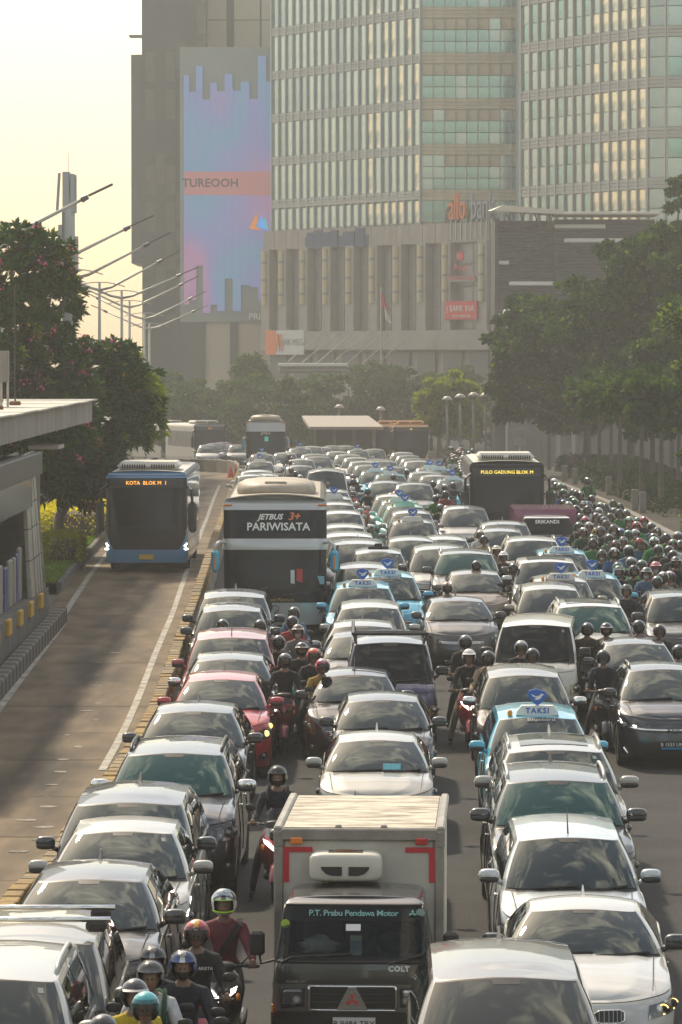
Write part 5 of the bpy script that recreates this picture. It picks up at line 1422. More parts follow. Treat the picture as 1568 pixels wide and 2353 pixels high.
        for sg in (-1, 1):
            for qq in (1 + s.L * .46 - s.A, 1 + s.L * .69 - s.A):
                p = s.B(sg * qq, .80); s.add('door_handle', MB().ell((p.x + sg * .012, p.y, p.z), (.016, .085, .016), 8, 5, p=3).mesh('door_handle', smooth=True), 'handle')
        p = s.G(0, .90); s.add('sensor_housing', s.pmesh('sensor_housing', s.G, [(-.035, .885), (.035, .885), (.045, .955), (-.045, .955)], 4, 3, .012), 'plastic')
        s.add('screen_sticker', s.pmesh('screen_sticker', s.G, [(.40, .80), (.48, .80), (.48, .88), (.40, .88)], 3, 2, .013), 'sticker')
        t = s.wr
        tw = .20
        prof = [(t * .55, -tw / 2), (t * .93, -tw / 2), (t, -tw / 2 + .03), (t, tw / 2 - .03), (t * .93, tw / 2), (t * .55, tw / 2)]
        tyre = MB().lathe(prof, 22, axis='x').mesh('wheel', smooth=True, sharp=40, recalc=True)
        rim = MB().lathe([(0, .075), (t * .2, .085), (t * .50, .06), (t * .62, .098)], 14, axis='x').mesh('rim', recalc=True)
        s.wheelmesh = (tyre, rim, s.w - tw / 2 - .005)
        # roof furniture
        ya = s.y0 + s.rr - .25
        s.fin = MB().add([(-.025, ya - .17, s.H - .03), (.025, ya - .17, s.H - .03), (.025, ya + .06, s.H - .03), (-.025, ya + .06, s.H - .03), (-.006, ya + .02, s.H + .085), (.006, ya + .02, s.H + .085), (.006, ya + .055, s.H + .085), (-.006, ya + .055, s.H + .085)],
            [(0, 1, 5, 4), (1, 2, 6, 5), (2, 3, 7, 6), (3, 0, 4, 7), (4, 5, 6, 7)]).mesh('antenna')
        s.whip = MB().tube([(0, s.y0 + s.rf + .22, s.H - .04), (0, s.y0 + s.rf + .50, s.H + .24)], [.012, .004], 5).mesh('antenna')
        rl = []
        for sg in (-1, 1):
            pts = []
            for a in np.linspace(0, 1, 9):
                p = s.G(sg * (1.08 + .80 * a), 1.0); p.x -= sg * .03
                p.z += .075 * min(1, 7 * a, 7 * (1 - a)) - .01; pts.append(p)
            rl.append(MB().tube(pts, .024, 7).mesh('roof_rail', smooth=True))
        s.railm = rl
        # taxi top sign
        return s
    def place(s, o, keys, lod=0, fin='fin', rails=None, extra=None, skip=()):
        M = dict(paint=P['grey'], glass=M_GL, sideglass=M_GL, seal=M_SEAL, lamp=M_HL, lens=M_HL, drl=M_LED, grille=M_PLAS, grillebar=M_CHR, chrome=M_CHR, plastic=M_PLAS, plate=M_PLB, under=M_UNDER, mirror=None, roof=None, rail=M_GREY, handle=None, sticker=mat('faded_sticker', (.22, .24, .22), .5))
        M.update(keys)
        if M['mirror'] is None: M['mirror'] = M['paint']
        if M['roof'] is None: M['roof'] = M['paint']
        if M['handle'] is None: M['handle'] = M['mirror']
        far_skip = {'fog_lamp_housing', 'wiper', 'air_intake', 'underbody', 'shut_line', 'door_handle', 'sensor_housing', 'screen_sticker'} if lod else set()
        for name, me, ks, subs in s.parts:
            if name in far_skip or name in skip: continue
            if name == 'screen_sticker' and random.random() < .6: continue
            c = put(name, me, [M[k] for k in ks], o)
            if name == 'shut_line': c['kind'] = 'stuff'
            if subs:
                for sn, sm, sk in subs:
                    if sn == 'running_light' and M['drl'] is None: continue
                    if lod and sn in ('projector_lens', 'emblem', 'mirror_base', 'mirror_glass', 'grille_bar', 'fog_lamp'): continue
                    put(sn, sm, [M[sk]], c)
        tyre, rim, wx = s.wheelmesh
        for sg in (-1, 1):
            for yc in ((s.fw,) if lod else (s.fw, s.rw)):
                w_ = put('wheel', tyre, M_TYRE, o, (sg * wx, s.y0 + yc, s.wr))
                if not lod: put('rim', rim, M_RIM, w_, None, (0, 0, 0 if sg > 0 else math.pi))
        if fin == 'fin': put('antenna', s.fin, M['roof'] if M.get('finp') else M_PLAS, o)
        elif fin == 'whip': put('antenna', s.whip, M_PLAS, o)
        if rails:
            for r_ in s.railm: put('roof_rail', r_, rails, o)

CARS = {}
CARS['mpv'] = Car('mpv', 4.40, 1.73, 1.70, .86, 1.10, 1.12, .92, 1.72, 4.05, 4.30, .60, A=.60, nn=2.5, ribs=1, sweep=.34).build()
CARS['bigmpv'] = Car('bigmpv', 4.74, 1.83, 1.80, .95, 1.16, 1.18, 1.08, 1.98, 4.35, 4.62, .655, A=.55, nn=2.8, wr=.345, hlv=(.60, .82), gril=(.40, .46, .80), ribs=1, drl='hook').build()
CARS['suv'] = Car('suv', 4.80, 1.86, 1.84, 1.04, 1.24, 1.26, 1.28, 2.02, 4.40, 4.68, .66, A=.50, nn=3.0, wr=.38, clear=.28, hlv=(.66, .86), gril=(.36, .52, .84), crown=.06, mirs=1.1).build()
CARS['cross'] = Car('cross', 4.34, 1.79, 1.60, .90, 1.07, 1.10, 1.06, 1.92, 3.65, 4.15, .585, A=.62, nn=2.5, wr=.345, clear=.22, hlv=(.62, .84), hlq=(.46, 1.22), gril=(.44, .60, .78), drl='hook').build()
CARS['coupe_suv'] = Car('coupe_suv', 4.45, 1.83, 1.62, .88, 1.06, 1.10, 1.10, 1.98, 3.75, 4.25, .60, A=.60, nn=2.6, wr=.355, clear=.20, hlv=(.66, .80), hlq=(.40, 1.18), gril=(.40, .40, .72), drl='L').build()
CARS['sedan'] = Car('sedan', 4.62, 1.81, 1.43, .72, .96, .98, 1.42, 2.18, 3.25, 3.95, .575, A=.62, nn=2.5, wr=.335, clear=.17, hlv=(.62, .86), hlq=(.44, 1.16), gril=(.22, .60, .86), drl='ring', crown=.06).build()
CARS['small_sedan'] = Car('small_sedan', 4.42, 1.73, 1.475, .78, 1.00, 1.03, 1.08, 1.90, 3.30, 3.90, .575, A=.62, nn=2.4, wr=.31, clear=.18, hlv=(.58, .88), hlq=(.48, 1.25), gril=(.34, .66, .76), drl=None).build()
CARS['hatch'] = Car('hatch', 3.95, 1.70, 1.52, .80, 1.02, 1.06, .92, 1.72, 3.35, 3.80, .575, A=.60, nn=2.4, wr=.30, clear=.18, hlv=(.56, .90), hlq=(.52, 1.10), gril=(.34, .58, .72)).build()
CARS['van'] = Car('van', 4.06, 1.68, 1.90, 1.02, 1.14, 1.14, .42, .98, 3.90, 4.00, .665, wb=.80, A=.30, nn=3.4, wr=.29, clear=.22, hlv=(.44, .66), hlq=(.50, 1.10), gril=(.40, .52, .62), crown=.03, sweep=.20, ribs=1, bulge=.03, fw=.62, mirz=.16, roofcrown=.06,
                    front=[(0, .06), (.2, .0), (.45, .0), (.7, .04), (.9, .09), (1, .16)]).build()
CARS['hiace'] = Car('hiace', 5.3, 1.88, 2.28, 1.12, 1.25, 1.25, .72, 1.62, 5.1, 5.25, .70, wb=.88, A=.36, nn=3.2, wr=.34, clear=.2, hlv=(.52, .72), hlq=(.5, 1.12), gril=(.40, .54, .68), sweep=.26, ribs=1, roofcrown=.10, mirz=.2).build()

def road_yaw(x, y):
    """Heading of traffic here: follows the barrier on its side, straight on the other side."""
    e = 8.0
    sl = (xbar(y + e) - xbar(y - e)) / (2 * e)
    k = max(0.0, min(1.0, (3.0 - x) / 6.0))
    return -math.atan(sl * k * .7 + .008 * (1 - k))

CARN = dict(mpv='minivan', bigmpv='minivan', suv='suv', cross='crossover', coupe_suv='crossover', sedan='sedan', small_sedan='sedan', hatch='hatchback', van='van', hiace='minibus')
NAMES = dict(mpv='family_minivan', bigmpv='large_minivan', suv='suv', cross='crossover_car', coupe_suv='crossover_car', sedan='sedan', small_sedan='sedan', hatch='hatchback', van='delivery_van', hiace='minibus')
PLACED = []
def car(kind, col, px, py, label, yaw=0.0, lod=0, fin='fin', rails=None, group=None, dx=0.0, name=None, cat=None, skip=(), Y=None, **keys):
    """Stand a car so that the top edge of its windscreen is seen at (px, py)."""
    c = CARS[kind]
    p = at(px, py, c.H - .075) if Y is None else Vector((xs(px, Y), Y, gz(Y)))
    rz = road_yaw(p.x, p.y) + R(yaw)
    lf = Vector((0, c.y0 + c.rf + .02, 0)); lf.rotate(Matrix.Rotation(rz, 3, 'Z'))
    y_ = p.y - lf.y
    o = empty(name or NAMES[kind], (p.x - lf.x + dx, y_, gz(y_)), label=label, cat=cat or CARN[kind], group=group or 'cars queuing on the avenue')
    sl = (gz(y_ + 2) - gz(y_ - 2)) / 4
    o.rotation_euler = (math.atan(sl), 0, rz)
    keys.setdefault('paint', P[col])
    c.place(o, keys, lod, fin, rails, skip=skip)
    PLACED.append((o, c))
    o['_k'] = kind
    return o

# ---- the cars, from the nearest backwards: left queue
GL, GLG, GLY = dict(glass=M_GL), dict(glass=M_GLG), dict(glass=M_GLY)
ND = dict(drl=None)
car('suv', 'pearl', -40, 2252, 'silver SUV cut off by the bottom corner with thick grey roof rails', rails=M_GREY, fin=None, **GLY)
wag = car('bigmpv', 'champ', 58, 2166, 'champagne station wagon with two silver roof bars across', fin=None, yaw=1, **{**GLY, **ND})
car('cross', 'dgrey', 207, 2024, 'dark grey crossover with clear headlight beside the helmeted riders', finp=1, drl=None, grillebar=M_PLAS)
car('coupe_suv', 'pearl', 284, 1913, 'pearl white crossover with bracket-shaped running light', finp=0, mirror=P['pearl'])
car('bigmpv', 'ink', 296, 1847, 'blue-black minivan squeezed behind the pearl white crossover', **ND)
car('suv', 'ink', 402, 1733, 'dark SUV with roof rails, chrome mirrors and green-tinted windscreen', rails=M_PLAS, glass=M_GLG, mirror=M_CHR, drl=None, fin=None)
car('coupe_suv', 'black', 446, 1637, 'black crossover in front of the red hatchback-like crossover', **ND)
car('cross', 'red', 509, 1563, 'bright red crossover with one headlight lit', drl=None, grillebar=M_PLAS, lens=M_LEDY)
car('coupe_suv', 'dgrey', 528, 1517, 'dark grey crossover with a white bracket light between two red cars', mirror=M_CHR)
car('bigmpv', 'wine', 532, 1467, 'dusty red minivan second red car from the front in the barrier queue', fin='whip', **ND)
car('mpv', 'dgrey', 532, 1404, 'dark minivan between red minivan and touring coach')
car('bigmpv', 'black', 538, 1372, 'black minivan whose roof shows right below the touring coach', **ND)
# centre queue
car('sedan', 'bronze', 815, 1862, 'bronze sedan mostly hidden behind the refrigerated truck box', **ND)
car('small_sedan', 'pearl', 866, 1703, 'pearl white sedan with a blue card on its dashboard', finp=1)
car('hatch', 'black', 880, 1611, 'black hatchback directly behind the pearl white sedan', fin='fin')
car('hatch', 'ink', 815, 1553, 'dark blue hatchback with yellowed oval headlights', lamp=M_HLY, fin='whip')
car('cross', 'silver', 834, 1440, 'silver car roof peeping over the navy van', **ND)
car('small_sedan', 'dgrey', 832, 1464, 'grey sedan half hidden at the left of the navy van', **ND)
car('mpv', 'pearl', 850, 1397, 'whitish minivan in front of the two blue taxis', fin='fin', mirror=P['pearl'])
car('mpv', 'silver', 838, 1306, 'silver minivan left of the right-hand central taxi', lod=0)
car('mpv', 'silver', 870, 1271, 'silver minivan with a black lamp box on its roof', fin=None)
car('bigmpv', 'silver', 823, 1251, 'silver minivan with roof ribs beside the coach mirror', lod=1, **ND)
car('bigmpv', 'white', 800, 1233, 'white minivan tucked against the coach side', lod=1, **ND)
car('mpv', 'pearl', 790, 1213, 'pearl minivan second behind the coach mirror', lod=1)
car('mpv', 'white', 785, 1181, 'white minivan with large chrome mirror beside the coach roof', lod=1, mirror=M_CHR)
car('mpv', 'champ', 772, 1161, 'gold-roofed minivan behind the white one beside the coach', lod=1)
# right queues
car('bigmpv', 'beige', 1163, 2249, 'beige-grey minivan cut off at the bottom beside the truck', finp=1, **{**GLY, **ND})
bmw = car('sedan', 'white', 1342, 2092, 'white sedan with glowing ring headlights and kidney-shaped grille', mirror=P['black'], drl=M_LEDY, finp=1, yaw=-2.2, skip=('grille',), lens=M_PLAS)
car('mpv', 'icy', 1307, 1927, 'icy silver minivan with ribbed roof and thin whip aerial', fin='whip')
car('suv', 'black', 1281, 1796, 'black SUV with amber running light and silver roof rails', rails=M_GREY, drl=M_LEDY, fin='fin', glass=M_GLG)
car('suv', 'pearl', 1277, 1726, 'white SUV with dark panoramic roof behind the black SUV', rails=P['pearl'], fin='fin', finp=1, drl=None)
car('mpv', 'bronze', 1204, 1554, 'dark bronze minivan right behind the front blue taxi', mirror=M_CHR, fin=None, drl=None)
byd = car('coupe_suv', 'ink', 1524, 1540, 'navy-black crossover with light bar and plate reading B 1533 UNT', fin=None, drl=M_LED, finp=1, rails=P['black'], skip=('grille', 'fog_lamp_housing'), yaw=1)
car('hatch', 'dgrey', 1460, 1481, 'dark small car between the two rear-right riders and the crossover', **ND)
car('suv', 'white', 1356, 1394, 'white SUV with grey sunroof right of the cream van', rails=P['white'], drl=None, glass=M_GLG)
car('suv', 'dgrey', 1570, 1372, 'dark SUV cut by the photo edge below the helmet crowd', fin=None, drl=None, grillebar=M_PLAS)
car('mpv', 'champ', 1265, 1355, 'champagne minivan left of the taxi in the right queue', fin='fin')
car('small_sedan', 'dgrey', 1052, 1382, 'dark grey sedan with round emblem facing the navy van side', mirror=P['dgrey'], yaw=1.5)
car('hatch', 'bronze', 1092, 1320, 'brownish grey hatchback below the green-screened SUV', fin=None)
car('suv', 'dgrey', 1071, 1273, 'dark grey SUV with green-tinted windscreen and rails', rails=M_GREY, glass=M_GLG, drl=None)
car('suv', 'white', 1223, 1243, 'white SUV directly in front of the small purple truck', rails=P['white'], drl=None, fin='fin')
car('suv', 'white', 1258, 1292, 'white SUV with sunroof between taxi and purple truck', drl=None, fin='fin')
car('mpv', 'pearl', 1022, 1241, 'pearl minivan left of the riders by the black bus', lod=1)
car('bigmpv', 'silver', 1012, 1263, 'silver minivan behind the green-screened SUV', lod=0, **ND)
car('mpv', 'silver', 946, 1243, 'pale silver car nose-on behind the taxi with grey roof', lod=1)
car('mpv', 'silver', 946, 1180, 'silver minivan between two mint taxis and the grey one', lod=1)
car('bigmpv', 'grey', 951, 1115, 'grey minivan right of the row of taxis, far centre', lod=1, **ND)
car('bigmpv', 'silver', 887, 1111, 'silver minivan left of the grey one, far centre', lod=1, **ND)
car('hiace', 'white', 750, 1083, 'tall white minibus far back left of centre', lod=1, fin=None)
car('mpv', 'silver', 759, 1110, 'silver car right in front of the white minibus', lod=1)
car('bigmpv', 'pearl', 758, 1131, 'pearl minivan between minibus and half-blue taxi', lod=1, **ND)
car('mpv', 'grey', 1150, 1222, 'grey van nose squeezed between black bus and purple truck', lod=1)
car('bigmpv', 'silver', 1068, 1170, 'silver car partly hidden by riders at the black bus corner', lod=1, **ND)
car('bigmpv', 'dgrey', 1160, 1206, 'shadowed dark van beside the purple truck box', lod=1, **ND)
car('mpv', 'pearl', 903, 1142, 'pearl car left of the front mint taxi', lod=1)

# ---- details that single cars carry
def child(o, name, mb, m, **kw): return put(name, mb.mesh(name, **kw), m, o)
c = CARS['bigmpv']
for yy_ in (c.rf + .35, c.rf + 1.15):
    b_ = put('roof_bar', MB().tube([(-.80, c.y0 + yy_, c.H + .10), (.80, c.y0 + yy_, c.H + .10)], .028, 8).mesh('roof_bar', smooth=True), M_CHR, wag)
    for sg in (-1, 1):
        put('bar_foot', MB().box((sg * .66, c.y0 + yy_, c.H + .035), (.20, .09, .11), ch=.03).mesh('bar_foot'), M_PLAS, b_)
def sunroof(o, kind, m=M_GLY):
    c = CARS[kind]; rows = []
    for a in np.linspace(.18, .72, 8):
        y_ = c.y0 + c.rf + (c.rr - c.rf) * a
        rows.append([(x, y_, c.zroof(y_) - c.roofcrown * (x / c.wt) ** 2 + .008) for x in np.linspace(-c.wt * .72, c.wt * .72, 8)])
    put('sunroof', MB().grid(rows, flip=True).mesh('sunroof', smooth=True), m, o)
for o, c in PLACED:
    if o['_k'] == 'suv' and any(w_ in o['label'] for w_ in ('panoramic', 'sunroof')): sunroof(o, 'suv')
c = CARS['coupe_suv']
lb = put('light_bar', MB().tube([c.B(q, .70) + Vector((0, -.02, 0)) for q in np.linspace(-.55, .55, 13)], .028, 8).mesh('light_bar', smooth=True), M_CHR, byd)
p_ = c.B(0, .70); text('badge_lettering', 'BYD', .10, (p_.x, p_.y - .055, p_.z), lb, M_DARK, space=1.25)
p_ = c.B(0, c.plate_v); text('plate_lettering', 'B 1533 UNT', .085, (0, p_.y - .034, p_.z + .01), byd, M_WLET, ext=.002)
put('plate_strip', MB().box((0, p_.y - .03, p_.z - .055), (.42, .006, .03)).mesh('plate_strip'), mat('plate_blue', (.02, .2, .45), .4), byd)
for sg in (-1, 1):
    a_, b_ = c.B(sg * .60, .10), c.B(sg * .70, .22)
    put('bumper_blade', MB().tube([a_ + Vector((0, -.02, 0)), b_ + Vector((0, -.02, 0))], [.012, .03], 6).mesh('bumper_blade'), M_CHR, byd)
for o, c in PLACED:
    if 'blue card' in o['label']:
        p_ = c.G(.10, .14); put('dashboard_card', MB().box((p_.x, p_.y - .03, p_.z + .03), (.26, .01, .10), rot=Matrix.Rotation(R(-32), 3, 'X')).mesh('dashboard_card'), mat('card_blue', (.10, .50, .62), .4, col2=(.3, .55, .6), vscale=20), o)
    if 'black lamp box' in o['label']:
        y_ = c.y0 + c.rf + .3
        put('roof_lamp_box', MB().box((0, y_, c.H + .05), (.55, .12, .09), ch=.02).box((0, y_, c.H + .12), (.2, .1, .1), ch=.02).mesh('roof_lamp_box'), M_PLAS, o)
    if 'round emblem' in o['label']:
        p_ = c.B(0, .70)
        put('round_emblem', MB().lathe([(0, -.01), (.075, -.01), (.08, 0.01), (0, .01)], 16, (p_.x, p_.y - .04, p_.z + .02), 'y').mesh('round_emblem', recalc=True), mat('emblem_blue', (.10, .22, .42), .2, .4), o)
        text('emblem_lettering', 'VW', .075, (p_.x, p_.y - .055, p_.z + .02), o, M_WLET, ext=.002)

c = CARS['sedan']
for sg in (-1, 1):
    rows_k = []
    kd = MB()
    qv = [(.03, .66), (.06, .62), (.19, .615), (.225, .66), (.225, .80), (.19, .845), (.06, .845), (.03, .80)]
    pts_k = [c.B(sg * q, v) + Vector((0, -.016, 0)) for q, v in qv]
    kg = put('kidney_grille', MB().add(pts_k, [tuple(range(8))]).mesh('kidney_grille'), M_PLAS, bmw)
    put('grille_rim', MB().tube(pts_k + [pts_k[0]], .011, 6).mesh('grille_rim', smooth=True), M_CHR, kg)
    for k_ in range(6):
        q = .055 + k_ * .029
        put('grille_slat', MB().tube([c.B(sg * q, .63) + Vector((0, -.024, 0)), c.B(sg * q, .835) + Vector((0, -.024, 0))], .005, 4).mesh('grille_slat'), M_GREY, kg)

# ---- taxis
M_TBLUE = mat('sign_blue', (0.02, 0.13, 0.50), 0.35)
M_BCN = mat('beacon_amber', (0.70, 0.26, 0.02), 0.3)
house = MB().prism([(-.33, 0), (.33, 0), (.31, .07), (.24, .15), (-.24, .15), (-.31, .07)], 'y', -.07, .07).mesh('roof_sign', recalc=True)
dia = MB().prism([(-.155, .06), (-.13, .13), (-.02, .16), (.12, .12), (.155, .05), (.06, -.06), (.0, -.10), (-.07, -.05)], 'y', -.025, .025).mesh('sign_diamond', recalc=True)
bird = MB().prism([(-.10, .085), (-.02, .045), (.03, .055), (.06, .09), (.11, .075), (.075, .055), (.055, .015), (.01, -.01), (-.05, -.005), (-.015, .02), (-.07, .045)], 'y', -.035, -.026).mesh('bird_emblem', recalc=True)
def taxi(kind, col, px, py, label, yaw=0.0, lod=0, words=True, beacon=True, msign=None):
    o = car(kind, col, px, py, label, yaw, lod, fin=None, group='taxis in the queue', name='taxi', cat='taxi', drl=None, mirror=P[col])
    c = CARS[kind]; y_ = c.y0 + c.rf + .22
    s_ = put('roof_sign', house, msign or M_WLET, o, (0, y_, c.H - .045))
    d_ = put('sign_diamond', dia, M_TBLUE, o, (0, y_, c.H + .20))
    put('bird_emblem', bird, M_WLET, d_)
    if not lod: text('sign_lettering', 'TAKSI', .12, (0, -.076, .07), s_, M_TBLUE, space=1.2, ext=.003, bold=.003)
    if beacon: put('beacon', MB().lathe([(0, .09), (.03, .085), (.04, .05), (.035, 0)], 10, (-.42, y_, c.H - .06)).mesh('beacon', smooth=True), M_BCN, o)
    if words and not lod:
        a_, b_ = c.G(0, .86), c.G(0, .94); dd = b_ - a_
        text('windscreen_lettering', 'Bluebird', .13, (0.05, a_.y + dd.y * .5 - .02, a_.z + dd.z * .5 + .018), o, mat('faded_white', (.40, .42, .40), .5), tilt=math.atan2(dd.z, dd.y), ext=.001)
    return o
taxi('mpv', 'taxi', 1236, 1650, 'front blue taxi with lettered roof sign in the right queue')
taxi('mpv', 'taxi', 834, 1351, 'blue taxi in the centre whose mirror sticks out towards the coach')
taxi('mpv', 'taxi', 892, 1326, 'blue taxi right behind the other central taxi, nose turned right', yaw=2)
taxi('mpv', 'taxi', 1362, 1329, 'blue taxi beside the helmet crowd in the right queue')
taxi('mpv', 'champ', 1290, 1336, 'beige taxi with only its blue sign above the champagne minivan', words=False)
taxi('mpv', 'taxi', 1292, 1272, 'blue taxi half hidden by the white SUV near the purple truck')
taxi('mpv', 'icy', 768, 1147, 'pale taxi with turquoise bonnet edge beside the coach roof', lod=1)
taxi('mpv', 'mint', 918, 1154, 'mint green taxi front one of the mint pair', lod=1)
taxi('mpv', 'mint', 931, 1165, 'mint green taxi squeezed behind its twin', lod=1, msign=P['mint'])
taxi('mpv', 'grey', 949, 1201, 'grey-roofed taxi nearest of the far centre taxis', lod=1)
taxi('mpv', 'taxi', 863, 1085, 'blue taxi left of a pair, far centre', lod=1)
taxi('mpv', 'taxi', 897, 1093, 'blue taxi right of a pair, far centre', lod=1)
taxi('mpv', 'taxi', 1040, 1104, 'blue taxi behind riders left of the black bus', lod=1)
taxi('mpv', 'icy', 988, 1078, 'pale taxi far back in the right lanes', lod=1)
taxi('mpv', 'taxi', 1010, 1081, 'blue roofed taxi beside the pale far taxi', lod=1)
taxi('mpv', 'white', 602, 1046, 'white taxi below the distant coach', lod=1)
taxi('mpv', 'cream', 597, 1063, 'cream taxi in front of the white one near the distant coach', lod=1)
taxi('bigmpv', 'white', 690, 1032, 'white taxi deep in the distance right of the far coach', lod=1)
taxi('mpv', 'white', 822, 1036, 'white taxi deep in the distance before the far shelter', lod=1)
# ---- far part of the queue
FARC = [('bigmpv', 'white', 590, 1085, 'white minivan just past the red cones'), ('mpv', 'white', 607, 1094, 'white car behind the coach roof with dark roof rack'), ('mpv', 'lilac', 640, 1110, 'lilac tinted car roof right above the coach'), ('mpv', 'white', 595, 1110, 'white car roof left above the coach'),
    ('mpv', 'silver', 578, 1095, 'silver car nearest the red cones'), ('mpv', 'white', 693, 1058, 'white car left of the tall minibus, far'), ('mpv', 'silver', 688, 1073, 'silver car just left of the tall minibus'), ('bigmpv', 'silver', 722, 1046, 'greenish silver car behind the tall minibus'), ('bigmpv', 'grey', 730, 1052, 'grey car immediately behind the tall minibus'),
    ('mpv', 'white', 775, 1040, 'white car in the far centre row'), ('bigmpv', 'pearl', 800, 1047, 'pearl car before the far shelter'), ('mpv', 'white', 818, 1054, 'white car right of the pearl car, far row'), ('bigmpv', 'white', 836, 1063, 'white minivan in the far middle lanes'), ('mpv', 'silver', 846, 1072, 'silver car touching the pair of far taxis'),
    ('suv', 'grey', 870, 1058, 'grey SUV with roof box in far centre'), ('bigmpv', 'silver', 880, 1062, 'silver minivan under the orange topped bus'), ('mpv', 'white', 925, 1042, 'white car directly in front of the orange topped bus'), ('mpv', 'silver', 938, 1049, 'silver car second in front of the orange topped bus'), ('mpv', 'grey', 950, 1056, 'grey car third in front of the orange topped bus'),
    ('bigmpv', 'white', 962, 1062, 'white minivan near the far riders'), ('bigmpv', 'silver', 978, 1088, 'silver minivan left of the blue roofed far taxi'), ('mpv', 'champ', 1000, 1096, 'champagne car in front of the far taxis'), ('mpv', 'silver', 905, 1076, 'silver car behind the right far taxi'), ('mpv', 'white', 655, 1043, 'white car beside the distant coach wheel'),
    ('mpv', 'white', 740, 1030, 'white car at the very end of the queue, centre'), ('mpv', 'silver', 765, 1026, 'silver car at the very end of the queue by the dark bus'), ('bigmpv', 'white', 715, 1028, 'white minivan at the very end of the queue'), ('mpv', 'silver', 860, 1034, 'silver car at the end of the queue left of the orange topped bus'), ('mpv', 'pearl', 793, 1026, 'pearl car at the very end of the queue by the shelter')]
for i, (k_, c_, x_, y_, lab) in enumerate(FARC):
    car(k_, c_, x_, y_, lab, lod=1, fin=None, group='distant cars in the queue', drl=None)
# oncoming-turn traffic beyond the lane wall
for i, (k_, c_, x_, y_, lab) in enumerate([('mpv', 'silver', 478, 1040, 'silver car beyond the curved lane wall, first from the bus'), ('bigmpv', 'grey', 496, 1036, 'grey minivan beyond the curved lane wall'), ('mpv', 'red', 524, 1034, 'reddish car beyond the curved lane wall'), ('mpv', 'grey', 548, 1034, 'grey car beyond the curved lane wall with lamp lit'), ('bigmpv', 'silver', 512, 1029, 'silver minivan behind the reddish car beyond the wall')]):
    car(k_, c_, x_, y_, lab, lod=1, fin=None, group='cars beyond the lane wall', drl=None, Y=[283, 287, 290, 286, 300][i])

# ---- cream van and navy van
van = car('van', 'cream', 1232, 1437, 'cream delivery van with yellowed headlamps among the riders', lamp=M_HLY, fin=None, yaw=-4.5, mirror=M_PLAS, glass=M_GLB, drl=None)
nvan = car('van', 'violet', 897, 1478, 'navy violet van with black roof rack and gold-tinted lamps', lamp=M_HLY, fin=None, mirror=M_PLAS, glass=M_GLB, drl=None)
c = CARS['van']
rk_ = put('roof_rack', MB().tube([(-.66, c.y0 + c.rf - .02, c.H + .10), (.66, c.y0 + c.rf - .02, c.H + .10)], .03, 6).tube([(-.66, c.y0 + c.rf + .2, c.H + .10), (.66, c.y0 + c.rf + .2, c.H + .10)], .03, 6).tube([(-.66, c.y0 + c.rf + .42, c.H + .10), (.66, c.y0 + c.rf + .42, c.H + .10)], .03, 6).mesh('roof_rack'), M_PLAS, nvan)
for sg in (-1, 1):
    put('rack_rail', MB().tube([(sg * .68, c.y0 + c.rf - .05, c.H + .10), (sg * .68, c.y0 + c.rr - .1, c.H + .10)], .032, 6).mesh('rack_rail'), M_PLAS, rk_)
    for yy_ in (.1, 1.3, 2.5): put('rack_foot', MB().tube([(sg * .62, c.y0 + c.rf + yy_, c.H - .08), (sg * .68, c.y0 + c.rf + yy_, c.H + .1)], .022, 5).mesh('rack_foot'), M_PLAS, rk_)

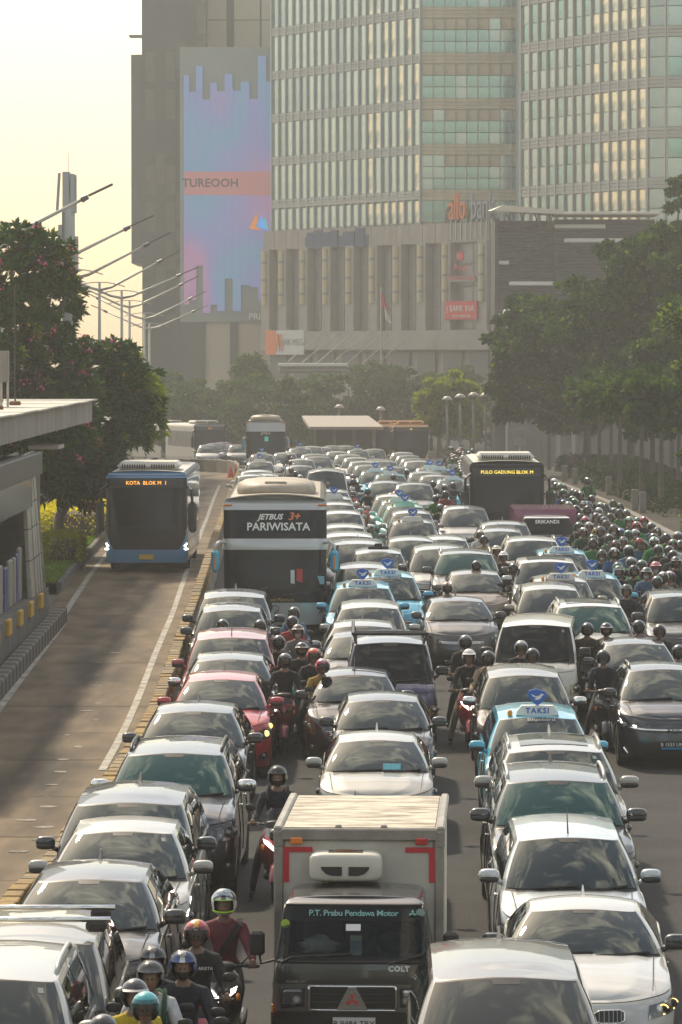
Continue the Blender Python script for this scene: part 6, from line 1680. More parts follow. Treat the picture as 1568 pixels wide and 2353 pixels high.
# ============================================================ TRUCKS AND BUSES
class Hull(Car):
    """Bus or cab: one rounded hull from skirt to roof."""
    def __init__(s, L, W, H, clear, A, nn, front, top=.05, crown=.05, tumble=0.0, wr=.48):
        s.L, s.W, s.H, s.clear, s.A, s.nn, s.front, s.top, s.crown, s.tumble, s.wr = L, W, H, clear, A, nn, front, top, crown, tumble, wr
        s.w, s.y0, s.Ar = W / 2, -L / 2, .25
        s.S = L - A - s.Ar; s.parts = []
    def B(s, q, v):
        sg = -1 if q < 0 else 1; a = abs(q)
        f = 0.0
        if a <= 1:
            t = a * math.pi / 2; e = 2 / s.nn
            x = s.w * math.sin(t) ** e if t > 0 else 0.0
            c = math.cos(t); f = c ** e if c > 1e-6 else 0.0
            y = s.y0 + s.A * (1 - f)
        elif a <= 1 + s.S: x, y = s.w, s.y0 + s.A + (a - 1)
        else:
            t = min(1, a - 1 - s.S) * math.pi / 2; e = 2 / 5.0; c = math.cos(t)
            x = s.w * (c ** e if c > 1e-6 else 0); y = s.L / 2 - s.Ar * (1 - (math.sin(t) ** e if t > 0 else 0))
        z = s.clear + (s.H - s.clear) * v
        fr = interp(v, s.front)
        k = max(0.0, 1 - max(0, (y - s.y0)) / max(.9, s.A + .6))
        y += fr * (f if s.tumble == 0 else max(f, k))
        x *= 1 - s.tumble * max(0, v - .45) / .55
        if v > 1 - s.top:
            kk = (v - 1 + s.top) / s.top; x *= 1 - .10 * (1 - math.sqrt(max(0, 1 - kk * kk)))
        return Vector((sg * x, y, z))
    def hull(s, vs_=None):
        qs = list(np.linspace(0, 1, 17)) + list(1 + np.linspace(0, s.S, 12)[1:]) + list(1 + s.S + np.linspace(0, 1, 8)[1:])
        vs_ = vs_ or list(np.linspace(0, 1 - s.top, 16)) + list(1 - s.top + s.top * np.array([.3, .6, .85, 1]))
        cs = [.9, .6, .3, 0, -.3, -.6, -.9]
        rows = []
        for q in qs:
            rt = [s.B(q, v) for v in vs_]; lf = [Vector((-p.x, p.y, p.z)) for p in rt]; t = rt[-1]; k = min(1, t.x / s.w)
            rows.append(rt + [Vector((t.x * c, t.y, t.z + s.crown * k * (1 - c * c))) for c in cs] + lf[::-1])
        return MB().grid(rows, flip=True).mesh('body', smooth=True, weld=.001, recalc=True, sharp=40)
    def qx(s, x): return math.copysign(math.asin(min(1, (abs(x) / s.w) ** (s.nn / 2))) / (math.pi / 2), x)
    def vz(s, z): return (z - s.clear) / (s.H - s.clear)
    def pt(s, name, o, cs, m, nq=16, nv=6, off=.008):
        """Patch given by (q, z) corners."""
        return put(name, s.pmesh(name, s.B, [(q, s.vz(z)) for q, z in cs], nq, nv, off), m, o)
def rect(q0, q1, z0, z1): return [(q0, z0), (q1, z0), (q1, z1), (q0, z1)]
def bus_wheels(o, h, ys_, r=.48):
    ty = MB().lathe([(r * .5, -.14), (r * .93, -.14), (r, -.10), (r, .10), (r * .93, .14), (r * .5, .14)], 22, axis='x').mesh('wheel', smooth=True, recalc=True, sharp=40)
    for sg in (-1, 1):
        for y_ in ys_:
            w_ = put('wheel', ty, M_TYRE, o, (sg * (h.w - .15), h.y0 + y_, r))
            put('rim', MB().lathe([(0, .10), (r * .3, .12), (r * .6, .13)], 12, axis='x').mesh('rim', recalc=True), M_RIM, w_, None, (0, 0, 0 if sg > 0 else math.pi))
    put('underbody', MB().box((0, .2, .55), (h.W * .86, h.L * .92, .5)).mesh('underbody'), M_UNDER, o)

def bus_at(px, py, h, L, name, label, yaw=0.0, cat='bus', Y=None):
    """px, py: where the top edge of the front, h metres up, is seen."""
    p = at(px, py, h) if Y is None else Vector((xs(px, Y), Y, gz(Y)))
    rz = road_yaw(p.x, p.y) + R(yaw)
    f = Vector((0, -L / 2, 0)); f.rotate(Matrix.Rotation(rz, 3, 'Z'))
    y_ = p.y - f.y
    o = empty(name, (p.x - f.x, y_, gz(p.y + 2)), label=label, cat=cat)
    o.rotation_euler = (math.atan((gz(y_ + 4) - gz(y_ - 4)) / 8) * .6, 0, rz)
    return o

cityhull = Hull(11.5, 2.5, 3.12, .34, .42, 4.2, [(0, .03), (.12, 0), (.3, .02), (.6, .10), (.9, .20), (.96, .28), (1, .45)], top=.055, crown=.06)
citymesh = cityhull.hull()
slotm = MB().box((0, 0, 0), (.045, .02, .12)).mesh('vent_slot')
def city_bus(px, py, label, body, lower, roofm, lit, disp, mdisp, lod=0, yaw=0.0, ac=True, Y=None):
    h = cityhull
    o = bus_at(px, py, h.H - .03, h.L, 'city_bus', label, yaw, Y=Y)
    put('body', citymesh, body, o)
    h.pt('front_mask', o, [(-.92, 1.40), (.92, 1.40), (.92, 3.03), (-.92, 3.03)], P['busblack'], 20, 10, .008)
    h.pt('mask_point', o, [(-.44, .74), (.44, .74), (.92, 1.40), (-.92, 1.40)], P['busblack'], 16, 4, .0085)
    g = h.pt('windshield', o, rect(-.84, .84, 1.42, 2.60), M_GLB, 18, 8, .016)
    d = h.pt('display_panel', o, rect(-.62, .62, 2.66, 2.93), M_DARK, 12, 3, .018)
    p_ = h.B(0, h.vz(2.80))
    text('display_lettering', disp, .16, (0, p_.y - .05, p_.z), d, mdisp, tilt=R(86), ext=.002)
    if lower: h.pt('bumper', o, [(-.97, .42), (.97, .42), (.95, .66), (-.95, .66)], lower, 18, 3, .006)
    for sg in (1, -1):
        cs = [(sg * .64, .72), (sg * .90, .82), (sg * .92, 1.02), (sg * .70, .92)]
        if sg < 0: cs = [cs[1], cs[0], cs[3], cs[2]]
        hl = h.pt('headlight', o, cs, M_HL, 6, 4, .02)
        if lit:
            for qq, zz, rr_ in ((.74, .86, .045), (.84, .92, .04), (.76, .76, .05)):
                q_ = h.B(sg * qq, h.vz(zz)); put('lamp', MB().ell((q_.x, q_.y - .03, q_.z), (rr_ * (1.8 if zz < .8 else 1), .02, rr_ * .7), 10, 5).mesh('lamp', smooth=True), M_LED, hl)
        mr_ = put('mirror', MB().box((sg * 1.43, h.y0 - .02, 1.75), (.26, .18, .95), ch=.08).tube([(sg * 1.2, h.y0 + .3, 2.75), (sg * 1.40, h.y0 - .1, 2.6), (sg * 1.43, h.y0 - .02, 2.1)], .045, 7).mesh('mirror'), M_PLAS, o)
        put('mirror_glass', MB().box((sg * 1.43, h.y0 + .075, 1.75), (.2, .012, .8)).mesh('mirror_glass'), M_CHR, mr_)
    if not lod or True:
        for sg in (1, -1):
            for i in range(6):
                a = 1.5 + i * 1.6
                cs = [(sg * a, 1.35), (sg * (a + 1.45), 1.35), (sg * (a + 1.45), 2.55), (sg * a, 2.55)]
                if sg < 0: cs = [cs[1], cs[0], cs[3], cs[2]]
                h.pt('side_window', o, cs, M_GLB, 3, 2, .008)
    # air conditioner with vertical slots
    if ac:
        u = put('air_conditioner', MB().box((0, h.y0 + 2.6, h.H + .17), (1.95, 2.6, .26), ch=.12).mesh('air_conditioner'), roofm, o)
        for i in range(22):
            if i in (10, 11): continue
            put('vent_slot', slotm, M_DARK, u, (-.80 + i * 1.6 / 21, h.y0 + 1.30 - .012, h.H + .165))
    put('roof_panel', MB().grid([[(x * 1.12, y_, h.H + .062 * (1 - x * x * .9) - .004) for x in np.linspace(-1, 1, 9)] for y_ in np.linspace(h.y0 + .75, h.L / 2 - .4, 5)], flip=True).mesh('roof_panel', smooth=True), roofm, o)
    for a in ((-.34, .02), (.06, .42)):
        pts = [h.B(q, h.vz(z_)) + Vector((0, -.04, 0)) for q, z_ in ((a[0], 1.36), ((a[0] + a[1]) / 2, 1.44), (a[1], 1.52))]
        put('wiper', MB().tube(pts, .02, 5).mesh('wiper'), M_PLAS, o)
    p_ = h.B(0, h.vz(.52)); pl = put('number_plate', MB().box((0, p_.y - .03, .52), (.44, .02, .15)).mesh('number_plate'), M_PLY, o)
    bus_wheels(o, h, (2.6, 8.6))
    return o
M_ROOFW = mat('bus_roof_white', (0.60, 0.57, 0.50), .5, var=.25, vscale=1.2)
M_ROOFG = mat('bus_roof_grey', (0.36, 0.34, 0.30), .5, var=.3, vscale=1.2)
blue_bus = city_bus(336, 1064, 'blue city bus with black front driving up the bus lane', P['busblue'], P['busblue'], M_ROOFW, True, 'KOTA  BLOK M  1', M_LEDF, yaw=-.6, Y=121)
black_bus = city_bus(1166, 1066, 'black-fronted city bus with yellow display in the right lanes', P['busblack'], None, M_ROOFW, False, 'PULO GADUNG BLOK M', M_LEDY2)
h = cityhull
for sg in (1, -1):
    cs = [(sg * .88, .40), (sg * 1.05, .40), (sg * 1.05, 1.35), (sg * .97, 1.35)]
    if sg < 0: cs = [cs[1], cs[0], cs[3], cs[2]]
    h.pt('blue_corner', black_bus, cs, P['busblue'], 6, 5, .012)
city_bus(945, 980, 'orange topped city bus in the far right lanes', P['orange'], None, P['orange'], False, '1A', M_LEDY2, 1, yaw=1.5, Y=278)
city_bus(898, 981, 'second orange topped city bus hidden behind the first', P['orange'], None, P['orange'], False, '1A', M_LEDY2, 1, Y=294)
city_bus(484, 985, 'hazy city bus waiting beyond the curved lane wall', P['grey'], None, M_ROOFW, False, '9  9', M_LEDF, 1, yaw=13, Y=306)
city_bus(405, 983, 'hazy city bus behind the one beyond the lane wall', P['silver'], None, M_ROOFW, False, '9', M_LEDF, 1, yaw=20, Y=322)
city_bus(722, 975, 'dark hazy city bus in front of the far shelter', P['dgrey'], None, M_ROOFG, False, '6', M_LEDF, 1, yaw=8, Y=330)

# ---- touring coaches
coach = Hull(12.0, 2.52, 3.40, .34, .50, 3.6, [(0, .02), (.15, 0), (.3, .02), (.58, .16), (.62, .15), (.70, .24), (.92, .40), (.97, .52), (1, .75)], top=.06, crown=.10)
coachmesh = coach.hull()
M_COACHR = mat('coach_roof_dusty', (0.42, 0.37, 0.29), .55, col2=(.30, .25, .19), vscale=1.5)
def touring_coach(px, py, label, near, tilt=0.0, Y=None):
    h = coach
    o = bus_at(px, py, h.H - .06, h.L, 'touring_coach', label, tilt, 'coach', Y)
    put('body', coachmesh, P['coach'] if near else P['white'], o)
    put('roof_panel', MB().grid([[(x * 1.10, y_, h.H + .10 * (1 - x * x * .9) - .003 - (.06 if y_ < h.y0 + .7 else 0)) for x in np.linspace(-1, 1, 9)] for y_ in np.linspace(h.y0 + .95, h.L / 2 - .4, 6)], flip=True).mesh('roof_panel', smooth=True), M_COACHR, o)
    if near:
        up = h.pt('upper_windshield', o, rect(-.86, .86, 2.42, 3.12), M_GLB, 18, 6, .012)
        lo = h.pt('lower_windshield', o, rect(-.86, .86, 1.02, 2.16), M_GLB, 18, 8, .012)
        h.pt('brow_band', o, [(-.98, 2.16), (.98, 2.16), (.98, 2.42), (-.98, 2.42)], P['coach'], 20, 3, .03)
        p_ = h.B(0, h.vz(2.80)); dd = h.B(0, h.vz(2.9)) - h.B(0, h.vz(2.7)); tl = math.atan2(dd.z, dd.y)
        text('windscreen_lettering', 'PARIWISATA', .27, (.08, p_.y - .035, p_.z - .09), up, M_WLET, tilt=tl, ext=.004, bold=.006)
        text('windscreen_lettering', 'JETBUS', .19, (-.12, p_.y + .02, p_.z + .15), up, M_WLET, tilt=tl, ext=.004, shear=.3, bold=.006)
        text('windscreen_lettering', '3+', .26, (.46, p_.y + .02, p_.z + .16), up, M_ORLET, tilt=tl, ext=.004, shear=.3, bold=.008)
        h.pt('dash_strip', o, rect(-.90, .90, .88, 1.02), P['busblack'], 16, 2, .014)
        q_ = h.B(0, h.vz(.95)); text('gold_lettering', 'Royal Platinum', .12, (.1, q_.y - .04, .95), o, mat('gold_lettering', (.5, .33, .05), .4), shear=.3, ext=.002)
        q_ = h.B(0, h.vz(.72)); st = put('star_badge', MB().lathe([(.085, -.02), (.10, -.02), (.10, .0), (.085, 0)], 18, (0, q_.y - .02, .73), 'y').mesh('star_badge', recalc=True), M_CHR, o)
        for a in (90, 210, 330): put('star_arm', MB().tube([(0, q_.y - .03, .73), (.09 * math.cos(R(a)), q_.y - .03, .73 + .09 * math.sin(R(a)))], [.012, .004], 5).mesh('star_arm'), M_CHR, st)
        # things on the dashboard seen through the glass
        for (x_, z_, w_, h_, m_) in ((.12, 1.45, .10, .45, M_PLW), (.22, 1.5, .14, .4, M_REDS), (.75, 1.42, .2, .2, mat('round_sticker', (.3, .5, .6), .4))):
            a_ = h.B(x_ / 1.3, h.vz(z_)); put('windscreen_sticker', MB().box((a_.x, a_.y - .025, z_), (w_, .008, h_), ch=.002).mesh('windscreen_sticker'), m_, lo)
    else:
        h.pt('windshield', o, rect(-.86, .86, 1.0, 2.72), M_GLB, 18, 8, .012)
        p_ = h.B(0, h.vz(2.6)); text('windscreen_lettering', 'JETBUS', .2, (0, p_.y - .05, p_.z), o, M_WLET, tilt=R(72))
        a_ = h.B(0, h.vz(2.25)); put('windscreen_card', MB().box((.05, a_.y - .03, 2.25), (.25, .01, .3)).mesh('windscreen_card'), mat('card_green', (.05, .5, .4), .4, emit=(.05, .5, .4), estr=.3), o)
    for sg in (1, -1):
        cs = [(sg * .52, .60), (sg * .93, .74), (sg * .97, .98), (sg * .62, .80)]
        if sg < 0: cs = [cs[1], cs[0], cs[3], cs[2]]
        hl = h.pt('headlight', o, cs, M_HL, 8, 4, .02)
        cs = [(sg * .60, .36), (sg * .90, .36), (sg * .95, .62), (sg * .66, .52)]
        if sg < 0: cs = [cs[1], cs[0], cs[3], cs[2]]
        h.pt('fog_housing', o, cs, M_PLAS, 6, 4, .018)
        cs = [(sg * .95, 2.5), (sg * 1.35, 2.5), (sg * 1.2, 3.30), (sg * .97, 3.30)]
        if sg < 0: cs = [cs[1], cs[0], cs[3], cs[2]]
        h.pt('cyan_corner', o, cs, P['cyan'], 5, 5, .016)
        for i in range(6):
            a = 1.6 + i * 1.65
            cs = [(sg * a, 1.5), (sg * (a + 1.5), 1.5), (sg * (a + 1.5), 2.8), (sg * a, 2.8)]
            if sg < 0: cs = [cs[1], cs[0], cs[3], cs[2]]
            h.pt('side_window', o, cs, M_GLB, 3, 2, .008)
        ar = put('mirror_arm', MB().tube([(sg * 1.18, h.y0 + .35, 2.32), (sg * 1.36, h.y0 - .05, 2.36), (sg * 1.44, h.y0 - .12, 2.28), (sg * 1.45, h.y0 - .12, 2.1)], [.035, .04, .045, .045], 8).mesh('mirror_arm', smooth=True), P['white'], o)
        put('mirror_shell', MB().box((sg * 1.45, h.y0 - .12, 1.90), (.20, .20, .56), ch=.07).mesh('mirror_shell'), P['cyan'], ar)
        put('mirror_stripe', MB().box((sg * 1.45, h.y0 - .222, 1.86), (.05, .012, .34), ch=.004).mesh('mirror_stripe'), M_ORLET, ar)
        am = h.B(sg * .66, h.vz(3.24)); put('marker_lamp', MB().box((am.x, am.y - .02, am.z), (.22, .05, .05), ch=.02).mesh('marker_lamp'), M_AMB, o)
    ac = put('air_conditioner', MB().ell((0, h.y0 + 3.4, h.H + .12), (1.0, 2.0, .28), 24, 8, p=3.2).mesh('air_conditioner', smooth=True), M_COACHR, o)
    put('roof_hatch', MB().box((0, h.y0 + 2.0, h.H + .34), (.55, .6, .06), ch=.03).mesh('roof_hatch'), M_COACHR, ac)
    p_ = h.B(0, h.vz(.48)); put('number_plate', MB().box((0, p_.y - .03, .48), (.44, .02, .15)).mesh('number_plate'), M_PLY, o)
    if near: text('plate_lettering', 'B 7306 IZ', .09, (0, p_.y - .045, .48), o, M_DARK, ext=.001)
    for a in ((-.5, -.02), (.02, .6)):
        pts = [h.B(q, h.vz(z_)) + Vector((0, -.04, 0)) for q, z_ in ((a[0], 1.06), ((a[0] + a[1]) / 2, 1.10), (a[1], 1.24))]
        put('wiper', MB().tube(pts, .02, 5).mesh('wiper'), M_PLAS, o)
    bus_wheels(o, h, (2.4, 8.8, 10.0))
    return o
touring_coach(632, 1152, 'silver touring coach with PARIWISATA lettering beside the bus lane', True)
touring_coach(611, 967, 'distant touring coach with white brow and cyan mirrors', False, 0, 252)

# ---- small trucks
cabh = Hull(1.75, 1.62, 1.77, .40, .16, 5.0, [(0, .02), (.12, 0), (.45, .01), (.56, .025), (.61, .06), (.95, .42), (.98, .50), (1, .64)], top=.05, crown=.035, tumble=.13, wr=.31)
cabmesh = cabh.hull()
def clear_glass():
    m = bpy.data.materials.new('truck_windscreen'); m.use_nodes = True
    n, l = m.node_tree.nodes, m.node_tree.links; n.clear()
    g = n.new('ShaderNodeBsdfGlossy'); g.inputs['Roughness'].default_value = .02; g.inputs['Color'].default_value = (.9, .95, .92, 1)
    t = n.new('ShaderNodeBsdfTransparent'); t.inputs['Color'].default_value = (.42, .47, .46, 1)
    f = n.new('ShaderNodeFresnel'); f.inputs['IOR'].default_value = 1.35
    mx_ = n.new('ShaderNodeMixShader'); o_ = n.new('ShaderNodeOutputMaterial')
    l.new(f.outputs[0], mx_.inputs[0]); l.new(t.outputs[0], mx_.inputs[1]); l.new(g.outputs[0], mx_.inputs[2]); l.new(mx_.outputs[0], o_.inputs['Surface'])
    return m
M_TGL = clear_glass()
M_BOXW = mat('box_white', (0.52, 0.50, 0.44), .55, col2=(.40, .37, .31), vscale=2.0)
M_BOXR = mat('box_roof_dirty', (0.58, 0.53, 0.43), .7, col2=(.15, .11, .075), vscale=2.4, stretch=(1, 3.2, 1), ramp=(.40, .66), detail=10)
M_BOXS = mat('box_frame', (0.34, 0.32, 0.28), .45, .4, var=.4, vscale=3)
M_TAPE = mat('red_tape', (0.50, 0.02, 0.03), .45)
M_TREAD = mat('tread_plate', (0.30, 0.27, 0.23), .4, .6, bump=.8, bscale=60)

def cab_truck(loc_, rz, label, cpaint, boxm, hero):
    h = cabh
    o = empty('box_truck', loc_, rz, label, 'truck')
    H_ = h
    def F(p): return (p[0], p[1] + h.L / 2, p[2])      # front of the cab at the truck's own origin
    root = o
    def ptc(name, cs, m, nq=14, nv=5, off=.008, parent=None):
        c_ = h.pt(name, parent or o, cs, m, nq, nv, off)
        if parent is None: c_.location = (0, h.L / 2, 0)
        return c_
    b_ = put('cab', cabmesh, cpaint, o, (0, h.L / 2, 0))
    if hero:
        # windscreen opening: glass stands in front of a dark cabin with things on the dashboard
        bm = bmesh.new(); bm.from_mesh(cabmesh)
        z0, z1 = 1.20, 1.71
        dl = [f for f in bm.faces if z0 < f.calc_center_median().z < z1 and f.calc_center_median().y < h.y0 + .62 and abs(f.calc_center_median().x) < .70 and f.normal.y < -.3]
        bmesh.ops.delete(bm, geom=dl, context='FACES'); me2 = bpy.data.meshes.new('cab'); bm.to_mesh(me2); bm.free()
        me2.materials.clear(); me2.materials.append(None)
        b_.data = me2; b_.material_slots[0].link = 'OBJECT'; b_.material_slots[0].material = cpaint
    gl = ptc('windshield', rect(-.80, .80, 1.235, 1.70), M_TGL if hero else M_GLB, 16, 8, .012)
    fr_ = MB()
    for (a, b) in (((-.83, 1.20), (.83, 1.20)), ((.83, 1.20), (.82, 1.72)), ((.82, 1.72), (-.82, 1.72)), ((-.82, 1.72), (-.83, 1.20))):
        fr_.tube([h.B(a[0] + (b[0] - a[0]) * t, h.vz(a[1] + (b[1] - a[1]) * t)) + Vector((0, -.01, 0)) for t in np.linspace(0, 1, 12)], .017, 6)
    put('windshield_seal', fr_.mesh('windshield_seal', smooth=True), M_SEAL, gl)
    ptc('grille_panel', rect(-.90, .90, .70, .98), P['grey'] if hero else P['white'], 16, 3, .012)
    g5 = h.qx(.42)
    gr = ptc('grille', [(-g5, .74), (g5, .74), (g5, .94), (-g5, .94)], M_PLAS, 12, 3, .024)
    fr_ = MB()
    for (a, b) in (((-.44, .72), (.44, .72)), ((.44, .72), (.44, .96)), ((.44, .96), (-.44, .96)), ((-.44, .96), (-.44, .72))):
        fr_.tube([h.B(h.qx(a[0] + (b[0] - a[0]) * t), h.vz(a[1] + (b[1] - a[1]) * t)) + Vector((0, -.028, 0)) for t in np.linspace(0, 1, 8)], .013, 6)
    put('grille_frame', fr_.mesh('grille_frame', smooth=True), M_CHR if hero else M_PLAS, gr)
    for i in range(12 if hero else 0):
        q_ = h.qx(-.40 + .80 * i / 11); a_ = h.B(q_, h.vz(.84)); put('grille_slat', MB().box((a_.x, a_.y - .032, .84), (.008, .01, .19), rot=Matrix.Rotation(.25, 3, 'Y')).mesh('grille_slat'), M_DARK, gr)
    for zz in (.80, .88): put('grille_slat', MB().tube([h.B(q_, h.vz(zz)) + Vector((0, -.03, 0)) for q_ in [h.qx(x_) for x_ in np.linspace(-.41, .41, 8)]], .007, 5).mesh('grille_slat'), M_DARK, gr)
    for sg in (-1, 1):
        a_ = h.B(h.qx(sg * .60), h.vz(.845))
        hl = put('headlight', MB().box((sg * .60, a_.y - .02 + h.L / 2, .845), (.21, .05, .17), ch=.03).mesh('headlight', smooth=False), M_HL, o)
        put('headlight_bezel', MB().box((sg * .60, a_.y + .0 + h.L / 2, .845), (.27, .05, .23), ch=.03).mesh('headlight_bezel'), M_PLAS, hl)
        put('indicator', MB().box((sg * .80, a_.y + .11 + h.L / 2, .72), (.05, .14, .10), ch=.015).mesh('indicator'), M_AMB, o)
        m_ = put('mirror', MB().box((sg * .99, .42, 1.33), (.16, .07, .25), ch=.03).tube([(sg * .80, .50, 1.15), (sg * .95, .43, 1.12), (sg * .98, .43, 1.28)], .014, 6).mesh('mirror'), M_PLAS, o)
        put('mirror_glass', MB().box((sg * .99, .46, 1.33), (.13, .012, .21)).mesh('mirror_glass'), M_CHR, m_)
        cs = [(sg * 1.05, 1.18), (sg * 1.85, 1.18), (sg * 1.75, 1.64), (sg * 1.30, 1.64)]
        if sg < 0: cs = [cs[1], cs[0], cs[3], cs[2]]
        ptc('side_window', cs, M_GLB, 4, 3, .008)
    bp_ = ptc('bumper', rect(-.96, .96, .44, .68), P['black'] if hero else P['white'], 16, 3, .022)
    for sg in (-1, 1):
        cs = [(sg * .30, .47), (sg * .80, .47), (sg * .80, .62), (sg * .30, .62)]
        if sg < 0: cs = [cs[1], cs[0], cs[3], cs[2]]
        ptc('bumper_vent', cs, M_PLAS, 6, 2, .028)
    for (q0, q1, z0, z1) in ((-.62, .0, 1.2, 1.3), (.10, .72, 1.2, 1.3)):
        put('wiper', MB().tube([h.B(q0, h.vz(1.19)) + Vector((0, h.L / 2 - .04, 0)), h.B(q0 * .6 + q1 * .4, h.vz(1.25)) + Vector((0, h.L / 2 - .045, 0)), h.B(q1, h.vz(1.28)) + Vector((0, h.L / 2 - .04, 0))], [.016, .012, .009], 6).mesh('wiper'), M_PLAS, o)
    # chassis, wheels
    put('chassis', MB().box((0, 2.4, .55), (.9, 4.3, .22)).mesh('chassis'), M_UNDER, o)
    ty = MB().lathe([(.16, -.10), (.29, -.10), (.31, -.06), (.31, .06), (.29, .10), (.16, .10)], 20, axis='x').mesh('wheel', smooth=True, recalc=True, sharp=40)
    for sg in (-1, 1):
        for y_ in (.72, 3.2): put('wheel', ty, M_TYRE, o, (sg * .68, y_, .31))
    put('wheel_arch_liner', MB().box((0, .8, .52), (1.5, 1.3, .3)).mesh('wheel_arch_liner'), M_UNDER, o)
    # box body
    bw, bl, z0, z1, yb_ = (1.76, 3.15, .72, 2.33, 1.80) if hero else (1.95, 3.4, .8, 1.97, 1.9)
    bx = put('cargo_box', MB().box((0, yb_ + bl / 2, (z0 + z1) / 2), (bw, bl, z1 - z0), ch=.012).mesh('cargo_box'), boxm, o)
    if hero:
        put('roof_sheet', MB().box((0, yb_ + bl / 2, z1 + .006), (bw - .16, bl - .16, .02)).mesh('roof_sheet'), M_BOXR, bx)
        for sg in (-1, 1):
            put('edge_rail', MB().box((sg * (bw / 2 - .02), yb_ + bl / 2, z1 - .01), (.09, bl + .02, .09), ch=.02).mesh('edge_rail'), M_BOXS, bx)
            put('corner_post', MB().box((sg * (bw / 2 - .03), yb_ - .004, (z0 + z1) / 2), (.10, .04, z1 - z0 - .02), ch=.01).mesh('corner_post'), M_BOXS, bx)
            put('corner_plate', MB().box((sg * (bw / 2 - .04), yb_ + .01, z1 - .10), (.13, .08, .21), ch=.03).mesh('corner_plate'), M_TREAD, bx)
            put('marker_lamp', MB().box((sg * (bw / 2 - .22), yb_ - .03, z1 - .115), (.13, .06, .075), ch=.012).mesh('marker_lamp'), M_AMB if sg < 0 else M_REDL, bx)
            put('red_tape', MB().box((sg * (bw / 2 - .235), yb_ - .006, z1 - .21), (.31, .012, .055)).mesh('red_tape'), M_TAPE, bx)
            put('red_tape', MB().box((sg * (bw / 2 - .11), yb_ - .007, z1 - .395), (.06, .012, .32)).mesh('red_tape'), M_TAPE, bx)
        put('head_rail', MB().box((0, yb_ - .01, z1 - .05), (bw - .12, .06, .13), ch=.015).mesh('head_rail'), M_BOXS, bx)
        put('drain_duct', MB().box((-.36, yb_ - .03, 1.62), (.11, .08, .75), ch=.015).mesh('drain_duct'), M_BOXW, bx)
        for x_ in (-.22, .26): put('roof_bracket', MB().box((x_, yb_ + .08, z1 + .02), (.07, .09, .05), ch=.015).mesh('roof_bracket'), M_BOXS, bx)
        fu = put('cooling_unit', MB().ell((-.13, yb_ - .17, z1 - .36), (.385, .20, .155), 28, 14, p=5.5).mesh('cooling_unit', smooth=True, sharp=50), mat('cooler_shell', (.62, .59, .50), .4), bx)
        put('fan_recess', MB().box((-.13, yb_ - .20, z1 - .205), (.36, .17, .012)).mesh('fan_recess'), M_DARK, fu)
        for r_ in (.03, .055, .08): put('fan_ring', MB().tube([(-.13 + r_ * 1.6 * math.cos(a), yb_ - .2 + r_ * math.sin(a) * .9, z1 - .196) for a in np.linspace(0, 6.28, 16)], .005, 4).mesh('fan_ring'), M_RUST, fu)
        for sg in (-1, 1):
            pl_ = [(0.035, .03), (.255, .03), (.245, .0), (.20, -.045), (.14, -.065), (.035, -.065)]
            put('cooler_grille', MB().prism([(-.13 + sg * a, z1 - .375 + b) for a, b in pl_], 'y', yb_ - .378, yb_ - .366).mesh('cooler_grille', recalc=True), M_DARK, fu)
        # lettering and badges
        a_, b2 = h.B(0, h.vz(1.59)), h.B(0, h.vz(1.69)); dd = b2 - a_; tl = math.atan2(dd.z, dd.y)
        M_MINT = mat('mint_lettering', (.20, .42, .38), .5)
        pc = (a_ + b2) / 2 + Vector((0, h.L / 2 - .02, .012))
        text('windscreen_lettering', 'P.T. Prabu Pendawa Motor', .094, (.0, pc.y, pc.z), o, M_MINT, tilt=tl, ext=.001, space=.9, bold=.001)
        put('sun_strip', h.pmesh('sun_strip', h.B, [(q, h.vz(z)) for q, z in rect(-.80, .80, 1.575, 1.70)], 14, 3, .008), mat('sun_strip', (.012, .014, .014), .3), o, (0, h.L / 2, 0))
        def tri(cx, cz, r_, y_, m_, nm, par, tl_=math.pi / 2):
            for k_ in range(3):
                a = R(90 + 120 * k_)
                d1 = (math.cos(a), math.sin(a)); e = (math.cos(a + R(30)), math.sin(a + R(30))); g_ = (math.cos(a - R(30)), math.sin(a - R(30)))
                rr_ = r_ / 1.732
                pts = [(0, 0), (g_[0] * rr_, g_[1] * rr_), (d1[0] * r_, d1[1] * r_), (e[0] * rr_, e[1] * rr_)]
                put(nm, MB().add([(x, y, 0) for x, y in pts] + [(x, y, .008) for x, y in pts], [(0, 3, 2, 1), (4, 5, 6, 7), (0, 1, 5, 4), (1, 2, 6, 5), (2, 3, 7, 6), (3, 0, 4, 7)]).mesh(nm, recalc=True), m_, par, (cx, y_, cz), (tl_, 0, 0))
        tri(.60, pc.z, .045, pc.y, M_MINT, 'three_diamond_mark', o, tl)
        fy = h.B(0, h.vz(.84)).y + h.L / 2
        put('badge_triangle', MB().prism([(-.155, .735), (.155, .735), (.04, .955), (-.04, .955)], 'y', fy - .055, fy - .02).mesh('badge_triangle', recalc=True), M_CHR, o)
        tri(0, .825, .075, fy - .06, M_REDS, 'three_diamond_badge', o)
        fz = h.B(.5, h.vz(1.13)).y + h.L / 2
        text('badge_lettering', 'COLT', .075, (.47, fz - .018, 1.135), o, M_WLET, ext=.004, space=1.15, bold=.004)
        text('badge_lettering', 'POWER STEERING', .036, (-.52, h.B(.5, h.vz(1.0)).y + h.L / 2 - .016, 1.0), o, M_GREY, ext=.002)
        py_ = h.B(0, h.vz(.6)).y + h.L / 2 - .04
        pl = put('number_plate', MB().box((.02, py_, .585), (.43, .014, .13)).mesh('number_plate'), M_PLW, o)
        text('plate_lettering', 'B 9484 TBX', .085, (.02, py_ - .012, .585), pl, M_DARK, ext=.001)
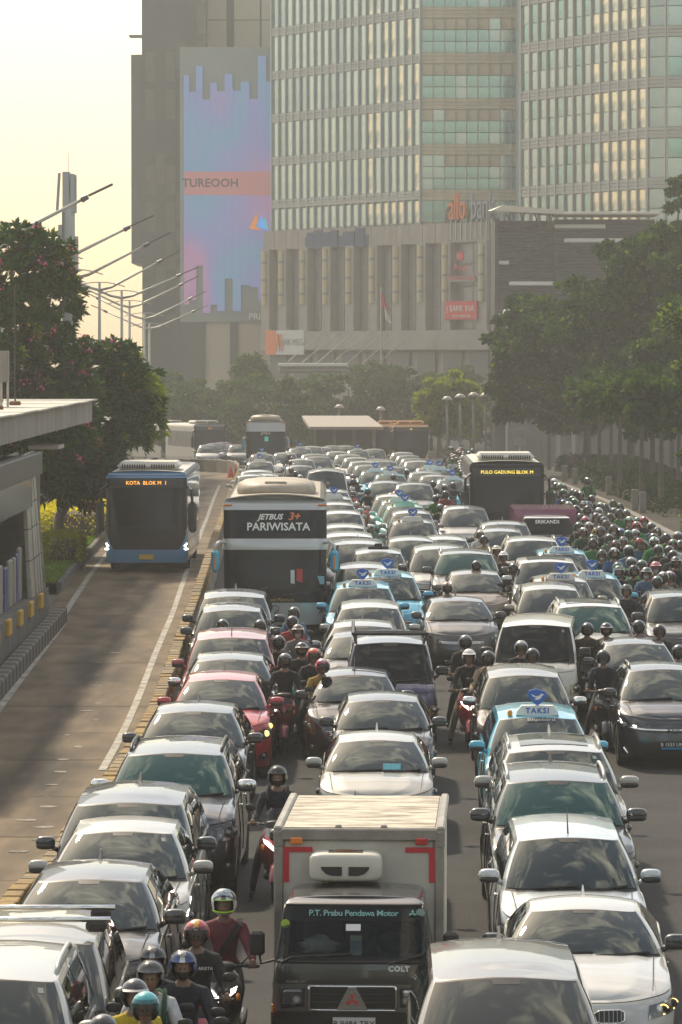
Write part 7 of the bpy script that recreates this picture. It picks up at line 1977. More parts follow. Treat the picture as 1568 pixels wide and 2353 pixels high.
        put('round_sticker', MB().lathe([(0, -.004), (.045, -.004), (.045, 0), (0, 0)], 14, h.B(-.66, h.vz(1.55)) + Vector((0, h.L / 2 - .025, 0)), 'y').mesh('round_sticker', recalc=True), mat('sticker_green', (.35, .55, .05), .5), o)
        put('round_sticker', MB().lathe([(0, -.004), (.045, -.004), (.045, 0), (0, 0)], 14, h.B(.66, h.vz(1.655)) + Vector((0, h.L / 2 - .03, 0)), 'y').mesh('round_sticker', recalc=True), mat('sticker_faded', (.25, .36, .32), .5), o)
        put('paper_sticker', MB().box(h.B(0, h.vz(1.52)) + Vector((0, h.L / 2 - .02, 0)), (.15, .006, .075), rot=Matrix.Rotation(R(-35), 3, 'X')).mesh('paper_sticker'), M_PLW, o)
        # cabin
        put('cabin_floor', MB().box((0, .95, 1.08), (1.36, 1.1, .06)).mesh('cabin_floor'), M_UNDER, o)
        put('rear_bulkhead', MB().box((0, 1.60, 1.36), (1.34, .05, .66)).mesh('rear_bulkhead'), M_PLAS, o)
        put('dashboard', MB().box((0, .45, 1.15), (1.40, .36, .12), ch=.03).mesh('dashboard'), mat('dash_grey', (.05, .055, .06), .6), o)
        for x_ in (-.40, .40): put('seat', MB().box((x_, 1.38, 1.30), (.52, .16, .55), ch=.05).mesh('seat'), mat('seat_cloth', (.04, .045, .06), .8), o)
        put('steering_wheel', MB().tube([(.42 + .19 * math.cos(a), .74 + .09 * math.sin(a), 1.26 + .15 * math.sin(a)) for a in np.linspace(0, 6.283, 22)], .016, 6).mesh('steering_wheel', smooth=True), M_PLAS, o)
    else:
        a_ = h.B(0, h.vz(1.62)); text('windscreen_lettering', 'SRIKANDI', .17, (0, a_.y + h.L / 2 - .035, 1.62), o, M_WLET, tilt=R(62), bold=.004)
        for i in range(8): put('box_rib', MB().box((-bw / 2 - .012, yb_ + .3 + i * .4, 1.38), (.03, .06, 1.1)).mesh('box_rib'), boxm, bx)
    return o
truck = cab_truck((.114, 39.35, gz(39)), R(-2.4), 'black-cabbed refrigerated box truck in the foreground centre', P['black'], M_BOXW, True)
p_ = at(1257, 1193, 1.70)
truck2 = cab_truck((p_.x, p_.y - .5, gz(p_.y)), R(-.5), 'white-cabbed small truck with purple box and SRIKANDI lettering', P['white'], P['purple'], False)
# bag and carton on the truck's dashboard
M_BAG = mat('plastic_bag', (.62, .66, .62), .35, alpha=.75, bump=.9, bscale=14)
def crumple(rx, ry, rz_, n=18, m=12, amp=.25, seed=1):
    r_ = np.random.default_rng(seed); mb = MB().ell((0, 0, 0), (rx, ry, rz_), n, m)
    ph = r_.uniform(0, 6.28, 6)
    mb.v = [(x * (1 + amp * math.sin(9 * z / rz_ + 3 * x / rx + ph[0])), y * (1 + amp * math.sin(7 * x / rx + ph[1])), z * (1 + amp * .7 * math.sin(5 * x / rx + 4 * y / ry + ph[2]))) for x, y, z in mb.v]
    return mb
tm = Matrix.Translation(truck.location) @ Matrix.Rotation(R(-2.4), 4, 'Z')
def on_truck(p): return tm @ Vector(p)
put('plastic_bag', crumple(.20, .10, .10).mesh('plastic_bag', smooth=True), M_BAG, None, on_truck((-.36, .50, 1.30)), label='crumpled translucent plastic bag on the truck dashboard', cat='bag')
ct = empty('milk_carton', on_truck((.02, .46, 1.21)), R(-2.4), 'small blue and white carton standing on the truck dashboard', 'carton')
put('carton_body', MB().box((0, 0, .075), (.12, .08, .15), ch=.005).mesh('carton_body'), mat('carton_blue', (.25, .42, .5), .5, col2=(.6, .62, .6), vscale=9), ct)
put('carton_top', MB().add([(-.06, -.04, .15), (.06, -.04, .15), (.06, .04, .15), (-.06, .04, .15), (-.06, 0, .20), (.06, 0, .20)], [(0, 1, 5, 4), (2, 3, 4, 5), (0, 4, 3), (1, 2, 5)]).mesh('carton_top'), M_PLW, ct)

# ============================================================ PEOPLE
SKIN = mat('skin', (0.24, 0.135, 0.085), 0.5, sub=0.05, var=.12, vscale=8)
SHOE = mat('shoes', (0.02, 0.02, 0.022), 0.6); SHOEB = mat('brown_shoes', (0.16, 0.09, 0.05), .6); SHOEW = mat('trainers', (.35, .34, .32), .6)
EYE = mat('eye_dark', (0.02, 0.015, 0.012), 0.3); HAIR = mat('hair', (0.012, 0.010, 0.009), 0.5); LIP = mat('lips', (0.24, 0.09, 0.075), 0.5)
def cloth(n, c, **k): return mat('cloth_' + n, c, .85, var=.35, vscale=7, bump=.5, bscale=18, **k)
J = dict(navy=cloth('navy', (.012, .016, .028)), black=cloth('black', (.012, .012, .013)), maroon=cloth('maroon', (.16, .030, .042)), yellow=cloth('yellow', (.55, .40, .02)), white=cloth('white', (.50, .51, .52)), denim=cloth('denim', (.07, .13, .22)),
    grey=cloth('grey', (.16, .16, .165)), green=cloth('green', (.015, .17, .035)), dgreen=cloth('dark_green', (.02, .08, .045)), brown=cloth('brown', (.09, .06, .045)), plaid=cloth('mustard_plaid', (.34, .20, .03)), blue=cloth('blue', (.03, .10, .25)),
    pink=cloth('pink', (.42, .22, .22)), tan=cloth('tan', (.36, .27, .17)), red=cloth('red', (.32, .03, .03)), lav=cloth('lavender', (.34, .30, .40)), olive=cloth('olive', (.10, .10, .06)))
T = dict(jean=cloth('jeans', (.045, .085, .15)), black=J['black'], khaki=cloth('khaki', (.20, .16, .11)), dark=cloth('dark_trousers', (.022, .023, .028)))
MASK = dict(black=cloth('mask_black', (.012, .012, .013)), white=cloth('mask_white', (.55, .54, .52)), grey=cloth('mask_grey', (.22, .22, .23)))
HC = {}
def hel(n, c, metal=0.0):
    HC[n] = mat('helmet_' + n, c, .28, metal, coat=1.0); return HC[n]
for n, c in dict(black=(.012, .012, .013), grey=(.10, .10, .10), white=(.62, .61, .57), red=(.48, .02, .02), teal=(.03, .36, .40), blue=(.015, .06, .26), orange=(.75, .10, .02), pink=(.62, .03, .10), green=(.03, .20, .09), rose=(.40, .07, .11), silver=(.32, .32, .31), brown=(.12, .07, .05), cream=(.55, .48, .32), yellow=(.55, .35, .02)).items(): hel(n, c)
LINER = mat('helmet_liner', (.015, .015, .015), .8)
M_VIS = mat('visor', (.02, .022, .022), .05, alpha=.45, ior=1.6)
M_VISM = mat('visor_mirror', (.35, .38, .40), .08, .9)

def skin_body(name, joints, edges, bones):
    """joints: name -> (x, y, z, radius). Grows one surface over the skeleton; bones give each stretch its cloth."""
    names = list(joints); idx = {n: i for i, n in enumerate(names)}
    me = bpy.data.meshes.new(name + '_skeleton')
    me.from_pydata([joints[n][:3] for n in names], [(idx[a], idx[b]) for a, b in edges], [])
    o = bpy.data.objects.new(name + '_skeleton', me); COL.objects.link(o)
    md = o.modifiers.new('skin', 'SKIN'); md.use_smooth_shade = True
    for i, n in enumerate(names):
        sv = me.skin_vertices[0].data[i]; r = joints[n][3]
        sv.radius = (r, r) if not isinstance(r, tuple) else r
        sv.use_root = (i == 0)
    sb = o.modifiers.new('sub', 'SUBSURF'); sb.levels = 1
    dg = bpy.context.evaluated_depsgraph_get(); dg.update()
    m2 = bpy.data.meshes.new_from_object(o.evaluated_get(dg))
    bpy.data.objects.remove(o); bpy.data.meshes.remove(me)
    V = [tuple(v.co) for v in m2.vertices]; F = [tuple(p.vertices) for p in m2.polygons]
    mb = MB()
    segs = [(np.array(joints[a][:3]), np.array(joints[b][:3]), bones.get((a, b), 0)) for a, b in edges]
    mi = []
    for f in F:
        c = np.mean([V[i] for i in f], 0); best = (9, 0)
        for a, b, s_ in segs:
            d = b - a; t = max(0, min(1, np.dot(c - a, d) / max(1e-9, np.dot(d, d)))); dd = np.linalg.norm(c - a - d * t)
            if dd < best[0]: best = (dd, s_)
        mi.append(best[1])
    mb.v = V; mb.f = F; mb.m = mi
    bpy.data.meshes.remove(m2)
    return mb
# slots: 0 top, 1 trousers, 2 skin, 3 shoes, 4 mask or lower face, 5 eyes, 6 hair, 7 lips
def add_head(mb, c, k=1.0, tilt=0.0):
    n, m = 22, 16
    o = len(mb.v); rows = []
    M = Matrix.Rotation(tilt, 3, 'X')
    pts = []
    for i in range(m + 1):
        a = -math.pi / 2 + math.pi * i / m
        for j in range(n):
            t = 2 * math.pi * j / n
            x, y, z = math.cos(a) * math.cos(t), math.cos(a) * math.sin(t), math.sin(a)
            p = Vector((x * .074, y * .098, z * .116))
            if y < 0:
                fr = -y
                p.y += -.012 * fr * (z < -.2) * .4
                nose = math.exp(-(x / .16) ** 2) * math.exp(-((z + .12) / .22) ** 2) * max(0, fr - .6) * 2.2
                p.y -= .024 * nose
                sock = (math.exp(-((x - .36) / .16) ** 2) + math.exp(-((x + .36) / .16) ** 2)) * math.exp(-((z - .07) / .12) ** 2) * max(0, fr - .3)
                p.y += .010 * sock
                chin = math.exp(-((z + .8) / .2) ** 2) * fr; p.y -= .014 * chin
            ear = math.exp(-((abs(x) - 1) / .08) ** 2) * math.exp(-((z + .02) / .25) ** 2); p.x *= 1 + .12 * ear
            pts.append((M @ p) * k + Vector(c))
    fs, ms = [], []
    for i in range(m):
        for j in range(n):
            j2 = (j + 1) % n
            fs.append((o + i * n + j, o + i * n + j2, o + (i + 1) * n + j2, o + (i + 1) * n + j))
            a = -math.pi / 2 + math.pi * (i + .5) / m; t = 2 * math.pi * (j + .5) / n
            x, y, z = math.cos(a) * math.cos(t), math.cos(a) * math.sin(t), math.sin(a)
            s_ = 2
            if z > .52 or (y > .15 and z > -.45): s_ = 6
            elif y < -.45 and .02 < z < .17 and .22 < abs(x) < .52: s_ = 5
            elif y < -.35 and z < -.10: s_ = 4
            if s_ == 4 and y < -.7 and -.52 < z < -.40 and abs(x) < .3: s_ = 7
            ms.append(s_)
    mb.v.extend([tuple(p) for p in pts]); mb.f.extend(fs); mb.m.extend(ms)
def add_hand(mb, w, bar, sg):
    """Palm behind the grip, four fingers curled over it and a thumb under."""
    w, bar = Vector(w), Vector(bar)
    mb.tube([w, (w + bar) * .5 + Vector((0, 0, .012)), bar + Vector((0, .022, .018))], [.026, .034, .036], 8, 2)
    for i, (dx, ln) in enumerate(((-.032, .9), (-.011, 1.05), (.011, 1.0), (.032, .8))):
        b = bar + Vector((dx, .004, .026))
        mb.tube([b, b + Vector((0, -.034 * ln, .006)), b + Vector((0, -.046 * ln, -.026)), b + Vector((0, -.026 * ln, -.050))], [.0105, .0105, .0095, .008], 6, 2)
    b = bar + Vector((-sg * .036, .02, .0))
    mb.tube([b, b + Vector((-sg * .014, -.018, -.014)), b + Vector((-sg * .004, -.042, -.024))], [.0125, .011, .009], 6, 2)
def rider_pose(name, down=(1, 1), look=0.0, lean=0.0, arms='bar', legs='ride', scale=1.0):
    j = {}
    L = lean
    j['pelvis'] = (0, .28, .88, .135); j['waist'] = (0, .27 - L * .3, 1.04, .135); j['chest'] = (0, .23 - L * .7, 1.24, (.165, .135)); j['upper'] = (0, .21 - L, 1.36, (.13, .10)); j['neck'] = (0, .18 - L, 1.445, .055); j['skull'] = (0, .155 - L * 1.1, 1.52, .05)
    e = [('pelvis', 'waist'), ('waist', 'chest'), ('chest', 'upper'), ('upper', 'neck'), ('neck', 'skull')]
    bones = {('pelvis', 'waist'): 0, ('neck', 'skull'): 2}
    hands = []
    for sg, nm in ((-1, 'l'), (1, 'r')):
        j['sh' + nm] = (sg * .185, .21 - L, 1.345, .078)
        if arms == 'bar':
            j['el' + nm] = (sg * .285, .05 - L * .4, 1.10, .058); j['wr' + nm] = (sg * .315, -.19, 1.055, .036)
            hands.append(((sg * .315, -.20, 1.055), (sg * .315, -.295, 1.025), sg))
        else:
            j['el' + nm] = (sg * .26, .17, 1.08, .055); j['wr' + nm] = (sg * .20, -.03, .95, .036)
            hands.append(((sg * .20, -.04, .95), (sg * .18, -.12, .93), sg))
        e += [('upper', 'sh' + nm), ('sh' + nm, 'el' + nm), ('el' + nm, 'wr' + nm)]
        d = down[0 if sg < 0 else 1]
        j['hip' + nm] = (sg * .105, .25, .86, .105)
        if legs == 'ride' and d:
            j['kn' + nm] = (sg * .235, -.09, .60, .068); j['an' + nm] = (sg * .335, .03, .13, .045); j['hl' + nm] = (sg * .335, .07, .055, .040); j['to' + nm] = (sg * .35, -.13, .045, .038)
        elif legs == 'ride':
            j['kn' + nm] = (sg * .17, -.15, .76, .072); j['an' + nm] = (sg * .12, -.13, .42, .046); j['hl' + nm] = (sg * .12, -.09, .40, .04); j['to' + nm] = (sg * .125, -.28, .40, .036)
        else:
            j['kn' + nm] = (sg * .22, -.10, .82, .07); j['an' + nm] = (sg * .25, .02, .45, .046); j['hl' + nm] = (sg * .25, .05, .41, .04); j['to' + nm] = (sg * .26, -.12, .40, .036)
        e += [('pelvis', 'hip' + nm), ('hip' + nm, 'kn' + nm), ('kn' + nm, 'an' + nm), ('an' + nm, 'hl' + nm), ('hl' + nm, 'to' + nm)]
        bones.update({('pelvis', 'hip' + nm): 1, ('hip' + nm, 'kn' + nm): 1, ('kn' + nm, 'an' + nm): 1, ('an' + nm, 'hl' + nm): 3, ('hl' + nm, 'to' + nm): 3})
    mb = skin_body(name, j, e, bones)
    hc = (0, .135 - L * 1.15, 1.585)
    add_head(mb, hc)
    for w, b, sg in hands: add_hand(mb, w, b, sg)
    me = mb.mesh('person', smooth=True, nslots=8)
    return me, hc
def standing_pose(name, arm='phone'):
    j = {'pelvis': (0, 0, .95, .13), 'waist': (0, 0, 1.10, .115), 'chest': (0, 0, 1.28, (.15, .12)), 'upper': (0, .01, 1.40, (.12, .09)), 'neck': (0, .01, 1.49, .052), 'skull': (0, 0, 1.56, .05)}
    e = [('pelvis', 'waist'), ('waist', 'chest'), ('chest', 'upper'), ('upper', 'neck'), ('neck', 'skull')]
    bones = {('neck', 'skull'): 2}
    mb_h = []
    for sg, nm in ((-1, 'l'), (1, 'r')):
        j['sh' + nm] = (sg * .17, .01, 1.39, .07)
        if arm == 'phone' and sg > 0: j['el' + nm] = (sg * .22, -.02, 1.14, .048); j['wr' + nm] = (sg * .10, -.24, 1.26, .032); mb_h.append(((sg * .10, -.24, 1.26), (sg * .07, -.32, 1.30), sg))
        else: j['el' + nm] = (sg * .24, .03, 1.13, .05); j['wr' + nm] = (sg * .24, -.05, .90, .032); mb_h.append(((sg * .24, -.05, .90), (sg * .24, -.07, .82), sg))
        j['hip' + nm] = (sg * .09, 0, .90, .10); j['kn' + nm] = (sg * .10, -.02 - .05 * sg, .50, .065); j['an' + nm] = (sg * .11, .02 + .08 * sg, .10, .042); j['to' + nm] = (sg * .12, -.12 + .08 * sg, .045, .036)
        e += [('upper', 'sh' + nm), ('sh' + nm, 'el' + nm), ('el' + nm, 'wr' + nm), ('pelvis', 'hip' + nm), ('hip' + nm, 'kn' + nm), ('kn' + nm, 'an' + nm), ('an' + nm, 'to' + nm)]
        bones.update({('pelvis', 'hip' + nm): 1, ('hip' + nm, 'kn' + nm): 1, ('kn' + nm, 'an' + nm): 1, ('an' + nm, 'to' + nm): 3, ('el' + nm, 'wr' + nm): 2 if arm == 'phone' else 0})
    mb = skin_body(name, j, e, bones); add_head(mb, (0, -.01, 1.63))
    for w, b, sg in mb_h: add_hand(mb, w, b, sg)
    return mb.mesh('person', smooth=True, nslots=8)
POSE = dict(both=rider_pose('both'), left=rider_pose('left', (1, 0)), right=rider_pose('right', (0, 1)), lean=rider_pose('lean', (1, 1), lean=.07), pill=rider_pose('pill', (1, 1), arms='lap', legs='pillion'))
STAND = standing_pose('phone', 'phone'); STAND2 = standing_pose('plain', 'plain')

def helmet_mesh(full):
    """Shell with a face opening, a rim and a dark lining; slot 1 lining, slot 2 crest stripe."""
    n, m = 28, 18
    R0 = np.array([.132, .155, .142])
    mb = MB()
    def P_(i, j, k):
        a = -math.pi / 2 + math.pi * i / m; t = 2 * math.pi * j / n
        p = np.array([math.cos(a) * math.cos(t), math.cos(a) * math.sin(t), math.sin(a)]) * R0 * k
        p[2] = max(p[2], -.118 * (1 if k > .97 else .96))
        return p
    for k, sl in ((1.0, 0), (.93, 1)):
        base = len(mb.v)
        mb.v.extend([tuple(P_(i, j, k)) for i in range(m + 1) for j in range(n)])
        for i in range(m):
            for j in range(n):
                c = (P_(i, j, k) + P_(i + 1, (j + 1) % n, k) + P_(i, (j + 1) % n, k) + P_(i + 1, j, k)) / 4
                x, y, z = c / R0
                if z < -.80: continue
                op = y < -.30 and abs(x) < .80 and -.48 < z < .30
                if not full: op = y < -.28 and abs(x) < .82 and z < .26
                if op: continue
                f = (base + i * n + j, base + i * n + (j + 1) % n, base + (i + 1) * n + (j + 1) % n, base + (i + 1) * n + j)
                mb.f.append(f if sl == 0 else f[::-1]); mb.m.append(2 if (sl == 0 and abs(x) < .22 and z > .2) else sl)
    return mb.mesh('helmet', smooth=True, nslots=3)
def visor_mesh(up):
    R0 = np.array([.138, .165, .15]); rows = []
    for a in np.linspace(-.42, .62, 8):
        rows.append([(R0[0] * math.cos(a) * math.sin(t), -R0[1] * math.cos(a) * math.cos(t), R0[2] * math.sin(a)) for t in np.linspace(-1.15, 1.15, 12)])
    if up:
        M = Matrix.Rotation(R(-42), 3, 'X'); rows = [[tuple(M @ Vector(p) * 1.03) for p in r_] for r_ in rows[2:]]
    return MB().grid(rows).mesh('visor', smooth=True)
HM = dict(open=helmet_mesh(False), full=helmet_mesh(True)); VM = dict(down=visor_mesh(False), up=visor_mesh(True))
brow = MB().grid([[(.136 * math.sin(t) * 1.02, -.158 * math.cos(t) - d_ * .06, .055 + .01 * math.cos(t) - d_ * .012) for t in np.linspace(-1.0, 1.0, 10)] for d_ in (0, 1)]).mesh('peak', smooth=True)

# ---- scooter
def scooter_parts():
    S = {}
    def wheel(): return MB().lathe([(.15, -.045), (.245, -.05), (.268, -.025), (.272, 0), (.268, .025), (.245, .05), (.15, .045)], 20, axis='x').mesh('wheel', smooth=True, recalc=True)
    S['wheel'] = wheel(); S['rim'] = MB().lathe([(0, -.03), (.16, -.02), (.16, .02), (0, .03)], 10, axis='x').mesh('rim', recalc=True)
    rows = []
    for a in np.linspace(R(15), R(165), 10):
        r_ = .30
        rows.append([(x * .075, -.64 - math.cos(a) * r_ * (1 - .04 * x * x), .27 + math.sin(a) * r_ - .05 * x * x) for x in (-1, -.8, -.3, .3, .8, 1)])
    S['front_fender'] = MB().grid(rows).mesh('front_fender', smooth=True)
    S['fork'] = MB().tube([(-.07, -.64, .27), (-.065, -.48, .72)], .022, 7).tube([(.07, -.64, .27), (.065, -.48, .72)], .022, 7).tube([(0, -.47, .70), (0, -.40, 1.0)], .03, 7).mesh('fork')
    prof = [(.36, .10, -.47), (.48, .165, -.56), (.62, .205, -.63), (.76, .225, -.66), (.88, .215, -.62), (.97, .17, -.54), (1.03, .10, -.46)]
    fr, bk = [], []
    for z, w, y in prof:
        fr.append([(w * t, y + .17 * t * t + .02 * abs(t), z - .03 * t * t) for t in np.linspace(-1, 1, 11)])
        bk.append([(w * t * .96, y + .09 + .13 * t * t, z - .03 * t * t) for t in np.linspace(-1, 1, 11)])
    mb = MB().grid(fr, flip=True).grid(bk)
    for a, b in ((fr[0], bk[0]), (fr[-1], bk[-1])): mb.grid([a, b])
    mb.grid([[r_[0] for r_ in fr], [r_[0] for r_ in bk]]).grid([[r_[-1] for r_ in fr], [r_[-1] for r_ in bk]])
    S['front_fairing'] = mb.mesh('front_fairing', smooth=True, recalc=True, weld=.001, sharp=50)
    for sg, nm in ((-1, 'a'), (1, 'b')):
        S['headlight_' + nm] = MB().add([(sg * .02, -.665, .70), (sg * .15, -.60, .80), (sg * .17, -.585, .86), (sg * .10, -.63, .83), (sg * .02, -.668, .76)], [(0, 1, 2, 3, 4)]).mesh('headlight')
        S['indicator_' + nm] = MB().ell((sg * .175, -.555, .74), (.03, .02, .045), 8, 5).mesh('indicator', smooth=True)
        S['mirror_' + nm] = MB().ell((sg * .345, -.33, 1.25), (.072, .022, .048), 12, 6, p=2.6).tube([(sg * .20, -.34, 1.05), (sg * .27, -.34, 1.12), (sg * .335, -.325, 1.23)], .008, 5).mesh('mirror', smooth=True)
        S['grip_' + nm] = MB().tube([(sg * .25, -.305, 1.025), (sg * .385, -.285, 1.02)], .019, 8).tube([(sg * .23, -.36, 1.02), (sg * .36, -.345, 1.01)], .006, 5).mesh('grip')
    S['handlebar'] = MB().tube([(-.27, -.305, 1.025), (-.15, -.37, 1.03), (.15, -.37, 1.03), (.27, -.305, 1.025)], .016, 7).ell((0, -.40, 1.03), (.15, .09, .055), 14, 7, p=2.6).mesh('handlebar', smooth=True)
    S['floorboard'] = MB().box((0, -.14, .34), (.34, .60, .10), ch=.03).box((0, -.36, .55), (.24, .14, .44), ch=.04).mesh('floorboard')
    S['rear_body'] = MB().ell((0, .40, .58), (.165, .50, .17), 18, 10, p=2.7).box((0, .35, .36), (.20, .55, .20), ch=.04).mesh('rear_body', smooth=True, sharp=50)
    S['seat'] = MB().ell((0, .36, .775), (.145, .43, .065), 16, 8, p=2.8).mesh('seat', smooth=True)
    S['windscreen'] = MB().grid([[(w * t, y + .10 * t * t, z) for t in np.linspace(-1, 1, 8)] for z, w, y in ((.98, .16, -.55), (1.10, .155, -.50), (1.20, .12, -.45), (1.24, .07, -.43))], flip=True).mesh('windscreen', smooth=True)
    S['number_plate'] = MB().box((0, -.665, .955), (.26, .01, .10), rot=Matrix.Rotation(R(-20), 3, 'X')).mesh('number_plate')
    S['exhaust'] = MB().tube([(.15, .2, .27), (.17, .5, .30), (.175, .85, .36)], [.03, .05, .045], 8).mesh('exhaust', smooth=True)
    S['lit'] = MB().ell((0, -.665, .74), (.10, .02, .035), 10, 5).mesh('lamp', smooth=True)
    return S
SCP = scooter_parts()
BIKEP = dict(black=P['black'], red=P['red'], grey=P['dgrey'], teal=paint('scooter_teal', (.02, .25, .24)), white=P['pearl'], wine=P['wine'], blue=P['busblue'], green=paint('scooter_green', (.02, .14, .06)), silver=P['silver'])

def scooter(loc_, rz, label, col='black', lod=0, lit=False, screen=False, plate=None, group='motor scooters between the cars', words_=None):
    o = empty('motor_scooter', loc_, rz, label, 'scooter', group)
    pm = BIKEP[col]
    for nm, yy_ in (('front_wheel', -.64), ('rear_wheel', .66)):
        w_ = put(nm, SCP['wheel'], M_TYRE, o, (0, yy_, .272))
        if not lod: put('rim', SCP['rim'], M_RIM, w_)
    put('front_fairing', SCP['front_fairing'], pm, o); put('rear_body', SCP['rear_body'], pm, o); put('seat', SCP['seat'], M_PLAS, o)
    put('handlebar', SCP['handlebar'], M_PLAS, o); put('floorboard', SCP['floorboard'], M_PLAS, o)
    for k_ in 'ab':
        put('headlight', SCP['headlight_' + k_], M_LED if lit else M_HL, o)
        m_ = put('mirror', SCP['mirror_' + k_], M_PLAS, o)
        if not lod:
            put('indicator', SCP['indicator_' + k_], M_AMB, o); put('grip', SCP['grip_' + k_], M_SEAL, o)
    if not lod:
        put('front_fender', SCP['front_fender'], pm, o); put('fork', SCP['fork'], M_PLAS, o); put('exhaust', SCP['exhaust'], M_PLAS, o)
        pl = put('number_plate', SCP['number_plate'], M_PLW if plate == 'w' else M_PLB, o)
        if words_: text('plate_lettering', words_, .065, (0, -.674, .955), pl, M_DARK if plate == 'w' else M_WLET, tilt=R(70), ext=.001)
        if screen: put('windscreen', SCP['windscreen'], M_VIS, o)
    return o

def person(loc_, rz, label, pose='both', top='black', legs='dark', helmet='black', style='open', visor='down', mask='black', shoes=None, stripe=None, lod=0, group='riders between the cars', vm=None, dz=0.0, sc=1.0, sleeve=None):
    me, hc = POSE[pose]
    o = put('person', me, [J[top], T[legs], SKIN, shoes or SHOE, MASK[mask] if mask else SKIN, EYE, HAIR, LIP if not mask else MASK[mask]], None, (loc_[0], loc_[1], loc_[2] + dz), (0, 0, rz), label, 'person', group)
    o.scale = (sc, sc, sc)
    if helmet:
        hm = HC[helmet]
        h_ = put('helmet', HM[style], [hm, LINER, HC[stripe] if stripe else hm], o, (hc[0], hc[1] + .005, hc[2] + .028))
        if visor: put('visor', VM[visor], vm or M_VIS, h_)
        elif not lod: put('peak', brow, hm, h_)
    return o
def strap(o, m=J['black']):
    put('bag_strap', MB().grid([[(x + w_, y, z) for w_ in (-.035, .035)] for x, y, z in ((.17, .22, 1.44), (.15, .10, 1.38), (.05, .065, 1.22), (-.06, .085, 1.06), (-.14, .14, .95))]).mesh('bag_strap', smooth=True), m, o)
def backpack(o, m):
    b_ = put('backpack', MB().ell((0, .42, 1.22), (.16, .11, .24), 14, 9, p=2.8).mesh('backpack', smooth=True), m, o)
    for sg in (-1, 1): put('strap', MB().tube([(sg * .10, .33, 1.42), (sg * .13, .20, 1.47), (sg * .13, .09, 1.34), (sg * .12, .10, 1.15)], .024, 6).mesh('strap', smooth=True), m, b_)

def ride(px, py, lab_p, lab_b, col='black', yaw=0.0, lod=0, lit=False, screen=False, plate=None, words_=None, pose='both', sc=1.0, bgroup=None, pgroup=None, **kw):
    """Rider and scooter stood so that the helmet centre is seen at (px, py)."""
    p = at(px, py, 1.60 * sc); rz = road_yaw(p.x, p.y) + R(yaw)
    f = Vector((0, .13, 0)); f.rotate(Matrix.Rotation(rz, 3, 'Z'))
    b = Vector((p.x - f.x, p.y - f.y, 0)); b.z = gz(b.y)
    s_ = scooter(b, rz, lab_b, col, lod, lit, screen, plate, bgroup or 'motor scooters between the cars', words_) if lab_b else None
    return person(b, rz, lab_p, pose, sc=sc, lod=lod, group=pgroup or 'riders between the cars', **kw), s_, b, rz

# ---- foreground cluster beside the dark crossover
o, s_, b, rz = ride(515, 2078, 'rider in maroon shirt wearing white helmet with neon trim', 'dark scooter of the maroon-shirted rider, nearest the asphalt gap', 'grey', pose='left', top='maroon', helmet='white', style='full', visor='up', vm=M_VISM, mask=None, stripe='grey', lit=True)
strap(o); put('neon_trim', MB().tube([(.118 * math.sin(t), -.135 * math.cos(t), -.062 - .02 * math.cos(t)) for t in np.linspace(-1.2, 1.2, 14)], .010, 6).tube([(.125 * math.sin(t), -.15 * math.cos(t), .045) for t in np.linspace(-1.0, 1.0, 12)], .007, 6).mesh('neon_trim', smooth=True), mat('neon_green', (.35, .62, .02), .4), [c_ for c_ in o.children if c_.name.startswith('helmet')][0])
o, s_, b, rz = ride(452, 2148, 'rider in black jacket wearing red helmet with yellow stripes', 'red scooter of the red-helmeted rider', 'red', pose='right', top='black', helmet='red', style='open', visor='down', mask=None, stripe='yellow')
hl_ = [c_ for c_ in o.children if c_.name.startswith('helmet')][0]
bd = put('helmet_badge', MB().ell((0, -.150, .062), (.042, .012, .020), 12, 6).mesh('helmet_badge', smooth=True), M_PLB, hl_); text('badge_lettering', 'kyt', .034, (0, -.164, .062), bd, M_WLET, ext=.001)
text('jacket_lettering', 'ARISTA', .045, (.09, .085, 1.27), o, M_WLET, ext=.002, tilt=R(80))
o, s_, b, rz = ride(421, 2222, 'rider in navy jacket with blue helmet and black mask', 'black scooter of the blue-helmeted rider', 'black', pose='both', top='navy', helmet='blue', style='open', visor='up', mask='black', stripe='white')
o, s_, b, rz = ride(346, 2246, 'rider in pale shirt with green straps and dark grey helmet', 'dark scooter hidden under the pale-shirted rider', 'black', pose='both', top='white', helmet='grey', style='open', visor='up', mask=None)
backpack(o, J['dgreen'])
o, s_, b, rz = ride(352, 2212, 'helmeted rider peeping out behind the grey-helmeted one', 'scooter behind the pale-shirted rider', 'black', pose='both', top='navy', helmet='black', style='open', visor='up', mask='black', stripe='silver')
o, s_, b, rz = ride(335, 2318, 'rider in yellow jacket wearing turquoise helmet', 'scooter of the turquoise-helmeted rider at the bottom edge', 'grey', pose='both', top='yellow', helmet='teal', style='open', visor='down', mask=None)
person((b.x - .10, b.y + .46, b.z), rz + R(8), 'pillion passenger in yellow with black helmet behind turquoise helmet', 'pill', 'yellow', 'jean', 'black', 'open', None, None, dz=.04)
ride(237, 2372, 'black helmet just entering at the bottom edge by the silver SUV', 'scooter at the bottom edge by the silver SUV', 'black', top='black', helmet='black')
scooter(at(432, 2420, .9), R(-4), 'grey scooter nose at the bottom edge below the navy jacket', 'grey')
# ---- rider on the wine scooter behind the truck
o, s_, b, rz = ride(638, 1786, 'rider all in dark blue with black helmet on wine scooter', 'wine red scooter with white plate beside the truck box', 'wine', pose='left', top='navy', helmet='black', style='open', visor='up', mask='black', lit=True, screen=True, plate='w', words_='B 3004')
backpack(o, J['black'])
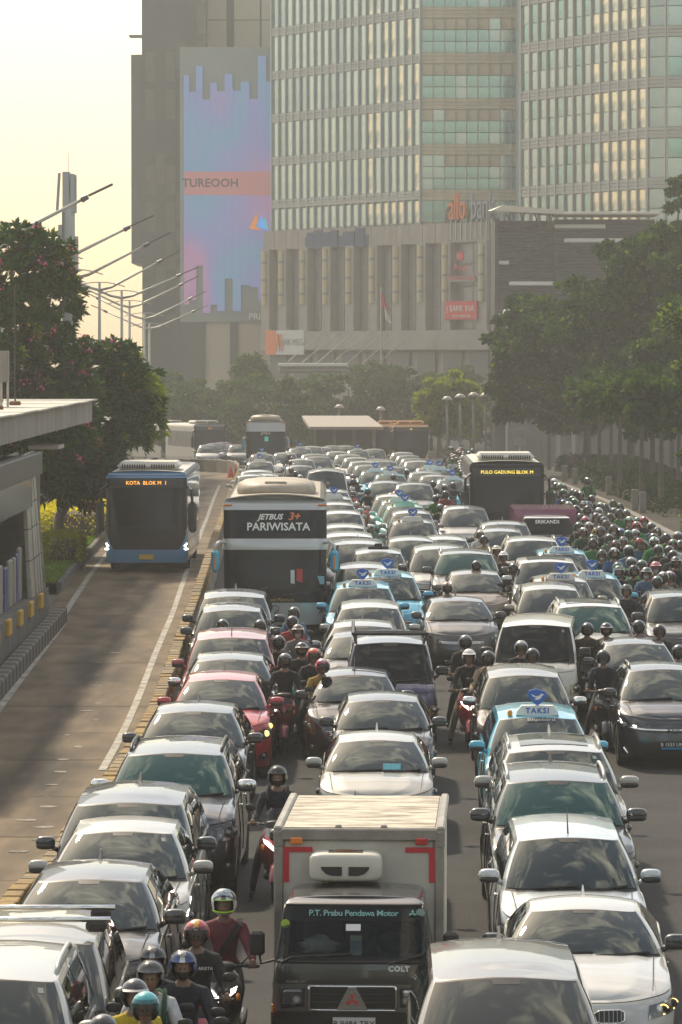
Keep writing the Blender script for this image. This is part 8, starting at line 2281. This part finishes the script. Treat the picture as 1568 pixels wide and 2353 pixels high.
# ---- knot of riders between the barrier queue and the dark hatchback
K = [(676, 1411, 'rider in blue denim jacket in front of the coach', 'dark scooter in front of the coach bumper', dict(top='denim', helmet='black', mask=None)),
     (672, 1432, 'rider with dark helmet just behind the denim-jacketed one', 'scooter wedged behind the denim-jacketed rider', dict(top='red', helmet='black', mask='black')),
     (685, 1452, 'rider in dark top with white mask and bronze helmet', 'scooter of the white-masked rider near the coach', dict(top='grey', helmet='brown', mask='white', visor=None)),
     (694, 1494, 'rider with hijab-like dark hood and open black helmet', 'turquoise scooter with jeans-clad rider', dict(top='black', helmet='black', mask='black', legs='jean', shoes=SHOEB, col='teal', visor=None)),
     (721, 1508, 'rider wearing bright orange helmet by the dark hatchback', 'black scooter of the orange-helmeted rider', dict(top='black', helmet='orange', mask=None, yaw=8)),
     (739, 1532, 'rider in mustard plaid shirt with pink and grey helmet', 'dark scooter of the plaid-shirted rider', dict(top='plaid', helmet='pink', stripe='silver', mask=None, yaw=14, pose='lean')),
     (641, 1478, 'rider half hidden by the dusty red minivan mirror', 'scooter half hidden by the dusty red minivan', dict(top='black', helmet='black')),
     (655, 1520, 'dark-jacketed rider beside the dark grey crossover mirror', 'wine scooter beside the dark grey crossover', dict(top='black', helmet='grey', col='wine'))]
for x_, y_, lp, lb_, kw in K: ride(x_, y_, lp, lb_, **{**dict(pose='both'), **kw})
for x_, y_, lp, lb_, kw in [(512, 1440, 'black helmet showing over the dusty red minivan roof', 'scooter hidden behind the dusty red minivan', dict(top='black', helmet='black')), (598, 1441, 'second black helmet right of the red minivan roof', 'scooter right behind the red minivan roof', dict(top='grey', helmet='black')),
    # right of the navy van
    (1078, 1510, 'rider in black wearing a white helmet with brown scarf', 'red scooter with round lit headlight', dict(top='black', helmet='white', legs='khaki', mask=None, col='red', lit=True, visor=None, pose='left')),
    (1070, 1477, 'rider with dark glossy helmet behind the white-helmeted one', 'green-shielded scooter behind the white helmet', dict(top='black', helmet='grey', mask='black', col='green')),
    (1122, 1514, 'rider with tan sleeves beside the bronze minivan', 'dark scooter squeezed beside the bronze minivan', dict(top='tan', helmet='black', mask='black')),
    (1198, 1490, 'rider with grey glossy helmet in front of the cream van', 'scooter hidden behind the bronze minivan roof', dict(top='black', helmet='silver', mask=None)),
    (1224, 1508, 'rider with pink scarf right of the grey glossy helmet', 'second scooter hidden behind the bronze minivan', dict(top='pink', helmet='black', mask=None)),
    (1350, 1448, 'rider in brown jacket with dark full helmet by the cream van', 'silver scooter right of the cream van', dict(top='brown', helmet='black', style='full', mask='grey', col='silver')),
    (1394, 1448, 'rider with open black helmet right of the brown jacket', 'red scooter between cream van and dark small car', dict(top='brown', helmet='black', mask='black', col='red', visor=None)),
    (1387, 1512, 'rider in dark blue beside the navy-black crossover', 'black scooter along the navy-black crossover side', dict(top='navy', helmet='black', mask='grey', pose='left')),
    (1468, 1442, 'rider with shiny black helmet behind the dark small car', 'scooter behind the dark small car', dict(top='black', helmet='black', style='full')),
    (1516, 1452, 'rider in black jacket at the dark SUV grille', 'scooter at the dark SUV grille', dict(top='black', helmet='black', mask=None)),
    (1560, 1500, 'rider helmet at the right photo edge above the crossover', 'scooter at the right photo edge above the crossover', dict(top='navy', helmet='black')),
    (1095, 1302, 'black helmet showing over the brownish hatchback roof', 'scooter hidden behind the brownish hatchback', dict(top='black', helmet='black')),
    (1028, 1352, 'rider with cream and red helmet beside the brownish hatchback', 'scooter beside the brownish hatchback front', dict(top='brown', helmet='cream', stripe='red')),
    (1180, 1308, 'rider all in black hood beside the white SUV', 'black scooter left of the white SUV with sunroof', dict(top='black', helmet='black', style='full')),
    (1157, 1280, 'rider wearing clean white helmet near the white SUV', 'scooter under the clean white helmet', dict(top='black', helmet='white', visor=None, mask=None)),
    (1141, 1266, 'rider wearing cream helmet left of the clean white one', 'scooter under the cream helmet', dict(top='tan', helmet='cream', visor=None, mask=None)),
    (1104, 1230, 'rider with tan-topped helmet at the black bus corner', 'scooter at the black bus corner', dict(top='white', helmet='cream', mask=None)),
    (1113, 1242, 'rider with glossy dark helmet at the black bus corner', 'second scooter at the black bus corner', dict(top='tan', helmet='black', mask=None)),
    # far centre lanes
    (846, 1130, 'lone rider in black with teal helmet on a red scooter', 'red scooter alone in the central gap', dict(top='black', helmet='teal', col='red', lod=1)),
    (898, 1142, 'cream helmet in front of the silver minivan, far centre', 'scooter in front of the far silver minivan', dict(top='black', helmet='cream', lod=1)),
    (908, 1139, 'rose helmet in front of the silver minivan, far centre', 'second scooter in front of the far silver minivan', dict(top='black', helmet='rose', lod=1)),
    (1001, 1147, 'rider in bright green jacket left of the black bus', 'scooter of the bright green rider by the bus', dict(top='green', helmet='silver', lod=1)),
    (1024, 1137, 'rider in red and black jacket left of the black bus', 'scooter of the red and black rider', dict(top='red', helmet='black', lod=1)),
    (1022, 1121, 'rider with white helmet before the blue far taxi', 'scooter before the blue far taxi', dict(top='black', helmet='white', lod=1)),
    (1042, 1117, 'rider in black high up before the blue far taxi', 'second scooter before the blue far taxi', dict(top='black', helmet='black', lod=1)),
    (1012, 1168, 'rider with silver helmet between green and lavender riders', 'scooter between green and lavender riders', dict(top='black', helmet='silver', lod=1)),
    (1026, 1172, 'rider in lavender shirt with green and pink helmet', 'scooter of the lavender-shirted rider', dict(top='lav', helmet='green', stripe='pink', lod=1)),
    (996, 1113, 'dark hooded rider left of the blue far taxi', 'scooter of the dark hooded rider', dict(top='black', helmet='black', lod=1))]:
    ride(x_, y_, lp, lb_, **{**dict(pose='both'), **kw})
# left far lane gap
rr = random.Random(4)
for i, (x_, y_) in enumerate([(664, 1050), (672, 1056), (668, 1064), (676, 1072), (670, 1082), (680, 1090), (690, 1099), (684, 1108), (660, 1043), (812, 1098), (812, 1108), (905, 1098), (935, 1085)]):
    ride(x_, y_, ['dark-clad rider in the narrow gap left of the tall minibus', 'dark-clad rider in the gap right of the tall minibus', 'dark-clad rider between the far taxis'][0 if i < 9 else 1 if i < 11 else 2], ['scooter in the narrow gap left of the tall minibus', 'scooter in the gap right of the tall minibus', 'scooter between the far taxis'][0 if i < 9 else 1 if i < 11 else 2], rr.choice(['black', 'red', 'grey']), lod=1, top=rr.choice(['black', 'navy', 'brown']), helmet=rr.choice(['black', 'grey', 'white']), lit=rr.random() < .4, yaw=rr.uniform(-4, 4))

# ---- the packed crowd of riders along the pavement
CROWD = [(185, 215), (205, 262), (245, 270), (290, 282), (285, 335), (390, 330), (195, 365), (425, 345), (470, 362), (545, 205), (285, 455), (340, 475), (375, 410), (405, 437), (420, 515), (500, 470), (555, 472), (545, 522), (490, 552), (590, 400), (685, 485), (665, 540), (740, 492), (825, 450), (900, 490), (890, 560), (965, 560), (830, 542), (640, 600), (695, 615), (725, 645), (745, 685), (790, 605), (995, 640), (1085, 645), (1160, 640), (1075, 697), (1235, 705), (1295, 760), (1260, 830), (1265, 868), (685, 752), (825, 735), (875, 757), (905, 772), (640, 762), (605, 842), (605, 884), (930, 862), (1105, 878), (1150, 905), (1310, 950), (1425, 962), (1470, 1012), (1470, 895), (1520, 812), (700, 1012), (825, 988), (1010, 1088), (1130, 1122), (1180, 1205), (1280, 1142), (870, 1150), (882, 1190), (1500, 1085), (1435, 1242), (1295, 1302), (965, 1395), (1360, 1255), (520, 640), (560, 700), (470, 610), (1400, 820), (1550, 900), (1040, 1180), (780, 830), (850, 900), (450, 700), (500, 760), (990, 960), (1060, 780), (980, 790)]
tops_ = ['black'] * 5 + ['green'] * 5 + ['dgreen'] * 3 + ['navy', 'black', 'grey', 'denim', 'navy', 'white', 'blue', 'olive']
helms = ['black'] * 10 + ['grey'] * 4 + ['green'] * 3 + ['silver'] * 3 + ['white', 'red', 'rose', 'teal', 'green', 'black', 'grey', 'black']
special = {(1280, 1142): dict(helmet='rose', mask='white', top='maroon'), (1435, 1242): dict(helmet='rose', mask=None, top='brown'), (1180, 1205): dict(helmet='black', mask='white', top='denim', visor=None), (1150, 905): dict(helmet='black', top='white', mask=None, visor=None), (1075, 697): dict(helmet='red', mask='white', top='green'),
    (605, 884): dict(helmet='black', top='green', style='full'), (700, 1012): dict(helmet='grey', mask='white', top='black'), (1010, 1088): dict(helmet='silver', top='black', mask='grey'), (905, 772): dict(helmet='blue', top='blue'), (640, 762): dict(helmet='yellow', top='dgreen'), (185, 215): dict(helmet='white', top='dgreen'), (545, 205): dict(helmet='black', top='green')}
def zone(x, y):
    return 'beside the black bus' if y < 400 else 'behind the white-cabbed truck' if x < 620 else 'before the pavement hedge' if x > 1180 and y < 900 else 'by the planting bed' if y < 720 else 'beside the blue taxi' if x < 1000 and y > 900 else 'near the dark SUV' if y > 1050 else 'amid the crowd'
rc = random.Random(12)
for (x, y) in CROWD:
    kw = dict(top=rc.choice(tops_), helmet=rc.choice(helms), mask=rc.choice(['black', None, None, 'white', 'grey']), visor=rc.choice(['down', 'up', None]), style=rc.choice(['open', 'open', 'full']), stripe=rc.choice([None, None, 'black', 'white', 'green']))
    kw.update(special.get((x, y), {}))
    px, py = (2150 + x * .37) / 1.741, (1850 + y * .37) / 1.741
    near = y > 820; bc = rc.choice(['black', 'black', 'grey', 'red', 'blue', 'white', 'green'])
    cn = {'dgreen': 'dark green', 'denim': 'denim blue'}.get(kw['top'], kw['top'])
    o_, *_ = ride(px, py, 'rider in %s, %s helmet%s, %s' % (cn, kw['helmet'], ' and ' + kw['mask'] + ' mask' if kw['mask'] and near else '', zone(x, y)), '%s scooter in the rider crowd, %s' % (bc, zone(x, y)), bc, lod=0 if y > 1000 else 1, yaw=rc.uniform(-12, 10), pose=rc.choice(['both', 'both', 'left', 'right', 'lean']), pgroup='packed crowd of riders along the pavement', bgroup='scooters of the rider crowd', lit=rc.random() < .12, sc=rc.uniform(1.0, 1.1), **kw)
    if rc.random() < .3: backpack(o_, J[rc.choice(['black', 'green', 'navy', 'grey'])])
# its far tail, beyond the bus
for i in range(46):
    t = i / 46
    y_ = 1026 + 62 * t + rc.uniform(-3, 3)
    x_ = np.interp(y_, [1020, 1045, 1090], [1005, 1030, 1062]) + rc.uniform(0, 1) * np.interp(y_, [1020, 1040, 1090], [85, 62, 15])
    top_, he_ = rc.choice(tops_), rc.choice(helms)
    ride(x_, y_, 'tiny far rider in %s with %s helmet beyond the black bus' % ({'dgreen': 'dark green', 'denim': 'denim blue'}.get(top_, top_), he_), 'tiny far scooter beyond the black bus', rc.choice(['black', 'grey', 'red']), lod=1, lit=rc.random() < .15, top=top_, helmet=he_, yaw=rc.uniform(-6, 6), pgroup='far tail of the rider crowd', bgroup='far scooters beyond the bus')
# ---- people on the pavement and the truck driver
p_ = at(1338, 1105, .15); put('person', STAND, [J['navy'], T['dark'], SKIN, SHOE, SKIN, EYE, HAIR, LIP], None, (p_.x, p_.y, p_.z + .15), (0, 0, R(20)), 'walker in dark clothes holding up a phone on the pavement', 'person', None)
p_ = at(1312, 1105, .15); put('person', STAND2, [J['brown'], T['dark'], SKIN, SHOE, SKIN, EYE, HAIR, LIP], None, (p_.x, p_.y, p_.z + .15), (0, 0, R(-10)), 'walker in brown top left of the phone-holding one on the pavement', 'person', None)
me, hc = POSE['lean']
put('person', me, [J['denim'], T['dark'], SKIN, SHOE, SKIN, EYE, HAIR, LIP], None, on_truck((.40, .86, .03)), (0, 0, R(-2.4)), 'truck driver in blue shirt behind the dark windscreen', 'person', None)

# ============================================================ HAZE: one closed box of dusty air round the whole place
hzm = bpy.data.materials.new('dusty_air'); hzm.use_nodes = True
hn, hl = hzm.node_tree.nodes, hzm.node_tree.links
hn.clear()
pv = hn.new('ShaderNodeVolumePrincipled'); ho = hn.new('ShaderNodeOutputMaterial')
pv.inputs['Color'].default_value = (0.97, 0.95, 0.91, 1)
pv.inputs['Density'].default_value = 0.00062
pv.inputs['Anisotropy'].default_value = 0.0
hl.new(pv.outputs[0], ho.inputs['Volume'])
put('haze', MB().box((0, 480, 31), (5600, 1400, 76)).mesh('haze'), hzm, kind='stuff', label='warm dusty haze hanging over the avenue', cat='haze')
